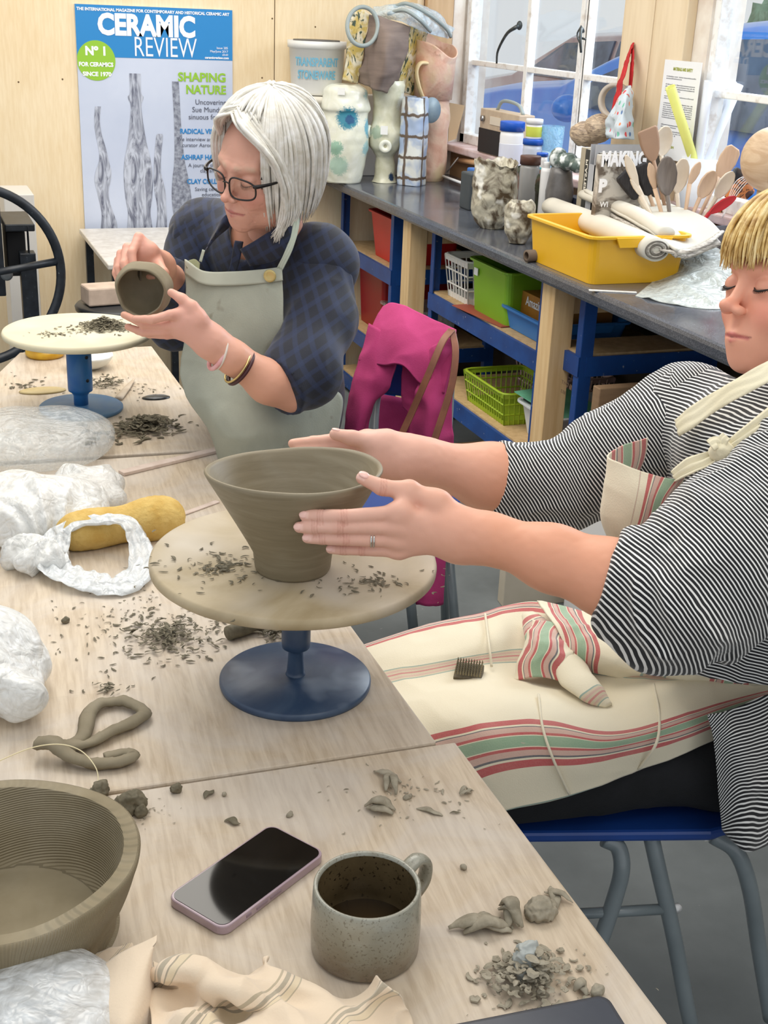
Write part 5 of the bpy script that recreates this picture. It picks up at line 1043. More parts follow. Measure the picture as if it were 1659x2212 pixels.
# ---------------- yellow tray, rolls, utensils
M_yel = mat('yellow_tray_plastic', (240, 188, 40), (232, 176, 30), sc=3, rough=.35, coat=.2)
def tray(nm, lab, cat, c, w_, d_, h, mt, rz=0, rim=.012, taper=.012, lip=True, group=None, wall=.003):
    t = thing(nm, lab, cat, c, group); obj('body', rbox(w_, d_, h, .022, wall, c, taper, rz, rim, .008), mt, t, smooth=False, bevel=.0012)
    if lip:
        for sy in (-1, 1):
            p = np.array(c)+rotz(rz)@np.array([0, sy*(d_/2+.010), 0]); L = w_*.5
            pr_ = [(-L/2-.012, h-.003), (L/2+.012, h-.003), (L/2, h-.03), (-L/2, h-.03)]
            pts = [p+rotz(rz)@np.array([a, 0, b]) for a, b in pr_]; flat('grip', slab(pts, rotz(rz)@np.array([0, sy*.006, 0])), mt, t, bevel=.001)
    return t
tray('tray', 'yellow plastic tray on the worktop under the paper rolls', 'tray', (1.905, 3.235, CZ), .31, .395, .135, M_yel, 0)
q_ = wz(1136, 566); obj('cardboard_core', lathe([(.012, 0), (.018, 0), (.018, .09), (.012, .09), (.012, 0)], q_+[.0, .0, .018], 24, R=frame((0, 0, 1), (1, .1, 0))), mat('brown_core', (104, 88, 74), rough=.7), label='short brown cardboard core left of the yellow tray', cat='cardboard core')
M_paper = mat('newsprint', (212, 208, 196), (200, 195, 182), sc=3, rough=.7)
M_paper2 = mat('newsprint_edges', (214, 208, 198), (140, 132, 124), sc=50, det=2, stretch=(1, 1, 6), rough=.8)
ra, rb = X(1196, 448, 2.0), X(1425, 528, 1.93)
pro = thing('paper_roll', 'large folded roll of newsprint lying across the yellow tray', 'paper roll', (ra+rb)/2)
ra = np.array([2.0, 3.62, 1.10]); 
def fit(px, py, x): return X(px, py, x)
ra, rb = fit(1192, 446, 1.98), fit(1418, 540, 1.92)
r_roll = .042
obj('roll', tube([ra, (ra+rb)/2+[0, 0, .002], rb], [.036, .041, .040], 28, 20, aspect=.8), M_paper, pro)
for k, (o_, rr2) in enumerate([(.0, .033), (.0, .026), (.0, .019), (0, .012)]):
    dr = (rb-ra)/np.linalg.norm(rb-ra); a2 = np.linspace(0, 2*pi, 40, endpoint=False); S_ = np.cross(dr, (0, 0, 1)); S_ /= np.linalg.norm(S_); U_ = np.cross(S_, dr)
    obj('fold_and_shade_ring', tube(rb+dr*.001+rr2*(np.cos(a2)[:, None]*S_*1.0+np.sin(a2)[:, None]*U_*.72), .0022, 6, closed=True), M_paper2 if k % 2 else mat('fold_shadow', (110, 104, 96)), pro)  # every other ring is dark: shade between paper layers put into colour
tray_top = [[fit(1262, 412, 2.02), fit(1300, 404, 2.1), fit(1345, 400, 2.2)], [fit(1330, 458, 1.98), fit(1375, 440, 2.1), fit(1440, 440, 2.2)], [fit(1400, 498, 1.96), fit(1450, 480, 2.08), fit(1520, 470, 2.18)], [fit(1462, 540, 1.96), fit(1500, 535, 2.06), fit(1560, 505, 2.16)]]
sheet(tray_top, 40, 40, M_paper, 'stack_top', pro, amp=.003, f=6, solid=.008)
L1 = [[p+np.array([0, 0, -.016-.006*i]) for i, p in enumerate(r_)] for r_ in tray_top]; sheet(L1, 40, 40, M_paper2, 'stack_sheets', pro, amp=.006, f=9, seed=3, solid=.010)
obj('roll', tube([fit(1262, 420, 2.04), fit(1370, 460, 2.0), fit(1440, 505, 1.98)], [.022, .028, .026], 20, 20, aspect=.7), M_paper, pro)
obj('fold_end', tube([fit(1425, 540, 1.93), fit(1470, 545, 1.98), fit(1520, 530, 2.05), fit(1560, 500, 2.14)], [.006, .014, .012, .008], 8, 20, aspect=.5), M_paper2, pro)
bagc = wz(1500, 622); sheet([[wz(1372, 640)+[0, 0, .002], wz(1420, 600)+[0, 0, .01], wz(1440, 585)+[0, 0, .05], wz(1460, 590)+[0, 0, .08]], [wz(1430, 655)+[0, 0, .002], wz(1470, 620)+[0, 0, .03], wz(1500, 590)+[0, 0, .07], wz(1530, 590)+[0, 0, .08]], [wz(1520, 668)+[0, 0, .002], wz(1540, 640)+[0, 0, .03], wz(1560, 610)+[0, 0, .06], wz(1590, 600)+[0, 0, .05]], [wz(1600, 668)+[0, 0, .002], wz(1620, 650)+[0, 0, .01], wz(1630, 620)+[0, 0, .02], wz(1650, 600)+[0, 0, .01]]], 70, 70, plastic('frosted_sheet', (204, 210, 206), .85), 'plastic_sheet', lab='crumpled milky plastic sheet right of the yellow tray', cat='plastic sheet', amp=.012, f=9, seed=9, zmin=CZ+.001)
a, b = wz(1272, 628), wz(1375, 633); rl = thing('ruler', 'short white ruler beside the yellow tray', 'ruler', a)
dd = (b-a)/np.linalg.norm(b-a); flat('blade', box((a+b)/2+[0, 0, .0015], (np.linalg.norm(b-a), .016, .002), rotz(math.atan2(dd[1], dd[0]))), mat('ruler_white', (226, 224, 220), (206, 204, 200), sc=90, rough=.4), rl)
# utensil bowl
UY = 3.33; uc = np.array([Y(1500, 470, UY)[0], UY, CZ]); M_ubowl = mat('blue_grey_enamel', (150, 170, 206), (206, 212, 224), sc=8, rough=.35)
zr = Y(1500, 478, UY-.02)[2]-CZ
obj('utensil_bowl', lathe([(0, 0), (.07, 0), (.09, .02), (.118, zr), (.122, zr+.003), (.116, zr), (.086, .02), (0, .006)], uc, 48, wob=lambda a, z, i: .012*np.sin(9*a)*(i in (3, 4, 5))), M_ubowl, label='blue-grey bowl crammed with wooden spoons behind the paper rolls', cat='bowl')
M_wd = mat('spoon_wood', (214, 184, 156), (192, 158, 128), sc=9, stretch=(3, 3, .7), rough=.6); M_wd2 = mat('pale_spoon_wood', (226, 214, 196), (208, 192, 170), sc=9, rough=.6); M_wd3 = mat('weathered_wood', (128, 118, 110), (100, 90, 84), sc=12, stretch=(4, 4, .5), rough=.8, bump=.4); M_wd4 = mat('brown_bat_wood', (172, 138, 112), (156, 124, 100), sc=6, rough=.6)
M_redp = mat('red_silicone', (196, 26, 40), rough=.4); M_bris = mat('black_bristle', (34, 32, 34), (56, 54, 56), sc=90, stretch=(5, 5, .4), rough=.9)
def uten(head, neck, foot, wpx, mt, lab, nm, cat, kind='spoon', dy=0, hn=None):
    y = UY+dy; H_, N_, F__ = Y(*head, y), Y(*neck, y), Y(*foot, y-.02); F__[2] = max(F__[2], CZ+.03)
    hv = H_-N_; L = np.linalg.norm(hv); u = hv/L; k = dep(H_)/FPX; w_ = wpx*k/2; s = np.cross(u, (0, 1, 0)); s /= np.linalg.norm(s); n = np.cross(s, u)
    t = thing(nm, lab, cat, F__, 'wooden spoons and tools in the bowl'); P = []
    pr_ = {'spoon': [(.02, .12), (.12, .5), (.3, .88), (.55, 1), (.8, .82), (.95, .45), (1, .12)], 'flat': [(.02, .15), (.1, .45), (.3, .8), (.6, .98), (.95, 1), (1, .86)], 'knife': [(.02, .3), (.3, .8), (.6, 1), (.85, .7), (1, .15)], 'brush': [(.0, .5), (.05, .8), (.5, 1), (.9, 1.1), (1, .9)], 'angled': [(.02, .15), (.1, .45), (.3, .85), (.6, 1), (.9, .85), (1, .5)]}[kind]
    ts = np.array([p[0] for p in pr_]); wsx_ = np.array([p[1] for p in pr_]); m = 24; tt_ = np.linspace(0, 1, m); ww = np.interp(tt_, ts, wsx_)*w_
    G = []
    for j in np.linspace(-1, 1, 11):
        cup = (-.25 if kind == 'spoon' else 0)*w_*(1-j*j)*np.sin(np.clip(tt_, 0, 1)*pi)
        G.append(N_+u*(tt_*L)[:, None]+s*(ww*j)[:, None]-n*cup[:, None])
    V, Q = grid(np.stack(G, 1)); th = .005 if kind != 'brush' else .014
    obj('head', (V, Q), mt if kind != 'brush' else M_bris, t, solid=th, label=hn)
    obj('handle', tube([N_+u*.004, F__], [.0065 if kind != 'knife' else .007, .005], 8), mt, t)
    return t
uten((1398, 278), (1412, 350), (1450, 500), 48, M_wd4, 'tall brown square-ended wooden spatula at the left of the spoon bowl', 'spatula', 'spatula', 'flat', .03)
uten((1440, 272), (1428, 340), (1455, 500), 44, M_wd2, 'pale pointed wooden spoon beside the tall brown spatula', 'wooden_spoon', 'spoon', 'spoon', .04)
uten((1352, 335), (1378, 405), (1425, 500), 22, M_wd2, 'slender white wooden knife leaning far left in the bowl', 'wooden_knife', 'knife', 'knife', -.04)
uten((1362, 388), (1385, 425), (1425, 500), 9, M_wd2, 'thin pale stick below the white wooden knife', 'stick', 'stick', 'knife', -.06)
uten((1403, 352), (1415, 410), (1440, 500), 20, M_wd, 'narrow pinkish wooden tool beside the weathered spoon', 'modelling_tool', 'tool', 'knife', -.05)
uten((1440, 338), (1442, 425), (1450, 500), 52, M_wd3, 'broad weathered grey wooden spoon in the middle of the bowl', 'wooden_spoon', 'spoon', 'spoon', -.06)
uten((1478, 342), (1462, 420), (1470, 500), 42, M_wd2, 'pale flat wooden spoon behind the weathered grey one', 'wooden_spoon', 'spoon', 'spoon', 0)
uten((1512, 350), (1488, 400), (1475, 500), 22, M_wd, 'hooked wooden tool right of the pale flat spoon', 'wooden_hook', 'hook', 'knife', -.05)
uten((1545, 370), (1510, 430), (1480, 500), 40, M_wd, 'round warm-brown wooden spoon leaning right', 'wooden_spoon', 'spoon', 'spoon', -.06)
uten((1585, 372), (1545, 430), (1500, 500), 36, M_wd2, 'pale oval wooden spoon leaning furthest right', 'wooden_spoon', 'spoon', 'spoon', -.05)
uten((1588, 318), (1550, 385), (1495, 500), 46, M_wd, 'slanted wooden spatula behind the right-hand spoons', 'spatula', 'spatula', 'angled', .03)
uten((1590, 425), (1530, 462), (1500, 500), 22, M_redp, 'red silicone spatula lying low at the right of the bowl', 'spatula', 'spatula', 'spoon', -.07)
uten((1345, 375), (1378, 425), (1420, 500), 34, M_wd2, 'black bristled brush leaning low at the left of the bowl', 'brush', 'brush', 'brush', 0)
uten((1385, 355), (1402, 420), (1430, 500), 26, M_wd, 'dark grey bristled brush behind the pinkish tool', 'brush', 'brush', 'brush', .02)
uten((1605, 370), (1575, 425), (1510, 500), 40, M_wd, 'broad black brush behind the pale oval spoon', 'brush', 'brush', 'brush', .05)
uten((1620, 395), (1560, 450), (1520, 500), 50, mat('orange_rack', (214, 128, 64), (90, 50, 30), sc=30, det=1, dist=3, rough=.5, lo=.48, hi=.52), 'orange slotted scraper at the far right of the bowl', 'scraper', 'scraper', 'flat', .02)
# cup with tubes
cy2 = 3.50; cu_ = np.array([Y(1522, 400, cy2)[0]-.01, cy2, CZ]); zc = Y(1522, 340, cy2)[2]-CZ
obj('white_pot', lathe([(0, 0), (.055, 0), (.06, .005), (.075, zc), (.072, zc), (.056, .01), (0, .01)], cu_, 40), mat('pale_grey_pot', (216, 222, 232), rough=.4), label='white pot holding cardboard and paper tubes by the window post', cat='pot')
def ctube(a, b, r, mt, lab, dy=0, col=None):
    A_, B__ = Y(*a, cy2+dy), Y(*b, cy2+dy*.3); B__[2] = max(B__[2], CZ+.02); u = (A_-B__); L = np.linalg.norm(u)
    obj('paper_tube', lathe([(r*.82, 0), (r, 0), (r, L), (r*.82, L), (r*.82, 0)], B__, 28, R=frame((0, 0, 1), u)[:, [0, 1, 2]] if False else frame(u)[:, [0, 2, 1]]*[1, -1, 1]), mt, label=lab, cat='paper tube', group='tubes standing in the white pot')
M_tubew = mat('white_tube', (222, 226, 234), (208, 212, 222), sc=4, rough=.5); M_tubey = mat('yellow_tube', (226, 226, 130), (210, 214, 110), sc=4, rough=.5)
def ctube2(a, b, wpx, mt, lab, dy):
    A_, B__ = Y(*a, cy2+dy), Y(*b, cy2+dy*.2); r = wpx*dep(A_)/FPX/2; u = (A_-B__)/np.linalg.norm(A_-B__); N0 = B__-u*.02
    V1_ = tube([N0, A_], r, 28, caps=False); V2_ = tube([N0, A_], r*.84, 28, caps=False)
    n = 28; rimf = [[n+i, n+(i+1) % n, 3*n+(i+1) % n, 3*n+i] for i in range(n)]; V, F_ = join(V1_, (V2_[0], [f[::-1] for f in V2_[1]])); F_ = F_+rimf
    obj('paper_tube', (V, F_), mt, label=lab, cat='paper tube', group='tubes standing in the white pot')
ctube2((1448, 188), (1498, 345), 22, M_tubey, 'yellow tube leaning left in the white pot', -.02)
ctube2((1532, 175), (1508, 345), 21, M_tubew, 'upright white tube with dark hollow end', -.03)
ctube2((1596, 182), (1525, 345), 21, M_tubew, 'white tube leaning right nearest the camera', -.01)
ctube2((1582, 176), (1532, 345), 20, M_tubew, 'white tube leaning right behind another, against the window', .03)
bl = Y(1668, 345, 3.22); obj('wooden_ball', sphere(bl, (.092, .092, .095), 40), mat('grained_ball', (216, 190, 158), (196, 164, 130), sc=5, dist=3, stretch=(1, 1, 3), rough=.6), label='large pale grained ball at the right edge above the blond hair', cat='ball')
obj('ball_stand', tube([(bl[0], bl[1], CZ), (bl[0], bl[1], bl[2]-.09)], [.05, .03], 20), mat('stand_wood', (200, 176, 146)), label='stand carrying the large pale ball', cat='stand')
flat('orange_folder', box(Y(1540, 295, 3.6), (.045, .01, .16), rotz(.2)), mat('orange_card', (226, 170, 112), rough=.6), label='orange card standing behind the white tubes', cat='card')
# ================================================================ on the shelves
def shx(px, z, x=1.83): # y position on shelf front line for pixel column
    ys = np.linspace(1.5, 5.4, 400); P = np.array([[x, y, z] for y in ys]); v = (RW@(P-CAM).T); p = IW/2+FPX*v[0]/-v[2]; return float(np.interp(px, p[::-1], ys[::-1]))
M_redt = mat('red_tray_plastic', (206, 44, 40), (190, 34, 32), sc=3, rough=.4); M_grn = mat('green_crate_plastic', (134, 186, 40), (120, 172, 34), sc=3, rough=.4); M_blt = mat('blue_tray_plastic', (44, 116, 190), (56, 130, 200), sc=3, rough=.4)
S1, S2 = Z1+.007, Z2+.007
y0 = shx(852, S1); tray('tray', 'bright red tray on the upper shelf at the far end', 'tray', (1.99, y0+.19, S1), .30, .31, .19, M_redt, 0, taper=.02)
tray('tray', 'dark red tray on the lower shelf below the bright red one', 'tray', (2.06, 5.16, S2), .36, .32, .26, mat('dark_red_plastic', (150, 20, 22), rough=.4), 0)
y0 = shx(848, S2); tray('clear_box', 'clear plastic box with green bag on the lower shelf beside the dark red tray', 'box', (2.01, y0+.17, S2), .26, .24, .15, plastic('clear_box_plastic', (200, 200, 196), .6), 0, lip=False)
def basket(nm, lab, c, w_, d_, h, mt, rz=0, taper=.018, nb=12, rows=2):
    t = thing(nm, lab, 'basket', c, 'storage baskets on the shelves'); ms = []; a, b = w_/2, d_/2
    def P_(s_, k, z): # side s_, param k in -1..1
        tt = taper*(1-z/h); e = [(k*(a-tt), -(b-tt)), ((a-tt), k*(b-tt)), (k*(a-tt), (b-tt)), (-(a-tt), k*(b-tt))][s_]; return np.array(c)+rotz(rz)@np.array([e[0], e[1], z])
    for s_ in range(4):
        L = w_ if s_ % 2 == 0 else d_; n = max(5, int(nb*L/max(w_, d_)))
        for k in np.linspace(-1, 1, n+1): ms.append(tube([P_(s_, k, .0), P_(s_, k, h*.98)], .0028, 4))
        for r_ in range(1, rows+1): z = h*r_/(rows+1); ms.append(tube([P_(s_, -1, z), P_(s_, 1, z)], .0035, 4))
        ms.append(slab([P_(s_, -1, 0), P_(s_, 1, 0), P_(s_, 1, h*.14), P_(s_, -1, h*.14)], rotz(rz)@np.array([[0, .002, 0], [-.002, 0, 0], [0, -.002, 0], [.002, 0, 0]][s_])))
        ms.append(slab([P_(s_, -1, h*.86), P_(s_, 1, h*.86), P_(s_, 1, h), P_(s_, -1, h)], rotz(rz)@np.array([[0, .002, 0], [-.002, 0, 0], [0, -.002, 0], [.002, 0, 0]][s_])))
    flat('lattice', join(*ms), mt, t); flat('base', prism([P_(0, -1, 0)[:2], P_(0, 1, 0)[:2], P_(2, 1, 0)[:2], P_(2, -1, 0)[:2]], c[2]+.0003, c[2]+.003), mt, t)
    rimp = [P_(0, -1, h), P_(0, 1, h), P_(2, 1, h), P_(2, -1, h)]; rp = []
    for i in range(4): A2, B2, C2 = rimp[i-1], rimp[i], rimp[(i+1) % 4]; d1 = (A2-B2)/np.linalg.norm(A2-B2); d2 = (C2-B2)/np.linalg.norm(C2-B2); rp += [B2+d1*.03, B2+d1*.008+d2*.008, B2+d2*.03]
    obj('rim', tube(rp, .006, 8, closed=True, aspect=.7), mt, t); return t
y0 = shx(1003, S1); basket('basket', 'white lattice basket on the upper shelf left of the green crate', (2.01, y0+.12, S1), .34, .21, .155, mat('white_basket', (232, 230, 224), rough=.4), 0)
yg0, yg1 = shx(1075, S1), shx(1003, S1)
gr_ = tray('crate', 'lime green plastic crate on the upper shelf', 'crate', (2.02, (yg0+yg1)/2-.02, S1), .36, .30, .185, M_grn, 0, lip=False, taper=.012)
flat('sticker', bb(1.835, 1.837, yg1-.08, yg1-.05, S1+.13, S1+.155), M_pwhite, gr_)
yb0, yb1 = shx(1160, S1), shx(1070, S1)
tray('tray', 'blue plastic tray holding a brown box on the upper shelf', 'tray', (2.0, (yb0+yb1)/2-.01, S1), .30, .32, .075, M_blt, 0, taper=.015)
bxx = thing('box', 'amber cardboard box with white lettering inside the blue tray', 'box', (1.99, (yb0+yb1)/2, S1+.02)); yy_ = (yb0+yb1)/2+.02
flat('carton', bb(1.90, 2.12, yy_-.13, yy_+.11, S1+.004, S1+.125), mat('amber_card', (176, 120, 44), (150, 96, 30), sc=6, rough=.5), bxx, bevel=.002)
textm([('Amazing', .042, np.array([1.8985, yy_+.06, S1+.085]), 'LEFT', .0006, .13)], M_pwhite, 'lettering', bxx, (0, -1, 0), (0, 0, 1), .0006)
y0 = shx(1100, S2); basket('basket', 'pale pink lattice basket on the lower shelf behind the green one', (2.205, y0+.34, S2), .22, .36, .13, mat('pink_basket', (226, 200, 204), rough=.4), 0)
y0 = shx(1085, S2); basket('basket', 'lime green lattice basket on the lower shelf', (1.965, y0+.21, S2), .24, .34, .115, mat('lime_basket', (158, 184, 44), rough=.4), 0, nb=16)
y0 = shx(1168, S2); tray('tub', 'white tub with green papers on the lower shelf', 'tub', (2.03, y0+.165, S2), .29, .24, .115, mat('white_tub_plastic', (222, 226, 230), rough=.4), 0, lip=False, rim=.016, taper=.02)
flat('green_paper', box((1.98, y0+.18, S2+.127), (.2, .24, .004), rotz(.2)@np.array([[1, 0, 0], [0, cos(.12), -sin(.12)], [0, sin(.12), cos(.12)]])), mat('mint_paper', (120, 196, 160), (100, 170, 140), sc=20, rough=.6), label='mint green folder lying across the white tub', cat='folder')
flat('paper_stack', box((2.12, shx(985, S2)+.10, S2+.165), (.2, .2, .012), rotz(.1)@np.array([[cos(.4), 0, sin(.4)], [0, 1, 0], [-sin(.4), 0, cos(.4)]])), mat('old_papers', (196, 190, 180), (150, 144, 136), sc=14, rough=.7), label='grey papers propped in the pink basket', cat='papers')
flat('red_card', box((1.85, shx(1030, S1)-.02, S1+.0025), (.07, .34, .003), rotz(.1)), mat('terracotta_card', (170, 84, 66), rough=.6), label='thin red-brown card at the shelf edge under the green crate', cat='card')
bq_ = Z(1405, 812, .42)
for (cx_, cy_, r_, zz_, lab) in [(bq_[0], bq_[1], .115, 0, 'large round wooden board stacked under the worktop at the right'), (bq_[0]+.075, bq_[1]-.02, .10, .019, 'smaller round wooden board lying on the larger one')]:
    obj('round_board', lathe([(0, 0), (r_, 0), (r_, .018), (0, .018)], (cx_, cy_, .402+zz_), 56), mat('grey_board', (150, 132, 116), (130, 112, 98), sc=9, rough=.6), label=lab, cat='board')
st_ = thing('pedestal', 'pale pedestal under the stacked round boards', 'stand', (bq_[0]+.02, bq_[1], 0))
obj('column', lathe([(0, .02), (.04, .02), (.04, .33), (.085, .345), (.09, .40), (0, .4015)], (bq_[0]+.02, bq_[1], 0), 32), M_wp, st_); obj('foot', lathe([(0, 0), (.12, 0), (.12, .015), (0, .02)], (bq_[0]+.02, bq_[1], 0), 32), M_wp, st_)
_w = Y(1290, 860, 3.0); flat('wooden_crate', bb(_w[0], 2.3, 2.99, 3.03, 0, _w[2]+.03), mat('brown_crate', (150, 122, 92), (126, 100, 74), sc=4, stretch=(1, 1, 6), rough=.7), label='brown wooden panel standing on the floor under the worktop', cat='board', bevel=.003)
_w = Y(1285, 905, 2.85); flat('shallow_box', bb(_w[0], _w[0]+.22, 2.72, 2.92, 0, _w[2]), M_wp, label='pale plastic box on the floor in front of the brown panel', cat='box', bevel=.01)
flat('storage_tub', bb(1.9, 2.2, 2.95, 3.05, .0, .2), M_wp, label='pale tub on the floor under the worktop', cat='tub', bevel=.01) if False else None
# pale board on floor behind apron (seen at 1062,1290)
fb = Z(1085, 1330, 0); flat('floor_board', box((fb[0]+.25, fb[1]+.05, .17), (.45, .05, .34), rotz(-.1)), mat('beige_board', (206, 196, 178), (190, 180, 160), sc=4, rough=.6), label='pale wooden board standing on the floor behind the striped apron', cat='board', bevel=.003)

wk = thing('whisk', 'thin wire whisk at the far right of the spoon bowl above the blond hair', 'whisk', Y(1620, 480, 3.3))
for k in range(5): obj('wire_loop', tube([Y(1560, 470, 3.28), Y(1600-k*3, 410-k*4, 3.28+.01*k), Y(1640-k*4, 372+k*3, 3.28+.012*k), Y(1668, 380+k*7, 3.28+.01*k), Y(1640, 430+k*3, 3.28), Y(1570, 474, 3.28)], .0011, 6, 40), M_wp, wk)
# ================================================================ people
def wv(x, y, z): v = RW.T@np.array([x, y, z], float); return v/np.linalg.norm(v)     # view-aligned direction -> world
def skinmat(nm):
    s = NT(nm); c = s.co(); a = s.attr('Col'); n = s.noise(c, 60, 4); n2 = s.noise(c, 9, 3)
    col = s.mix(s.ramp(n2, [(.4, (0, 0, 0)), (.7, (60, 60, 60))]), a, lin((206, 112, 92))); col = s.mix(s.ramp(n, [(.55, (0, 0, 0)), (.75, (40, 40, 40))]), col, lin((180, 110, 84)))
    s.set(Base_Color=col, Roughness=.48, Subsurface_Weight=.12); s.b.inputs['Subsurface Radius'].default_value = (.01, .004, .002); s.b.inputs['Specular IOR Level'].default_value = .4
    s.bump(s.noise(c, 420, 3), .12, .0008); return s.m
M_skin = skinmat('skin')
def L3(c): return np.array(lin(c)[:3])
def dline(P, pts):   # distance of points to a polyline
    d = np.full(len(P), 9.)
    for a, b in zip(pts[:-1], pts[1:]):
        a, b = np.array(a), np.array(b); ab = b-a; t = np.clip(((P-a)@ab)/(ab@ab), 0, 1); d = np.minimum(d, np.linalg.norm(P-a-t[:, None]*ab, axis=1))
    return d
def head(o, R, sc, skin, lip, cheek, brow, nose=(0, 0), age=0, h=.0016):
    """local frame: x right, y forward, z up; origin between the ears at eye level"""
    s = SDF((-.092, -.125, -.16), (.092, .14, .135), h)
    s.ell((0, -.018, .035), (.073, .09, .083), k=.01).ell((0, .035, .02), (.058, .052, .06), k=.03).ell((0, .036, -.035), (.054, .052, .058), k=.03)
    s.ell((0, .034, -.082), (.044, .046, .034), k=.03).ell((0, .074, -.098), (.019, .014, .015), k=.025).ell((0, .07, -.068), (.028, .026, .022), k=.02)
    for x in (-1, 1):
        s.ell((x*.034, .062, -.036), (.022, .022, .020), k=.025).ell((x*.048, .02, -.075), (.016, .03, .026), k=.03)
        s.ell((x*.031, .101, -.001), (.017, .014, .0125), k=.014, sub=True)
        s.cap((x*.012, .088, .021), (x*.04, .076, .024), .009, .006, k=.014)
        s.ell((x*.031, .0795, -.001), (.0150, .0125, .0125), k=.004)
        s.cap((x*.018, .085, -.0125), (x*.043, .078, -.012), .0035, .003, k=.008)
        s.ell((x*.0755, -.012, -.008), (.007, .016, .028), np.array([[cos(.3*x), -sin(.3*x), 0], [sin(.3*x), cos(.3*x), 0], [0, 0, 1]]), k=.008)
    n_ = np.array([0, nose[0], nose[1]])
    s.cap((0, .086, .012), (0, .103, -.022), .0065, .0075, k=.012).ell(np.array([0, .1095, -.031])+n_, (.0100, .0110, .0090), k=.007)
    for x in (-1, 1): s.ell(np.array([x*.0115, .100, -.036])+n_*.7, (.0068, .010, .0065), k=.006)
    for x in (-1, 1): s.ell(np.array([x*.0055, .1045, -.0405])+n_*.7, (.0032, .0050, .0025), k=.003, sub=True)
    s.cap((-.022, .085, -.0665), (-.004, .0945, -.0655), .0024, .0036, k=.006).cap((.022, .085, -.0665), (.004, .0945, -.0655), .0024, .0036, k=.006)
    s.cap((-.018, .085, -.0712), (0, .0930, -.0735), .0026, .0042, k=.005).cap((.018, .085, -.0712), (0, .0930, -.0735), .0026, .0042, k=.005)
    s.cap((-.026, .0905, -.0668), (0, .0995, -.0694), .0014, .0014, k=.003, sub=True).cap((.026, .0905, -.0668), (0, .0995, -.0694), .0014, .0014, k=.003, sub=True)
    s.ell((0, .101, -.053), (.0035, .008, .008), k=.006, sub=True)
    s.cap((0, -.02, -.08), (0, -.035, -.2), .056, .055, k=.03)
    V, Q = s.mesh(2)
    C_ = np.tile(L3(skin), (len(V), 1))
    def tint(d, r, col, a):
        nonlocal C_
        w_ = (np.clip(1-d/r, 0, 1)**1.0*a)[:, None]; C_ = C_*(1-w_)+L3(col)*w_
    for x in (-1, 1):
        tint(np.linalg.norm((V-[x*.04, .075, -.035])*[1, .6, 1], axis=1), .03, cheek, .55)
        tint(dline(V, [(x*.014, .098, .0235), (x*.03, .095, .028), (x*.045, .082, .024)]), .008, brow, .75)
        tint(dline(V, [(x*.020, .092, .004), (x*.031, .095, .009), (x*.044, .088, .003)]), .010, (170, 112, 100), .35)
    tint(np.linalg.norm(V-[0, .112, -.033], axis=1), .02, cheek, .4)
    ld = np.minimum(dline(V, [(-.021, .088, -.0685), (-.004, .0975, -.0658), (.004, .0975, -.0658), (.021, .088, -.0685)]), dline(V, [(-.018, .088, -.0712), (0, .0965, -.0738), (.018, .088, -.0712)]))
    w_ = (np.clip((.0046-ld)/.0022, 0, 1)*.75)[:, None]; C_ = C_*(1-w_)+L3(lip)*w_
    w_ = (np.clip((.0016-dline(V, [(-.026, .088, -.0668), (0, .0975, -.0693), (.026, .088, -.0668)]))/.001, 0, 1)*.6)[:, None]; C_ = C_*(1-w_)+L3((110, 50, 50))*w_
    if age:
        V = V+normals(V, Q)*(-age*np.clip(ridge(V*[1, 1, 1.6], 42, 2, 5)-.5, 0, 1)*.0022*(V[:, 1] > .02))[:, None]
        for x in (-1, 1):
            d = dline(V, [(x*.016, .094, -.046), (x*.03, .082, -.066), (x*.034, .07, -.085)]); V = V-normals(V, Q)*(np.exp(-(d/.0028)**2)*.0022*age)[:, None]
    return V*sc@R.T+o, Q, C_
def lashes(o, R, sc, M, par, lid=-.0105, th=.0011):
    for x in (-1, 1):
        P = [(x*.0185, .0885, lid+.004), (x*.0245, .0915, lid+.001), (x*.031, .0925, lid), (x*.038, .0895, lid+.0015), (x*.0455, .083, lid+.005)]
        ms = [tube(np.array(spline(P, 16))*sc@R.T+o, [th*.6, th, th*1.3, th*.7], 6)]
        for q in spline(P, 13)[1:]: e = q+np.array([x*.003, .006, -.004]); ms.append(tube(np.array([q, (q+e)/2+[0, 0, -.001], e])*sc@R.T+o, [.0005, .0004, .0001], 4))
        obj('eyelashes', join(*ms), M, par)
def hand_sdf(s, J, fr, k=.006):
    """J: dict of finger joint lists (MCP..tip) + wrist + palm points, world coordinates"""
    for nm_, pts in J.items():
        r = fr.get(nm_, fr['f']); s.chain(pts, r[:len(pts)], k=.004)
def merge_sk(parts):
    Vs, Qs, Cs = [], [], []; n = 0
    for V, Q, C_ in parts: Vs.append(V); Qs.append(Q+n); Cs.append(C_); n += len(V)
    return (np.concatenate(Vs), np.concatenate(Qs)), np.concatenate(Cs)
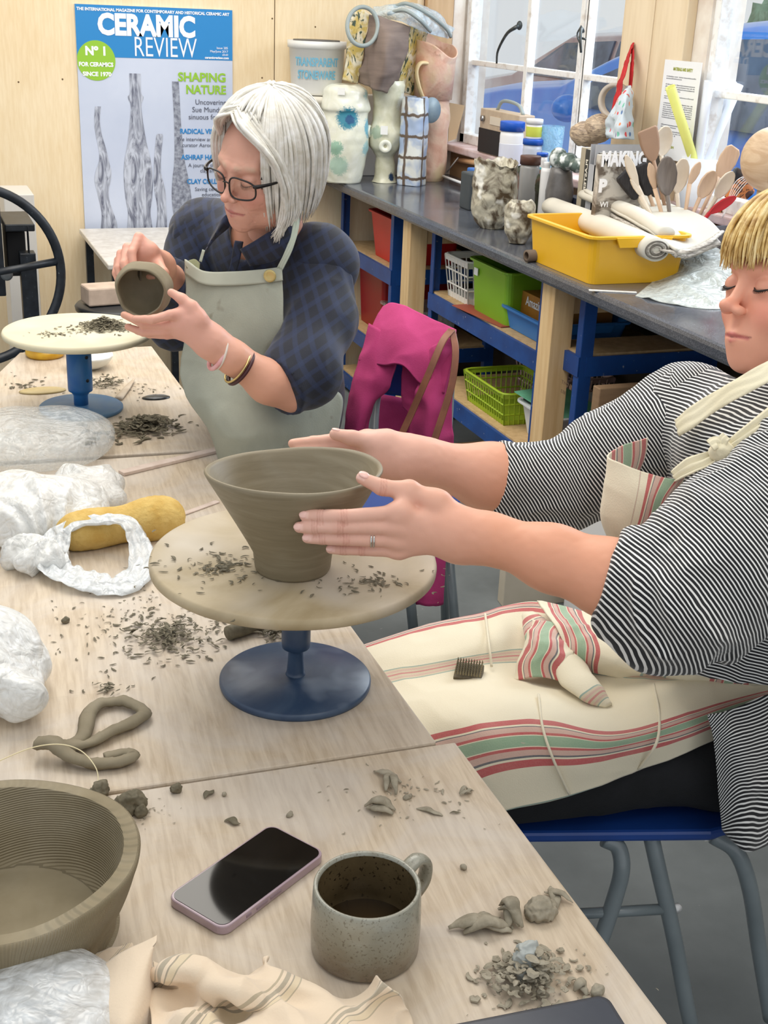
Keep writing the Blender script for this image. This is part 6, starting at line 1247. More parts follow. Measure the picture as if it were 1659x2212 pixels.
def limb(prims, h, skin, extra=None, crease=(), cuts=(), nails=(), palm=None, k=.012, knuck=()):
    P = np.array([p for a in prims for p in (a[0], a[1])]); m = max(max(a[2], a[3]) for a in prims)+.012
    s = SDF(P.min(0)-m, P.max(0)+m, h)
    for a in prims: s.cap(a[0], a[1], a[2], a[3], a[4] if len(a) > 4 else k)
    for e in (extra or []): s.ell(*e[:2], R=e[2] if len(e) > 2 else None, k=e[3] if len(e) > 3 else .012)
    for n_, p in cuts: s.cut(n_, p)
    V, Q = s.mesh(2); C_ = np.tile(L3(skin[0]), (len(V), 1))
    if len(skin) > 1:
        w_ = np.clip(1-np.linalg.norm(V-skin[2], axis=1)/skin[3], 0, 1)[:, None]**.7; C_ = C_*(1-w_)+L3(skin[1])*w_
    N = normals(V, Q)
    for p in knuck:
        d = np.linalg.norm(V-p, axis=1); w_ = (np.exp(-(d/.008)**2)*.35)[:, None]; C_ = C_*(1-w_)+L3((206, 120, 100))*w_; V = V+N*(np.exp(-(d/.007)**2)*.0006*np.sin(d*2600))[:, None]
    for p, u in crease:
        d = V-p; al = d@u; pe = np.linalg.norm(d-al[:, None]*u, axis=1)
        for o_ in (-.0034, 0, .0030): w_ = (np.exp(-((al-o_)/.0009)**2)*(pe < .013)*.30)[:, None]; C_ = C_*(1-w_)+L3((168, 92, 76))*w_; V = V-N*(np.exp(-((al-o_)/.0011)**2)*(pe < .013)*.0005)[:, None]
    for p, u, r in nails:
        d = V-p; al = d@u; pe = np.linalg.norm(d-al[:, None]*u, axis=1); w_ = (np.clip((r-np.abs(pe))/.0012, 0, 1)*np.clip((r*1.5-np.abs(al))/.0012, 0, 1)*.8)[:, None]; C_ = C_*(1-w_)+L3((236, 196, 184))*w_
    V = V+N*(vn(V, 130)*.0003)[:, None]
    return V, Q, C_
# ---- hair
def hair(o, R, sc, par, mt, ctr, rad, lenf, win, n=520, rr=.0042, seed=0, az0=0, jit=.005, flat_=.45, curl=.0, inner=True, part=(0, 0), nseg=16):
    r = np.random.default_rng(seed); a_, b_, c_ = rad; ms = []
    def S(az, t, off=0):
        Lf = lenf(az); th_max = min(pi/2, Lf[0]); tot = th_max+Lf[1]/a_; q = t*tot
        if q <= th_max: th, dz = q, 0
        else: th, dz = th_max, (q-th_max)*a_
        k = sin(th); inw = 1-curl*(dz/.12)**2 if dz > 0 else 1
        bl = (1-min(1, t*2.2))
        return np.array([ctr[0]+part[0]*bl+(a_+off)*k*sin(az)*inw, ctr[1]+part[1]*bl+(b_+off)*k*cos(az)*inw, ctr[2]+(c_+off)*cos(th)-dz])
    for i in range(n):
        az = r.uniform(-pi, pi)+az0
        if win(az) is None: continue
        off = r.normal(0, jit); t1 = r.uniform(.86, 1.06); w_ = r.uniform(.6, 1.25)*rr; ph_ = r.uniform(0, 6); wob = r.uniform(.0, .05)
        pts = [S(az+wob*sin(t*5+ph_)*t, t*t1, off+.006*sin(t*3+ph_)*t) for t in np.linspace(0.02, 1, nseg)]
        ms.append(tube(np.array(pts)*sc@R.T+o, [w_*.6, w_, w_, w_*.8, w_*.12], 5))
    if inner:
        G = [[S(az, t, -.004) for t in np.linspace(0, .93, 30)] for az in np.linspace(-pi, pi, 90) if win(az) is not None]
        # contiguous runs only
        azs = np.linspace(-pi, pi, 90); run = []; runs = []
        for az in azs:
            if win(az) is not None: run.append(az)
            elif run: runs.append(run); run = []
        if run: runs.append(run)
        for rn in runs:
            if len(rn) > 1:
                V, Q = grid(np.array([[S(az, t, -.003) for t in np.linspace(0, .93, 30)] for az in rn])*sc); ms.append((V@R.T+o, Q.tolist()))
    return obj('hair', join(*ms), mt, par)
def hairmat(nm, a, b, c3):
    s = NT(nm); c = s.co(); n = s.noise(c, 45, 4, .6, .5); col = s.ramp(n, [(.3, a), (.5, b), (.72, c3)]); s.set(Base_Color=col, Roughness=.42); s.b.inputs['Specular IOR Level'].default_value = .5
    s.bump(s.noise(s.n('Mapping', i_0=c, i_3=(1, 1, .15)), 700, 2), .4, .001); return s.m
# ---- cloth bodies
def cloth(lo, hi, h, build, fold=.006, ff=14, seed=0, stretch=(1, 1, 1), sfun=None, name='shirt', mt=None, par=None, sm=3, label=None, fine=.0):
    s = SDF(lo, hi, h); build(s); V, Q = s.mesh(sm); N = normals(V, Q)
    W_ = V*np.array(stretch)+.03*np.stack([vn(V, 7, 1), vn(V, 7, 2), vn(V, 7, 3)], 1)
    f = (ridge(W_, ff, 2, seed)-.35); V = V+N*(fold*f+fine*ridge(V, ff*3, 1, seed+3))[:, None]
    at = {}
    if sfun is not None: at['s'] = sfun(V)+min(fold, .006)*.8*f
    return obj(name, (V, Q), mt, par, attrs=at, label=label)
def stripes_bw():
    s = NT('black_white_striped_jersey'); a = s.attr('s', 'Fac'); c = s.co(); a2 = s.math('ADD', a, s.math('MULTIPLY', s.noise(c, 26, 2), .004))
    f = s.math('FRACT', s.math('MULTIPLY', a2, 1/.0048)); col = s.ramp(f, [(0, (14, 15, 21)), (.56, (14, 15, 21)), (.60, (232, 232, 230)), (.94, (232, 232, 230)), (1, (14, 15, 21))])
    s.set(Base_Color=col, Roughness=.85, Sheen_Weight=.2); s.bump(s.noise(c, 600, 2), .2, .0008); return s.m
M_bw = stripes_bw()
def proj_s(a, b):
    a, b = np.array(a), np.array(b); u = (b-a)/np.linalg.norm(b-a); return lambda V: (V-a)@u
# ================================================================ PERSON, blond, right foreground
p2 = thing('person', 'blond woman in black and white striped top steadying the tall clay bowl', 'person', (1.12, 1.45, 0))
e2 = np.array([.40, -.22, .885]); u2 = np.array([.10, .97, .20]); e2 /= np.linalg.norm(e2); u2 = u2-e2*(u2@e2); e2 = wv(*e2); u2 = wv(*u2); f2 = np.cross(e2, u2); f2 /= np.linalg.norm(f2); f2 = f2 if f2@wv(-1, 0, .7) > 0 else -f2
xr = np.cross(f2, u2); xr /= np.linalg.norm(xr); u2 = np.cross(xr, f2); R2 = np.stack([xr, f2, u2], 1)
em = D(1612, 614, 1.70); o2 = em-f2*.087*1.04-u2*.0; HS2 = 1.04
hd2 = head(o2, R2, HS2, (228, 164, 138), (186, 88, 92), (224, 128, 112), (170, 130, 90), nose=(.003, .002))
ARM = (220, 158, 128); HND = (222, 178, 162)
# near arm + hand
dh = 1.545
I_ = [D(862, 1108, dh-.004), D(743, 1116, dh-.006), D(694, 1115, dh+.000), D(658, 1113, dh+.006)]
Mf = [D(858, 1138, dh+.000), D(735, 1138, dh-.002), D(682, 1139, dh+.004), D(646, 1139, dh+.010)]
Rf = [D(858, 1166, dh+.008), D(748, 1164, dh+.006), D(698, 1163, dh+.010), D(664, 1162, dh+.015)]
Pf = [D(862, 1190, dh+.018), D(782, 1187, dh+.020), D(742, 1187, dh+.022), D(714, 1186, dh+.026)]
Th = [D(945, 1090, dh+.012), D(884, 1060, dh+.010), D(826, 1053, dh+.006), D(782, 1033, dh+.006)]
Wn = D(1000, 1148, dh+.01); Wn2 = D(1000, 1172, dh+.016)
fr_ = [.0102, .0092, .0085, .0072]
pr2 = []
for F_, sc_f in ((I_, 1), (Mf, 1), (Rf, .96), (Pf, .86)):
    for i in range(3): pr2.append((F_[i], F_[i+1], fr_[i]*sc_f, fr_[i+1]*sc_f, .0022))
    pr2.append((F_[0], (Wn*.6+Wn2*.4)*.7+F_[0]*.3, .0105*sc_f, .015, .012))
for i in range(3): pr2.append((Th[i], Th[i+1], [.014, .0115, .0098][i], [.0115, .0098, .0078][i], .006))
pr2.append((Th[0], Wn, .016, .018, .02)); pr2.append((Th[1], I_[0], .008, .009, .014))
E2 = D(1440, 1288, 1.49)
pr2 += [(Wn, Wn2, .026, .0265, .02), (D(985, 1155, dh+.012), D(1060, 1165, dh+.005), .027, .0285, .02), (D(1060, 1163, dh+.005), D(1190, 1205, 1.53), .0285, .0385, .02), (D(1190, 1205, 1.53), D(1320, 1250, 1.51), .0385, .0455, .02), (D(1320, 1250, 1.51), E2, .0455, .047, .02)]
unail = [(F_[3]+wv(-.1, .0, 1)*.0055, (F_[3]-F_[2])/np.linalg.norm(F_[3]-F_[2]), .0048) for F_ in (I_, Mf, Rf, Pf)]+[(Th[3]+wv(-.3, .5, .8)*.006+wv(-1, .4, 0)*.001, (Th[3]-Th[2])/np.linalg.norm(Th[3]-Th[2]), .0058)]
arm2n = limb(pr2, .0019, (ARM, HND, Mf[2], .22), nails=unail, knuck=[I_[1], Mf[1], Rf[1], Pf[1], Th[2]], crease=[(F_[1], (F_[1]-F_[0])/np.linalg.norm(F_[1]-F_[0])) for F_ in (I_, Mf, Rf, Pf)]+[(F_[2], (F_[2]-F_[1])/np.linalg.norm(F_[2]-F_[1])) for F_ in (I_, Mf, Rf, Pf)]+[(Th[2], (Th[2]-Th[1])/np.linalg.norm(Th[2]-Th[1]))])
# far arm + hand
df = 1.79
TF = [D(835, 958, df), D(800, 954, df-.005), D(760, 946, df-.008), D(724, 938, df-.010)]
pr2 = []
for i in range(3): pr2.append((TF[i], TF[i+1], [.016, .0125, .0105][i], [.0125, .0105, .0085][i], .006))
WF = D(885, 990, 1.80)
for tip, mid, sc_f in (((632, 958), (720, 950), 1), ((640, 972), (725, 966), 1), ((665, 1000), (735, 992), .95), ((700, 1015), (750, 1006), .85)):
    k0 = D(mid[0]+75, mid[1]-2, df+.01); k1 = D(mid[0], mid[1], df+.02); k3 = D(tip[0], tip[1], df+.012); k2 = (k1+k3)/2+wv(0, 0, -1)*.004
    pr2 += [(k0, k1, .0105*sc_f, .0092*sc_f, .004), (k1, k2, .0092*sc_f, .0084*sc_f, .003), (k2, k3, .0084*sc_f, .007*sc_f, .003), (k0, WF, .012, .02, .014)]
pr2 += [(D(828, 985, df), WF, .021, .025, .02), (TF[0], WF, .016, .022, .02), (D(812, 1015, df), D(860, 1015, df), .013, .018, .02)]
EF = D(1180, 1052, 1.86)
pr2 += [(WF, D(930, 1000, 1.81), .028, .030, .02), (D(930, 1000, 1.81), D(1060, 1032, 1.84), .030, .049, .02), (D(1060, 1032, 1.84), EF, .049, .052, .02)]
arm2f = limb(pr2, .0021, (ARM, HND, TF[1], .2), nails=[(TF[3]+wv(-.2, 1, .3)*.006, (TF[3]-TF[2])/np.linalg.norm(TF[3]-TF[2]), .005)], knuck=[TF[2]])
SHN, SHF = D(1735, 1050, 1.55), D(1490, 915, 1.83)
tor = limb([(o2+R2@np.array([0, -.03, -.13])*HS2, (SHN+SHF)/2, .055, .07, .03), (SHN, SHF, .045, .045, .03), ((SHN+SHF)/2, np.array([1.17, 1.45, .78]), .06, .05, .03), (SHN, E2, .05, .042, .02), (SHF, EF, .045, .042, .02)], .006, ((222, 158, 130),))
m_, C_ = merge_sk([hd2, arm2n, arm2f, tor]); obj('body', m_, M_skin, p2, attrs={'Col': C_})
M_nail = mat('fingernail', (238, 196, 184), (230, 180, 170), sc=60, rough=.25, coat=.3)
def nail(tip, prev, n_, r, par):
    u = (tip-prev)/np.linalg.norm(tip-prev); n_ = n_-u*(n_@u); n_ /= np.linalg.norm(n_); s_ = np.cross(u, n_)
    V, F_ = sphere((0, 0, 0), (r*.66, r*.90, r*.26), 16); obj('fingernail', (V@np.stack([s_, u, n_], 1).T+tip+n_*r*.80-u*r*.12, F_), M_nail, par)
for F_, r_n in ((I_, .0072), (Mf, .0072), (Rf, .0069), (Pf, .0062)): nail(F_[3], F_[2], wv(0, .12, 1), r_n, p2)
nail(Th[3], Th[2], wv(-.2, .75, .6), .0085, p2); nail(TF[3], TF[2], wv(-.3, .9, .3), .0085, p2)
M_dark = mat('lash_black', (28, 20, 18), rough=.6)
lashes(o2, R2, HS2, M_dark, p2, lid=-.0075, th=.0014)
for k, ringo in enumerate((0, .0034)):
    q = Rf[0]*(.70)+Rf[1]*.30+(Rf[1]-Rf[0])/np.linalg.norm(Rf[1]-Rf[0])*(ringo+.010); u = (Rf[1]-Rf[0])/np.linalg.norm(Rf[1]-Rf[0]); a2 = np.linspace(0, 2*pi, 28, endpoint=False); S_ = np.cross(u, (0, 0, 1)); S_ /= np.linalg.norm(S_); U_ = np.cross(S_, u)
    obj('ring', tube(q+.0096*(np.cos(a2)[:, None]*S_+np.sin(a2)[:, None]*U_), .0013, 8, closed=True), mat('silver', (206, 204, 200), metal=1, rough=.2), p2, label='silver ring')
M_hb = hairmat('blond_hair', (168, 128, 70), (220, 188, 120), (244, 226, 176))
def len2(az):
    a = abs(math.atan2(sin(az), cos(az)))
    if a < 1.05: return (1.50+.08*cos(a*1.5), .012)
    return (1.5, .10)
hair(o2, R2, HS2, p2, M_hb, (0, -.012, .036), (.086, .118, .100), len2, lambda az: 1, n=900, rr=.0040, seed=2, jit=.0035, curl=.05)
M_hband = mat('grey_headband', (190, 186, 182), rough=.4)
# striped top
Tf = np.array([-1, 0, 0.]);
def b_torso(s):
    mid = (SHN+SHF)/2; c1 = np.array([1.07, 1.335, 1.02]); Rt = rotz(math.atan2(*(SHF-SHN)[[1, 0]]))
    s.ell(c1, (.175, .11, .17), Rt, k=.04).ell((1.125, 1.41, .82), (.155, .135, .20), Rt, k=.05).ell((1.2, 1.49, .72), (.15, .14, .12), Rt, k=.05); s.cut((.1, 0, -1), (1.1, 0, .765))
    s.cap(SHN, SHF, .070, .070, k=.04).ell(SHN, .088, k=.03).ell(SHF, .082, k=.03).cap(mid, mid+[.03, 0, .03], .075, .06, k=.03)
    nb = o2+R2@np.array([0, -.03, -.14])*HS2; s.cap(nb+[.0, .0, -.01], nb+[-.02, 0, .12], .052, .058, k=.012, sub=True)
cloth((.84, 1.0, .50), (1.40, 1.72, 1.27), .0045, b_torso, .010, 9, 4, (1, 1, .5), lambda V: V[:, 2]*.92+.25*(V[:, 0]-1)+.12*(V[:, 1]-1.3), 'shirt', M_bw, p2)
nb = o2+R2@np.array([0, -.03, -.125])*HS2; u_ = np.array([.25, 0, 1.]); u_ /= np.linalg.norm(u_); a2 = np.linspace(0, 2*pi, 40, endpoint=False); S_ = np.cross(u_, (0, 1, 0)); S_ /= np.linalg.norm(S_); U_ = np.cross(S_, u_)
obj('collar', tube(nb+[.005, 0, -.045]+.066*(np.cos(a2)[:, None]*S_+np.sin(a2)[:, None]*U_), .008, 8, closed=True), mat('navy_rib', (34, 38, 52), rough=.8), p2)
A1, A2 = SHN, E2+(E2-SHN)*.0; CUFN = D(1318, 1252, 1.51)
def b_sln(s):
    s.cap(SHN, D(1560, 1200, 1.50), .088, .082, k=.03).cap(D(1560, 1200, 1.50), D(1455, 1290, 1.49), .082, .080, k=.03).cap(D(1455, 1290, 1.49), D(1350, 1262, 1.505), .078, .058, k=.03).cap(D(1560, 1330, 1.52), D(1440, 1350, 1.50), .05, .045, k=.04)
    s.cut(CUFN-D(1400, 1280, 1.50), CUFN)
def s_sln(V):
    t1 = (V-CUFN)@((E2-CUFN)/np.linalg.norm(E2-CUFN)); u = (SHN-E2)/np.linalg.norm(SHN-E2); w3 = (SHN-CUFN)/np.linalg.norm(SHN-CUFN)*.85+np.array([0, 0, .25]); return (V-CUFN)@w3+.12*np.linalg.norm(V-E2, axis=1)
P_ = np.array([SHN, E2, CUFN]); cloth(P_.min(0)-.11, P_.max(0)+.11, .0034, b_sln, .017, 15, 8, (1, 1, .45), s_sln, 'sleeve', M_bw, p2, fine=.001)
CUFF = D(1066, 1032, 1.84)
def b_slf(s):
    s.cap(SHF, D(1330, 985, 1.86), .088, .074, k=.03).cap(D(1330, 985, 1.86), D(1200, 1050, 1.865), .074, .066, k=.03).cap(D(1200, 1052, 1.865), D(1085, 1034, 1.845), .064, .058, k=.03); s.cut(CUFF-D(1160, 1050, 1.86), CUFF)
P_ = np.array([SHF, D(1200, 1052, 1.865), CUFF])
cloth(P_.min(0)-.11, P_.max(0)+.11, .0036, b_slf, .008, 13, 12, (.6, 1, 1), lambda V: (V-CUFF)@((SHF-CUFF)/np.linalg.norm(SHF-CUFF))*.95+(V[:, 2]-1)*.35, 'sleeve', M_bw, p2, fine=.0015)
tl_c = [[D(1530, 1545, 1.86), D(1585, 1530, 1.88), D(1660, 1500, 1.90), D(1740, 1480, 1.92)], [D(1545, 1620, 1.885), D(1600, 1620, 1.87), D(1665, 1600, 1.90), D(1750, 1600, 1.92)], [D(1553, 1720, 1.91), D(1610, 1710, 1.89), D(1680, 1700, 1.92), D(1760, 1700, 1.94)], [D(1562, 1790, 1.93), D(1610, 1838, 1.92), D(1665, 1825, 1.95), D(1760, 1800, 1.97)]]
sheet(tl_c, 60, 60, M_bw, 'shirt_tail', p2, amp=.008, f=12, seed=5, solid=.003, s_attr=lambda U, W_: U*.18+W_*.05+.01*np.sin(W_*7))
# trousers
M_trs = mat('black_trousers', (16, 17, 20), (22, 23, 27), sc=30, rough=.85, bump=.3, bsc=300)
HN, HF = np.array([1.17, 1.435, .545]), np.array([1.19, 1.62, .545])
def b_tr(s):
    s.cap(HN, (.60, 1.50, .525), .080, .066, k=.03).cap(HF, (.62, 1.76, .525), .080, .064, k=.03).cap(HN, HF, .095, .095, k=.04).ell((1.21, 1.52, .60), (.12, .14, .10), k=.04)
    for y in (1.50, 1.76): s.cap((.60, y, .545), (.50, y, .16), .066, .048, k=.03)
    s.cut((0, 0, -1), (0, 0, .10))
cloth((.40, 1.28, .08), (1.36, 1.86, .78), .006, b_tr, .004, 12, 3, (1, 1, 1), None, 'trousers', M_trs, p2)
for y in (1.50, 1.76): obj('shoe', join(*[(v, f.tolist()) for v, f in [blob((.45, y, .045), (.115, .045, .045), .005, zmin=.002)]]), mat('black_shoe', (30, 30, 32), rough=.6), p2)
# apron
A_ = [(0, 'cr'), (.17, 'red'), (.195, 'cr'), (.2, 'dk'), (.207, 'pk'), (.23, 'red'), (.24, 'cr'), (.246, 'gn'), (.29, 'cr'), (.296, 'red'), (.306, 'pk'), (.33, 'dk'), (.337, 'cr'), (.345, 'red'), (.375, 'cr'), (.60, 'tl'), (.606, 'bg'), (.618, 'pk'), (.63, 'bg'), (.642, 'pk2'), (.655, 'bg'), (.668, 'pk'), (.68, 'bg'), (.692, 'tl'), (.70, 'cr')]
cols = dict(cr=(232, 222, 196), red=(188, 62, 74), dk=(78, 82, 96), pk=(206, 168, 156), gn=(138, 172, 142), tl=(136, 164, 156), bg=(206, 190, 164), pk2=(196, 120, 120))
M_apr = clothmat('striped_linen', cols['cr'], (222, 210, 182), stripes=[(p, cols[c]) for p, c in A_], per=1.0, bump=.35, fine=500)
LQ = lambda px, py, z: Z(px, py, z)
rows = [[(700, 1420, .57), (790, 1392, .60), (900, 1356, .62), (1040, 1324, .645), (1150, 1297, .66), (1230, 1318, .66), (1330, 1345, .67), (1450, 1392, .68), (1560, 1400, .69), (1680, 1395, .70)],
        [(715, 1470, .57), (810, 1432, .60), (910, 1412, .62), (1040, 1388, .63), (1130, 1370, .625), (1220, 1390, .64), (1320, 1420, .65), (1450, 1440, .66), (1560, 1440, .67), (1690, 1430, .68)],
        [(740, 1530, .57), (845, 1492, .585), (940, 1470, .59), (1040, 1450, .59), (1140, 1450, .585), (1240, 1470, .60), (1330, 1480, .61), (1440, 1480, .64), (1560, 1470, .65), (1690, 1455, .66)],
        [(770, 1580, .58), (880, 1535, .60), (970, 1512, .61), (1060, 1500, .62), (1160, 1500, .62), (1260, 1530, .62), (1340, 1540, .62), (1440, 1515, .64), (1560, 1495, .65), (1690, 1470, .66)],
        [(800, 1640, .58), (920, 1595, .60), (1010, 1575, .625), (1100, 1565, .635), (1200, 1572, .64), (1290, 1590, .64), (1370, 1580, .64), (1460, 1550, .645), (1570, 1515, .65), (1690, 1485, .655)],
        [(850, 1720, .54), (980, 1670, .58), (1060, 1648, .60), (1150, 1640, .61), (1240, 1640, .615), (1330, 1625, .62), (1420, 1600, .625), (1500, 1575, .63), (1590, 1540, .635), (1690, 1505, .64)],
        [(900, 1810, .50), (1040, 1768, .525), (1105, 1748, .54), (1190, 1730, .55), (1280, 1702, .565), (1370, 1668, .575), (1450, 1640, .585), (1520, 1610, .595), (1600, 1575, .605), (1690, 1530, .62)]]
ctrl = [[LQ(p[0], p[1], p[2]+[.012, .018, .034, .024, .014, .012, .012][i_]) for p in r_] for i_, r_ in enumerate(rows)]
sheet(ctrl, 110, 160, M_apr, 'apron_skirt', p2, amp=.004, f=10, seed=4, solid=.002, s_attr=lambda U, W_: 1.0-np.interp(U, [0, .1, .25, .36, .55, .66, .95, 1], [.99+.02, .95-.0, .79, .60, .48, .375, .12, .0])*1.0+.0*W_ if False else np.interp(U, [0, .04, .16, .20, .30, .36, .58, .64, .88, 1], [.30, .375, .5, .56, .72, .80, 1.10, 1.165, 1.38, 1.60])+.012*np.sin(W_*9+U*5))
# raised folds
f1 = [LQ(1140, 1330, .67), LQ(1180, 1385, .665), LQ(1225, 1440, .66), LQ(1275, 1490, .655), LQ(1315, 1525, .645)]
V, F_ = tube(f1, [.012, .030, .032, .028, .024, .008], 20, 50, aspect=.55, flatn=(0, 0, 1)); sA = np.repeat(np.linspace(.14, .74, 50), 20); V = V+(fbm(V, 24, 2)*.004)[:, None]
obj('apron_fold', (V, F_), M_apr, p2, attrs={'s': sA})
up_ = [[(1160, 1300, .682), (1230, 1312, .688), (1330, 1340, .695), (1450, 1385, .70), (1560, 1395, .712), (1690, 1388, .724)], [(1195, 1345, .695), (1270, 1362, .70), (1360, 1388, .70), (1460, 1412, .705), (1570, 1424, .712), (1690, 1422, .72)], [(1222, 1398, .68), (1300, 1415, .688), (1370, 1437, .688), (1460, 1448, .695), (1570, 1455, .70), (1690, 1450, .706)], [(1245, 1440, .650), (1310, 1456, .652), (1380, 1466, .655), (1470, 1474, .668), (1580, 1484, .672), (1690, 1480, .68)]]
sheet([[LQ(*p) for p in r_] for r_ in up_], 60, 120, M_apr, 'apron_fold', p2, amp=.007, f=16, seed=14, solid=.003, s_attr=lambda U, W_: np.interp(W_+.10*U, [0, .06, .28, .42, .52, .64, .80, 1.0], [.10, .165, .40, .55, .60, .70, 1.15, 1.42])+.01*np.sin(U*9))
dg_ = [[(1150, 1335, .685), (1195, 1350, .69), (1240, 1395, .68)], [(1130, 1400, .665), (1175, 1400, .69), (1235, 1430, .672)], [(1108, 1470, .625), (1165, 1462, .652), (1232, 1478, .645)]]
sheet([[LQ(*p) for p in r_] for r_ in dg_], 40, 60, M_apr, 'apron_fold', p2, amp=.006, f=22, seed=15, solid=.003, s_attr=lambda U, W_: .15+.27*W_+.012*np.sin(U*10))
for sp__ in ([(1163, 1500, .652), (1172, 1570, .655), (1195, 1640, .632), (1230, 1716, .575)], [(1048, 1326, .662), (1056, 1392, .655), (1062, 1440, .632)], [(1412, 1478, .668), (1424, 1545, .66), (1418, 1605, .645), (1380, 1662, .592)]):
    obj('apron_seam', tube([LQ(*q) for q in sp__], .0022, 6, 24), M_apr, p2, attrs={'s': np.full(24*6, .45)})
bib = [[D(1400, 946, 1.72), D(1345, 962, 1.68), D(1314, 985, 1.63), D(1340, 1000, 1.60), D(1400, 1022, 1.585), D(1468, 1035, 1.59), D(1492, 1005, 1.60)], [D(1395, 985, 1.73), D(1340, 1010, 1.68), D(1309, 1030, 1.63), D(1335, 1045, 1.60), D(1392, 1068, 1.585), D(1440, 1078, 1.595), D(1470, 1050, 1.61)], [D(1370, 1050, 1.74), D(1330, 1070, 1.68), D(1300, 1088, 1.64), D(1325, 1105, 1.61), D(1380, 1120, 1.60), D(1428, 1120, 1.61), D(1450, 1090, 1.62)], [D(1370, 1130, 1.75), D(1330, 1130, 1.70), D(1302, 1130, 1.66), D(1325, 1155, 1.63), D(1365, 1175, 1.625), D(1410, 1170, 1.63), D(1430, 1130, 1.64)], [D(1380, 1200, 1.76), D(1350, 1200, 1.72), D(1330, 1200, 1.70), D(1345, 1210, 1.68), D(1380, 1220, 1.68), D(1420, 1210, 1.68), D(1440, 1180, 1.68)]]
sheet(bib, 60, 80, M_apr, 'apron_bib', p2, amp=.003, f=14, seed=6, solid=.002, s_attr=lambda U, W_: np.interp(W_, [0, .12, .3, .6, .66, .82, .86, 1], [.17, .3, .385, .55, .165+1, .30+1, .375+1, .30+1])-.0 if False else np.interp(W_, [0, .3, .62, .66, .9, 1], [.16, .40, .56, 1.165, 1.38, 1.45])+.02*U)
M_strap = clothmat('cream_strap', (232, 224, 196), (222, 212, 180), bump=.3, fine=500)
def rib(pts, w_, nm, up, n=50, th=.002, seed=0, amp=.001): V, Q = ribbon(pts, w_, n, seed, amp, up); return obj(nm, (V, Q), M_strap, p2, solid=th)
upv = wv(-.3, .6, 1)
rib([D(1720, 770, 1.62), D(1665, 800, 1.60), D(1600, 835, 1.605), D(1540, 870, 1.625), D(1490, 905, 1.645), D(1462, 925, 1.66)], [.030, .029, .027, .027, .030, .026], 'neck_strap', upv)
rib([D(1455, 1030, 1.588), D(1490, 1008, 1.575), D(1520, 995, 1.57), D(1552, 978, 1.57)], [.016, .024, .022, .014], 'neck_strap', upv, seed=2, amp=.003)
rib([D(1565, 972, 1.568), D(1600, 945, 1.56), D(1640, 915, 1.55), D(1700, 870, 1.54)], [.012, .020, .022, .024], 'neck_strap', upv, seed=3, amp=.003)
V, Q = blob(D(1560, 975, 1.565), (.016, .012, .012), .0018, .003, 70, seed if False else 2); obj('knot', (V, Q), M_strap, p2)
rib([D(1560, 972, 1.560), D(1548, 955, 1.556), D(1534, 962, 1.556)], [.010, .017, .018], 'knot', upv, 20, seed=4); rib([D(1558, 968, 1.558), D(1562, 950, 1.556), D(1570, 942, 1.556)], [.01, .014, .013], 'knot', upv, 20, seed=5)
obj('cord', tube([D(1560, 985, 1.56), D(1575, 1010, 1.555), D(1560, 1025, 1.555), D(1535, 1022, 1.56)], .0012, 6, 20), M_strap, p2)
# brush on lap
bp = LQ(1012, 1462, .622); bR = rotz(-.55)@np.array([[1, 0, 0], [0, cos(.25), -sin(.25)], [0, sin(.25), cos(.25)]])
sb_ = thing('scratch_brush', 'small dark spiky scratch brush resting on the striped apron', 'brush', bp)
M_spk = mat('dark_clay_spikes', (92, 84, 66), (116, 106, 86), sc=80, rough=.8)
flat('block', box(bp+[0, 0, .006], (.046, .038, .012), bR), M_spk, sb_, bevel=.001)
ms = []
for i in range(10):
    for j in range(8):
        q = bp+bR@np.array([-.0205+i*.0045, -.0165+j*.0047, .012])+[0, 0, .006]; V, F_ = lathe([(.0018, 0), (.0004, .0065)], q, 5, R=bR); ms.append((V, F_))
obj('bristles', join(*ms), mat('clay_tips', (140, 130, 104), rough=.8), sb_, kind='stuff')
# stool / chair of the blond woman
M_cseat = mat('blue_chair_plastic', (28, 70, 148), (24, 60, 130), sc=6, rough=.35, coat=.2); M_cleg = mat('grey_powder_steel', (128, 138, 142), (118, 128, 132), sc=10, rough=.3, coat=.3)
ch = thing('chair', 'blue plastic chair with grey tube legs under the blond woman', 'chair', (1.0, 1.5, 0))
sa_ = [(.77, 1.455), (1.15, 1.345), (1.27, 1.72), (.88, 1.80)]
sc4 = np.mean(sa_, 0); sp_ = []
for i in range(4):
    A, B__, C__ = np.array(sa_[i-1]), np.array(sa_[i]), np.array(sa_[(i+1) % 4]); sp_ += [B__+(A-B__)*.12, B__+(A-B__)*.03+(C__-B__)*.03, B__+(C__-B__)*.12]
flat('seat', prism(sp_, .432, .452), M_cseat, ch, bevel=.006)
def leg(pts, nm='leg'): obj(nm, tube([np.array(p) for p in pts], .0135, 14, 30), M_cleg, ch)
fl_ = Z(1345, 1870, .39); 
leg([Z(1305, 1812, .428), Z(1335, 1830, .415), Z(1343, 1880, .38), Z(1325, 1950, .32), Z(1295, 2040, .245), (Z(1295, 2040, .245)*2-Z(1325, 1950, .32))*.6+Z(1295, 2040, .245)*.4-np.array([0, 0, .0])], 'leg')
pL = Z(1295, 2040, .245); obj('leg', tube([pL, pL+np.array([-.10, -.05, -.235])], .0135, 14), M_cleg, ch)
leg([Z(1405, 1800, .43), Z(1425, 1890, .36), Z(1455, 2020, .25), Z(1485, 2180, .10), Z(1500, 2240, .03), Z(1505, 2258, .01)])
leg([Z(1540, 1805, .43), Z(1590, 1840, .41), Z(1620, 1920, .34), Z(1640, 2050, .2), Z(1665, 2200, .05)])
leg([(.88, 1.74, .43), (.80, 1.80, .3), (.74, 1.86, 0.0)])
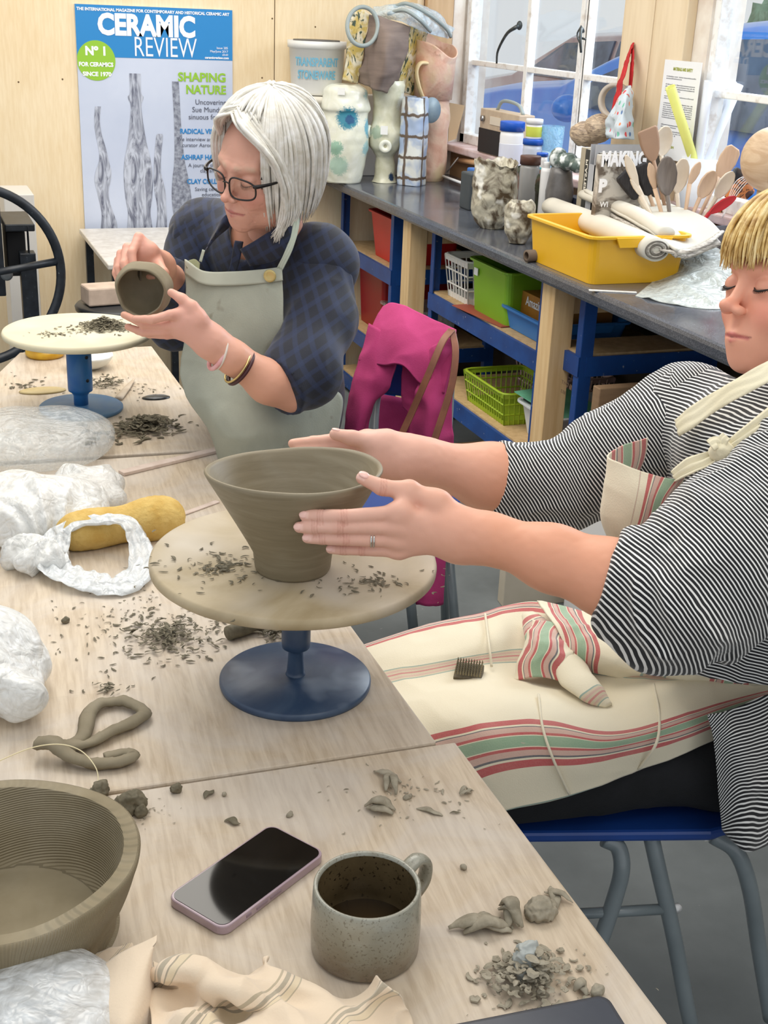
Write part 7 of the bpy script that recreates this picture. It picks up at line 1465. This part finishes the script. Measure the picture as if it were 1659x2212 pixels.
obj('stretcher', tube([Z(1250, 1974, .30), Z(1430, 1964, .30)], .009, 12), M_cleg, ch)
bq = Z(1459, 1960, .295); obj('stud', lathe([(.009, 0), (.009, .006), (0, .008)], bq, 14, R=frame((0, 0, 1), (0, -1, .3))), M_wp, ch)
# ================================================================ PERSON, white hair, behind far table
p1 = thing('person', 'white haired woman in navy checked shirt and pale apron shaping a small pot', 'person', (.78, 2.72, 0))
e1 = np.array([.8, -.4, .45]); u1 = np.array([-.15, .85, .5]); u1 = u1-e1*(u1@e1)/(e1@e1); e1 = wv(*e1); u1 = wv(*u1)
f1v = np.cross(e1, u1); f1v = f1v if f1v@wv(-.6, -.4, .6) > 0 else -f1v; xr1 = np.cross(f1v, u1); R1_ = np.stack([xr1, f1v, u1], 1); HS1 = 1.03
em1 = D(505, 383, 2.42); o1 = em1-f1v*.087*HS1
hd1 = head(o1, R1_, HS1, (218, 166, 146), (176, 96, 98), (206, 124, 112), (196, 172, 150), nose=(.001, -.002), age=.8, h=.0018)
SL, SR = D(688, 572, 2.62), D(448, 512, 2.80)
EL, WL1 = D(632, 850, 2.47), D(455, 738, 2.37)
# left hand under the pot
dl = 2.345
HL = D(398, 700, dl)
fing = [[D(405, 672, dl-.01), D(368, 680, dl-.03), D(330, 690, dl-.035), D(292, 689, dl-.03)], [D(405, 690, dl), D(360, 702, dl-.01), D(310, 700, dl-.01), D(268, 680, dl-.005)], [D(400, 705, dl+.01), D(355, 715, dl+.0), D(310, 718, dl+.0), D(276, 706, dl+.005)], [D(398, 718, dl+.02), D(360, 724, dl+.01), D(322, 722, dl+.012), D(296, 716, dl+.02)]]
prl = []
for F_, sc_f in zip(fing, (1, 1, .96, .88)):
    for i in range(3): prl.append((F_[i], F_[i+1], [.0105, .0092, .0084][i]*sc_f, [.0092, .0084, .007][i]*sc_f, .003))
    prl.append((F_[0], WL1, .0125, .02, .014))
ThL = [D(428, 690, dl-.01), D(415, 662, dl-.02), D(392, 645, dl-.02), D(370, 632, dl-.02)]
for i in range(3): prl.append((ThL[i], ThL[i+1], [.014, .011, .0095][i], [.011, .0095, .0078][i], .006))
prl += [(ThL[0], WL1, .015, .022, .02), (HL, WL1, .022, .026, .02), (WL1, D(500, 770, 2.39), .026, .030, .02), (D(500, 770, 2.39), D(580, 825, 2.44), .030, .040, .02), (D(580, 825, 2.44), EL, .040, .038, .02)]
S1k = (214, 160, 136); arm1l = limb(prl, .0023, (S1k, (222, 170, 156), HL, .12), knuck=[f[1] for f in fing])
# right hand over the pot, holding a tool
dr_ = 2.45
WR = D(345, 575, 2.55)
fr2 = [[D(325, 540, dr_), D(300, 512, dr_-.01), D(285, 545, dr_-.03), D(290, 588, dr_-.035)], [D(312, 545, dr_), D(275, 535, dr_-.01), D(268, 570, dr_-.03), D(276, 596, dr_-.035)], [D(305, 555, dr_+.01), D(262, 548, dr_), D(256, 580, dr_-.015), D(262, 604, dr_-.02)], [D(300, 568, dr_+.015), D(256, 562, dr_+.01), D(250, 590, dr_), D(256, 610, dr_-.005)]]
prr = []
for F_, sc_f in zip(fr2, (1.02, 1, .96, .88)):
    for i in range(3): prr.append((F_[i], F_[i+1], [.0108, .0094, .0084][i]*sc_f, [.0094, .0084, .007][i]*sc_f, .003))
    prr.append((F_[0], WR, .013, .02, .014))
ThR = [D(340, 570, dr_+.01), D(352, 590, dr_-.02), D(340, 598, dr_-.035), D(322, 596, dr_-.04)]
for i in range(3): prr.append((ThR[i], ThR[i+1], [.013, .011, .0095][i], [.011, .0095, .0078][i], .006))
ER = D(385, 690, 2.80)
prr += [(D(322, 560, dr_+.02), WR, .020, .024, .02), (WR, D(368, 610, 2.66), .026, .034, .02), (D(368, 610, 2.66), ER, .034, .042, .02)]
arm1r = limb(prr, .0024, (S1k, (224, 166, 150), fr2[0][1], .1), knuck=[f[1] for f in fr2])
mid1 = (SL+SR)/2
neckc = limb([(o1+R1_@np.array([0, -.045, -.07])*HS1, mid1+[0, 0, .04], .056, .06, .03), (SL, SR, .05, .05, .03), (mid1, (.77, 2.72, .75), .07, .06, .03), (SL, EL, .05, .034, .02), (SR, ER, .05, .042, .02)], .006, ((206, 150, 124),))
m_, C_ = merge_sk([hd1, arm1l, arm1r, neckc]); obj('body', m_, M_skin, p1, attrs={'Col': C_})
lashes(o1, R1_, HS1, mat('lash_brown', (96, 66, 56)), p1, lid=-.0085, th=.0008)
M_hw = hairmat('white_hair', (206, 202, 190), (222, 220, 213), (236, 236, 234))
def len1(az):
    a = math.atan2(sin(az), cos(az))
    if -.62 < a < .80: return (.86, .0)
    return (1.5, .135) if a < 0 else (1.5, .125)
# az: 0 = forward, + = subject right (local +x)
def win1(az):
    a = math.atan2(sin(az), cos(az)); return 1
hair(o1, R1_, HS1, p1, M_hw, (0, -.022, .030), (.094, .112, .106), len1, win1, n=900, rr=.0042, seed=5, jit=.004, curl=.16)
hobj = bpy.data.objects['hair.001']
# swept front locks
ms = []; r_ = np.random.default_rng(3)
for i in range(150):
    side = -1 if i < 105 else 1; k = r_.uniform(0, 1); st = np.array([.012+r_.normal(0, .004), .07-.09*k, .112+.02*min(k, .5)+r_.normal(0, .003)])
    if side < 0: P = [st, st+[-.035, .022*(1-k), -.012], (-.072-.008*k+r_.normal(0, .003), .062*(1-k)+.01, .055), (-.088+r_.normal(0, .003), .052*(1-k)+.0, -.01), (-.086+r_.normal(0, .003), .05*(1-k)+.0, -.07), (-.074+r_.normal(0, .005), .05*(1-k)+.012, -.112+r_.normal(0, .006))]
    else: P = [st, st+[.03, .018*(1-k), -.014], (.072+r_.normal(0, .003), .05*(1-k)+.0, .05), (.09+r_.normal(0, .003), .03*(1-k)-.01, -.005), (.088, .02*(1-k)-.01, -.05+r_.normal(0, .008))]
    w_ = r_.uniform(.0025, .005); ms.append(tube(np.array(spline(P, 16))*HS1@R1_.T+o1, [w_*.6, w_, w_, w_*.7, w_*.15], 5))
obj('hair', join(*ms), M_hw, p1)
# glasses
gl = thing('glasses', None, None, o1); gl.parent = p1; gl.location = tuple(o1-WL[p1.name])
M_gf = mat('black_acetate', (22, 20, 22), rough=.25)
GD = np.array([0, .106, -.006]); 
def lens(cx):
    a = np.linspace(0, 2*pi, 48, endpoint=False); r = 1/(np.abs(np.cos(a))**3/.0275**3+np.abs(np.sin(a))**3/.0200**3)**(1/3)
    x = cx+r*np.cos(a); z = r*np.sin(a)*(1-.12*np.cos(a)*np.sign(cx)); return np.stack([x, GD[1]-.010*(np.abs(x)/.055)**2, GD[2]+z-.004], 1)
for cx in (-.033, .033): L_ = lens(cx)*HS1@R1_.T+o1; obj('rim', tube(L_, .0018, 8, closed=True), M_gf, gl); obj('lens', (L_, [list(range(48))]), glassm('spectacle_glass', (.98, .98, .98), .93), gl, smooth=False)
def gp_(p): return np.array(p, float)*HS1@R1_.T+o1
obj('bridge', tube([gp_((-.0085, .107, -.004)), gp_((0, .109, -.0015)), gp_((.0085, .107, -.004))], .0015, 8, 10), M_gf, gl)
for x in (-1, 1): obj('temple', tube([gp_((x*.058, .097, .002)), gp_((x*.066, .094, .003)), gp_((x*.079, .06, .003)), gp_((x*.083, -.01, .0))], [.003, .003, .002, .0015], 8, 16, aspect=1.4, flatn=u1), M_gf, gl)
# navy shirt
def navy():
    s = NT('navy_checked_linen'); c = s.co((1, 1, 1), rot=(.3, .5, .6)); sep = s.t.nodes.new('ShaderNodeSeparateXYZ'); s.t.links.new(c, sep.inputs[0])
    w1_ = s.ramp(s.math('SINE', s.math('MULTIPLY', sep.outputs[0], 2*pi/.026)), [(.3, (0, 0, 0)), (.7, (255, 255, 255))]); w2_ = s.ramp(s.math('SINE', s.math('MULTIPLY', sep.outputs[2], 2*pi/.026)), [(.3, (0, 0, 0)), (.7, (255, 255, 255))])
    col = s.mix(w1_, lin((22, 27, 42)), lin((30, 40, 66))); col = s.mix(s.math('MULTIPLY', w2_, .5), col, lin((34, 48, 82)))
    s.set(Base_Color=col, Roughness=.8, Sheen_Weight=.15); s.bump(s.noise(c, 500, 2), .25, .001); return s.m
M_navy = navy(); Rt1 = rotz(math.atan2(*(SR-SL)[[1, 0]]))
def b_t1(s):
    s.ell((.735, 2.68, 1.00), (.19, .115, .20), Rt1, k=.04).ell((.765, 2.72, .80), (.18, .135, .22), Rt1, k=.05).cap(SL, SR, .074, .074, k=.04).ell(SL, .080, k=.03).ell(SR, .082, k=.03).cap(mid1, mid1+[-.01, -.02, .05], .09, .07, k=.03)
    s.cap(mid1+[-.02, -.03, .01], mid1+[-.03, -.06, .2], .05, .062, k=.012, sub=True)
cloth((.45, 2.42, .52), (1.02, 2.98, 1.30), .005, b_t1, .007, 10, 3, (1, 1, .5), None, 'shirt', M_navy, p1)
CL1 = D(600, 830, 2.45)
def b_s1(s):
    s.cap(SL, D(692, 690, 2.58), .080, .070, k=.03).cap(D(692, 690, 2.58), D(655, 800, 2.50), .070, .070, k=.03).cap(D(655, 800, 2.50), D(605, 835, 2.46), .072, .064, k=.03); s.cut(CL1-D(660, 790, 2.5), CL1)
P_ = np.array([SL, D(655, 800, 2.50), CL1]); cloth(P_.min(0)-.11, P_.max(0)+.11, .0042, b_s1, .008, 12, 9, (1, 1, .5), None, 'sleeve', M_navy, p1)
def b_s2(s): s.cap(SR, ER, .085, .066, k=.03).cap(ER, D(362, 600, 2.64), .062, .052, k=.03); s.cut(D(350, 580, 2.58)-ER, D(362, 598, 2.64))
P_ = np.array([SR, ER, D(362, 600, 2.64)]); cloth(P_.min(0)-.11, P_.max(0)+.11, .0045, b_s2, .007, 12, 10, (1, 1, .5), None, 'sleeve', M_navy, p1)
# collar flaps and placket
sheet([[D(508, 452, 2.52), D(500, 470, 2.52), D(495, 490, 2.53)], [D(484, 470, 2.52), D(470, 500, 2.52), D(462, 520, 2.54)], [D(462, 500, 2.54), D(450, 530, 2.55), D(440, 552, 2.58)], [D(500, 520, 2.55), D(490, 535, 2.56), D(445, 556, 2.59)]][:3], 24, 18, M_navy, 'collar', p1, amp=.002, f=14, solid=.004)
sheet([[D(520, 538, 2.545), D(530, 555, 2.545), D(540, 575, 2.55)], [D(560, 515, 2.51), D(580, 540, 2.50), D(600, 560, 2.51)], [D(610, 480, 2.49), D(622, 505, 2.48), D(630, 530, 2.49)], [D(628, 450, 2.52), D(640, 470, 2.50), D(645, 490, 2.50)]], 30, 18, M_navy, 'collar', p1, amp=.002, f=14, solid=.004)
sheet([[D(508, 520, 2.57), D(525, 522, 2.565)], [D(500, 560, 2.57), D(518, 560, 2.565)], [D(492, 600, 2.58), D(508, 600, 2.575)]], 20, 8, M_navy, 'placket', p1, amp=.002, f=20, solid=.004)
# apron
M_sage = mat('sage_canvas', (168, 172, 158), (154, 158, 146), sc=7, det=6, dist=1, rough=.85, bump=.3, bsc=300, c3=(130, 128, 112), sc3=26, t3=.66, w3=.15)
M_sage2 = mat('pale_sage_canvas', (182, 186, 172), (170, 174, 160), sc=10, rough=.85)
def dd_(l): return [D(*p) for p in l]
ag = [dd_([(400, 563, 2.60), (440, 588, 2.555), (500, 590, 2.535), (560, 586, 2.525), (608, 580, 2.52)]), dd_([(402, 640, 2.60), (450, 650, 2.55), (510, 655, 2.53), (565, 650, 2.52), (612, 640, 2.52)]), dd_([(400, 720, 2.61), (450, 728, 2.56), (510, 732, 2.54), (565, 728, 2.54), (614, 712, 2.53)]), dd_([(394, 775, 2.62), (450, 790, 2.57), (510, 800, 2.55), (570, 790, 2.56), (625, 770, 2.58)]), dd_([(390, 815, 2.62), (450, 850, 2.55), (520, 870, 2.53), (600, 870, 2.56), (690, 830, 2.64)]), dd_([(410, 868, 2.60), (470, 905, 2.53), (540, 925, 2.52), (640, 915, 2.56), (738, 858, 2.66)]), dd_([(450, 930, 2.60), (490, 965, 2.55), (560, 985, 2.55), (650, 985, 2.60), (728, 930, 2.68)]), dd_([(480, 1010, 2.66), (520, 1050, 2.62), (580, 1060, 2.62), (660, 1050, 2.66), (718, 1010, 2.72)])]
sheet(ag, 100, 70, M_sage, 'apron', p1, amp=.007, f=9, seed=7, solid=.003)
sheet([dd_([(400, 560, 2.598), (440, 585, 2.550), (500, 587, 2.530), (560, 583, 2.520), (609, 577, 2.515)]), dd_([(401, 592, 2.596), (440, 614, 2.546), (500, 617, 2.527), (560, 613, 2.517), (611, 606, 2.512)])], 8, 50, M_sage2, 'apron_hem', p1, amp=.001, f=9, solid=.004)
bt = D(583, 596, 2.505); fb_ = wv(-.1, .2, 1)
obj('button', lathe([(0, -.001), (.0115, -.001), (.013, .001), (.012, .003), (.008, .002), (0, .002)], bt, 28, R=frame((0, 0, 1), fb_)), mat('brass_button', (206, 190, 130), (180, 160, 100), sc=30, metal=.4, rough=.3), p1, label='gold four-hole button')
sheet([dd_([(398, 566, 2.60), (420, 560, 2.60), (432, 570, 2.59)]), dd_([(404, 580, 2.59), (420, 584, 2.58), (430, 590, 2.56)])], 10, 10, mat('olive_lining', (120, 122, 92), rough=.9), 'apron_fold', p1, amp=.002, f=20, solid=.003)
M_tape = mat('sage_tape', (190, 200, 186), rough=.85)
V, Q = ribbon([D(604, 582, 2.515), D(622, 545, 2.49), D(634, 510, 2.482), D(640, 478, 2.49), D(640, 450, 2.53)], .012, 24, 1, .001, wv(0, 0, 1)); obj('neck_strap', (V, Q), M_tape, p1, solid=.002)
V, Q = ribbon([D(433, 565, 2.57), D(440, 540, 2.56)], .006, 8, 1, .0, wv(0, 0, 1)); obj('neck_strap', (V, Q), M_tape, p1, solid=.002)
M_den = mat('blue_denim', (104, 128, 146), (88, 112, 130), sc=14, rough=.9)
cloth((.40, 2.45, .0), (1.05, 3.05, .80), .007, lambda s: s.cap((.82, 2.80, .56), (.42, 2.62, .54), .10, .08, k=.03).cap((.80, 2.90, .56), (.40, 2.86, .60), .10, .085, k=.03).cap((.42, 2.62, .54), (.46, 2.62, .1), .07, .05, k=.03).cap((.42, 2.88, .56), (.48, 2.88, .1), .07, .05, k=.03).ell((.82, 2.82, .6), (.14, .17, .14), k=.04), .004, 12, 2, (1, 1, 1), None, 'trousers', M_den, p1)
for y in (2.62, 2.88): obj('shoe', blob((.42, y, .045), (.12, .045, .045), .007, zmin=.002), mat('brown_shoe', (80, 62, 50), rough=.6), p1)
# bracelets
def bangle(px, py, d, r, tr, mt, nm, lab, tilt):
    c = D(px, py, d); u = (EL-WL1)/np.linalg.norm(EL-WL1); u = u+tilt*np.array([0, 0, 1.]); u /= np.linalg.norm(u); a2 = np.linspace(0, 2*pi, 40, endpoint=False); S_ = np.cross(u, (0, 0, 1)); S_ /= np.linalg.norm(S_); U_ = np.cross(S_, u)
    obj(nm, tube(c+r*(np.cos(a2)[:, None]*S_+np.sin(a2)[:, None]*U_), tr, 8, closed=True), mt, p1, label=lab)
bangle(472, 762, 2.385, .0335, .0045, mat('pink_band', (222, 150, 150), (236, 200, 204), sc=30, rough=.5), 'bracelet', 'pink wrist band', .1)
bangle(476, 758, 2.383, .035, .0025, mat('cream_cord', (226, 216, 206)), 'bracelet', 'cream cord bracelet', .3)
bangle(513, 790, 2.40, .037, .0022, mat('gold', (214, 190, 130), metal=1, rough=.25), 'bracelet', 'thin gold bangle', -.05)
bangle(520, 794, 2.405, .0365, .004, mat('dark_red_beads', (66, 26, 32), rough=.4), 'bracelet', 'dark red bead bracelet', -.05)
# small pot and tool
pcx = D(310, 640, 2.375); pax = wv(-.02, .28, 1); Rp = frame((0, 0, 1), pax)
def wobp(a, z, i): return .03*np.sin(3*a+.5)+.015*np.sin(7*a)
V, F_ = lathe([(0, -.075), (.028, -.073), (.046, -.055), (.0535, -.03), (.0535, -.012), (.0475, .006), (.0445, .010), (.0425, .006), (.0455, -.012), (.044, -.035), (.03, -.058), (0, -.062)], (0, 0, 0), 64, wob=wobp)
V = V+(vn(V, 60)*.001)[:, None]; obj('pinch_pot', (V@Rp.T+pcx+pax*.02, F_), M_clay, label='small round clay pot held in the hands of the white haired woman', cat='pot')
tl = thing('scraper', 'dark serrated scraper held against the rim of the small clay pot', 'scraper', D(298, 582, 2.40)); flat('blade', box(D(300, 586, 2.395), (.04, .003, .022), frame((1, 0, 0), wv(0, .8, .6))), mat('grey_brown_tool', (84, 76, 62), rough=.7), tl)
# her chair (legs mostly hidden)
c1h = thing('chair', 'chair hidden beneath the white haired woman', 'chair', (.85, 2.85, 0)) if False else None
# ================================================================ chair with pink cardigan
cc1 = thing('chair', 'blue backed grey legged chair draped with a magenta cardigan', 'chair', (1.18, 2.85, 0))
def cl(l): return [D(*p) for p in l]
sheet([cl([(840, 672, 2.98), (905, 690, 2.95), (975, 728, 2.92)]), cl([(835, 760, 3.0), (900, 780, 2.97), (968, 815, 2.94)]), cl([(828, 850, 3.03), (890, 860, 3.0), (960, 890, 2.97)])], 16, 16, M_cseat, 'backrest', cc1, amp=0, f=5, solid=.008)
obj('back_post', tube([D(806, 950, 3.02), D(812, 860, 3.03), D(835, 760, 3.02)], .012, 12, 12), M_cleg, cc1); obj('back_post', tube([D(960, 1000, 2.98), D(968, 900, 2.97), D(974, 760, 2.95)], .012, 12, 12), M_cleg, cc1)
flat('seat', prism([(.88, 2.72), (1.22, 2.60), (1.34, 2.92), (.98, 3.02)], .43, .45), M_cseat, cc1, bevel=.005)
for a, b in (((.93, 2.75), (.88, 2.70)), ((1.20, 2.66), (1.24, 2.60)), ((1.29, 2.9), (1.34, 2.94)), ((1.02, 2.98), (.98, 3.04))): obj('leg', tube([(a[0], a[1], .43), (b[0], b[1], 0)], .0125, 12), M_cleg, cc1)
q = D(886, 1325, 2.98); obj('leg', tube([D(880, 1230, 2.95), D(893, 1362, 3.02)], .0125, 12), M_cleg, cc1)
M_mag = mat('magenta_knit', (182, 58, 116), (164, 46, 100), sc=10, rough=.9, bump=.5, bsc=340, bd=.001)
cg = thing('cardigan', 'magenta knitted cardigan hanging over the back of the chair', 'cardigan', D(870, 900, 2.9))
sheet([cl([(828, 664, 2.99), (850, 655, 2.98), (900, 673, 2.95), (950, 698, 2.92), (986, 716, 2.90)]), cl([(800, 720, 2.97), (845, 722, 2.92), (890, 745, 2.89), (935, 765, 2.87), (978, 770, 2.86)]), cl([(778, 780, 2.96), (830, 790, 2.91), (870, 790, 2.88), (910, 830, 2.87), (960, 850, 2.86)]), cl([(765, 840, 2.96), (810, 850, 2.92), (845, 850, 2.90), (880, 870, 2.89), (930, 900, 2.88)])][:3], 50, 60, M_mag, 'back_panel', cg, amp=.010, f=9, seed=3, solid=.006)
sheet([cl([(800, 700, 2.97), (830, 720, 2.94), (862, 760, 2.92)]), cl([(778, 770, 2.96), (815, 790, 2.92), (852, 800, 2.91)]), cl([(758, 850, 2.96), (790, 850, 2.92), (838, 840, 2.93)]), cl([(748, 920, 2.97), (775, 915, 2.93), (805, 870, 2.95)]), cl([(745, 990, 3.0), (765, 985, 2.97), (790, 940, 2.98)])], 50, 30, M_mag, 'front_panel', cg, amp=.009, f=12, seed=4, solid=.006)
sheet([cl([(918, 760, 2.88), (950, 740, 2.86), (984, 722, 2.88)]), cl([(905, 830, 2.88), (940, 830, 2.85), (980, 810, 2.87)]), cl([(885, 900, 2.90), (930, 910, 2.86), (978, 900, 2.88)]), cl([(878, 970, 2.92), (930, 980, 2.88), (980, 970, 2.90)])], 50, 30, M_mag, 'front_panel', cg, amp=.012, f=12, seed=5, solid=.006)
sheet([cl([(870, 790, 2.92), (890, 800, 2.91), (915, 830, 2.90)]), cl([(868, 840, 2.93), (885, 850, 2.92), (905, 860, 2.91)]), cl([(872, 880, 2.94), (880, 890, 2.93), (890, 900, 2.92)])], 20, 20, M_mag, 'ribbed_hem', cg, amp=.004, f=30, seed=6, solid=.006)
sheet([cl([(815, 850, 3.06), (870, 860, 3.05), (930, 880, 3.04)]), cl([(815, 960, 3.07), (870, 960, 3.06), (930, 970, 3.05)]), cl([(820, 1050, 3.08), (870, 1050, 3.08), (940, 1060, 3.06)])], 16, 16, M_mag, 'lining', cg, amp=.006, f=9, solid=.004)
V, F_ = tube([D(930, 960, 2.92), D(935, 1080, 2.95), D(930, 1200, 2.98), D(925, 1310, 3.0)], [.05, .045, .038, .034], 24, 50, aspect=.5, flatn=wv(0, 0, 1)); V = V+(ridge(V, 14, 2)*.006)[:, None]; obj('sleeve', (V, F_), M_mag, cg)
M_lth = mat('brown_leather', (136, 84, 60), (110, 66, 48), sc=20, rough=.5)
bgs = thing('shoulder_strap', 'long brown leather bag strap slung over the magenta cardigan', 'strap', D(920, 900, 2.83))
V, Q = ribbon([D(976, 712, 2.86), D(955, 740, 2.835), D(925, 810, 2.83), D(890, 890, 2.85), D(860, 955, 2.86)], .016, 30, 1, 0, wv(-.3, .2, 1)); obj('strap_length', (V, Q), M_lth, bgs, solid=.003)
V, Q = ribbon([D(976, 712, 2.86), D(984, 760, 2.835), D(976, 830, 2.83), D(955, 900, 2.835), D(935, 960, 2.84)], .016, 30, 1, 0, wv(.3, .2, 1)); obj('strap_length', (V, Q), M_lth, bgs, solid=.003)
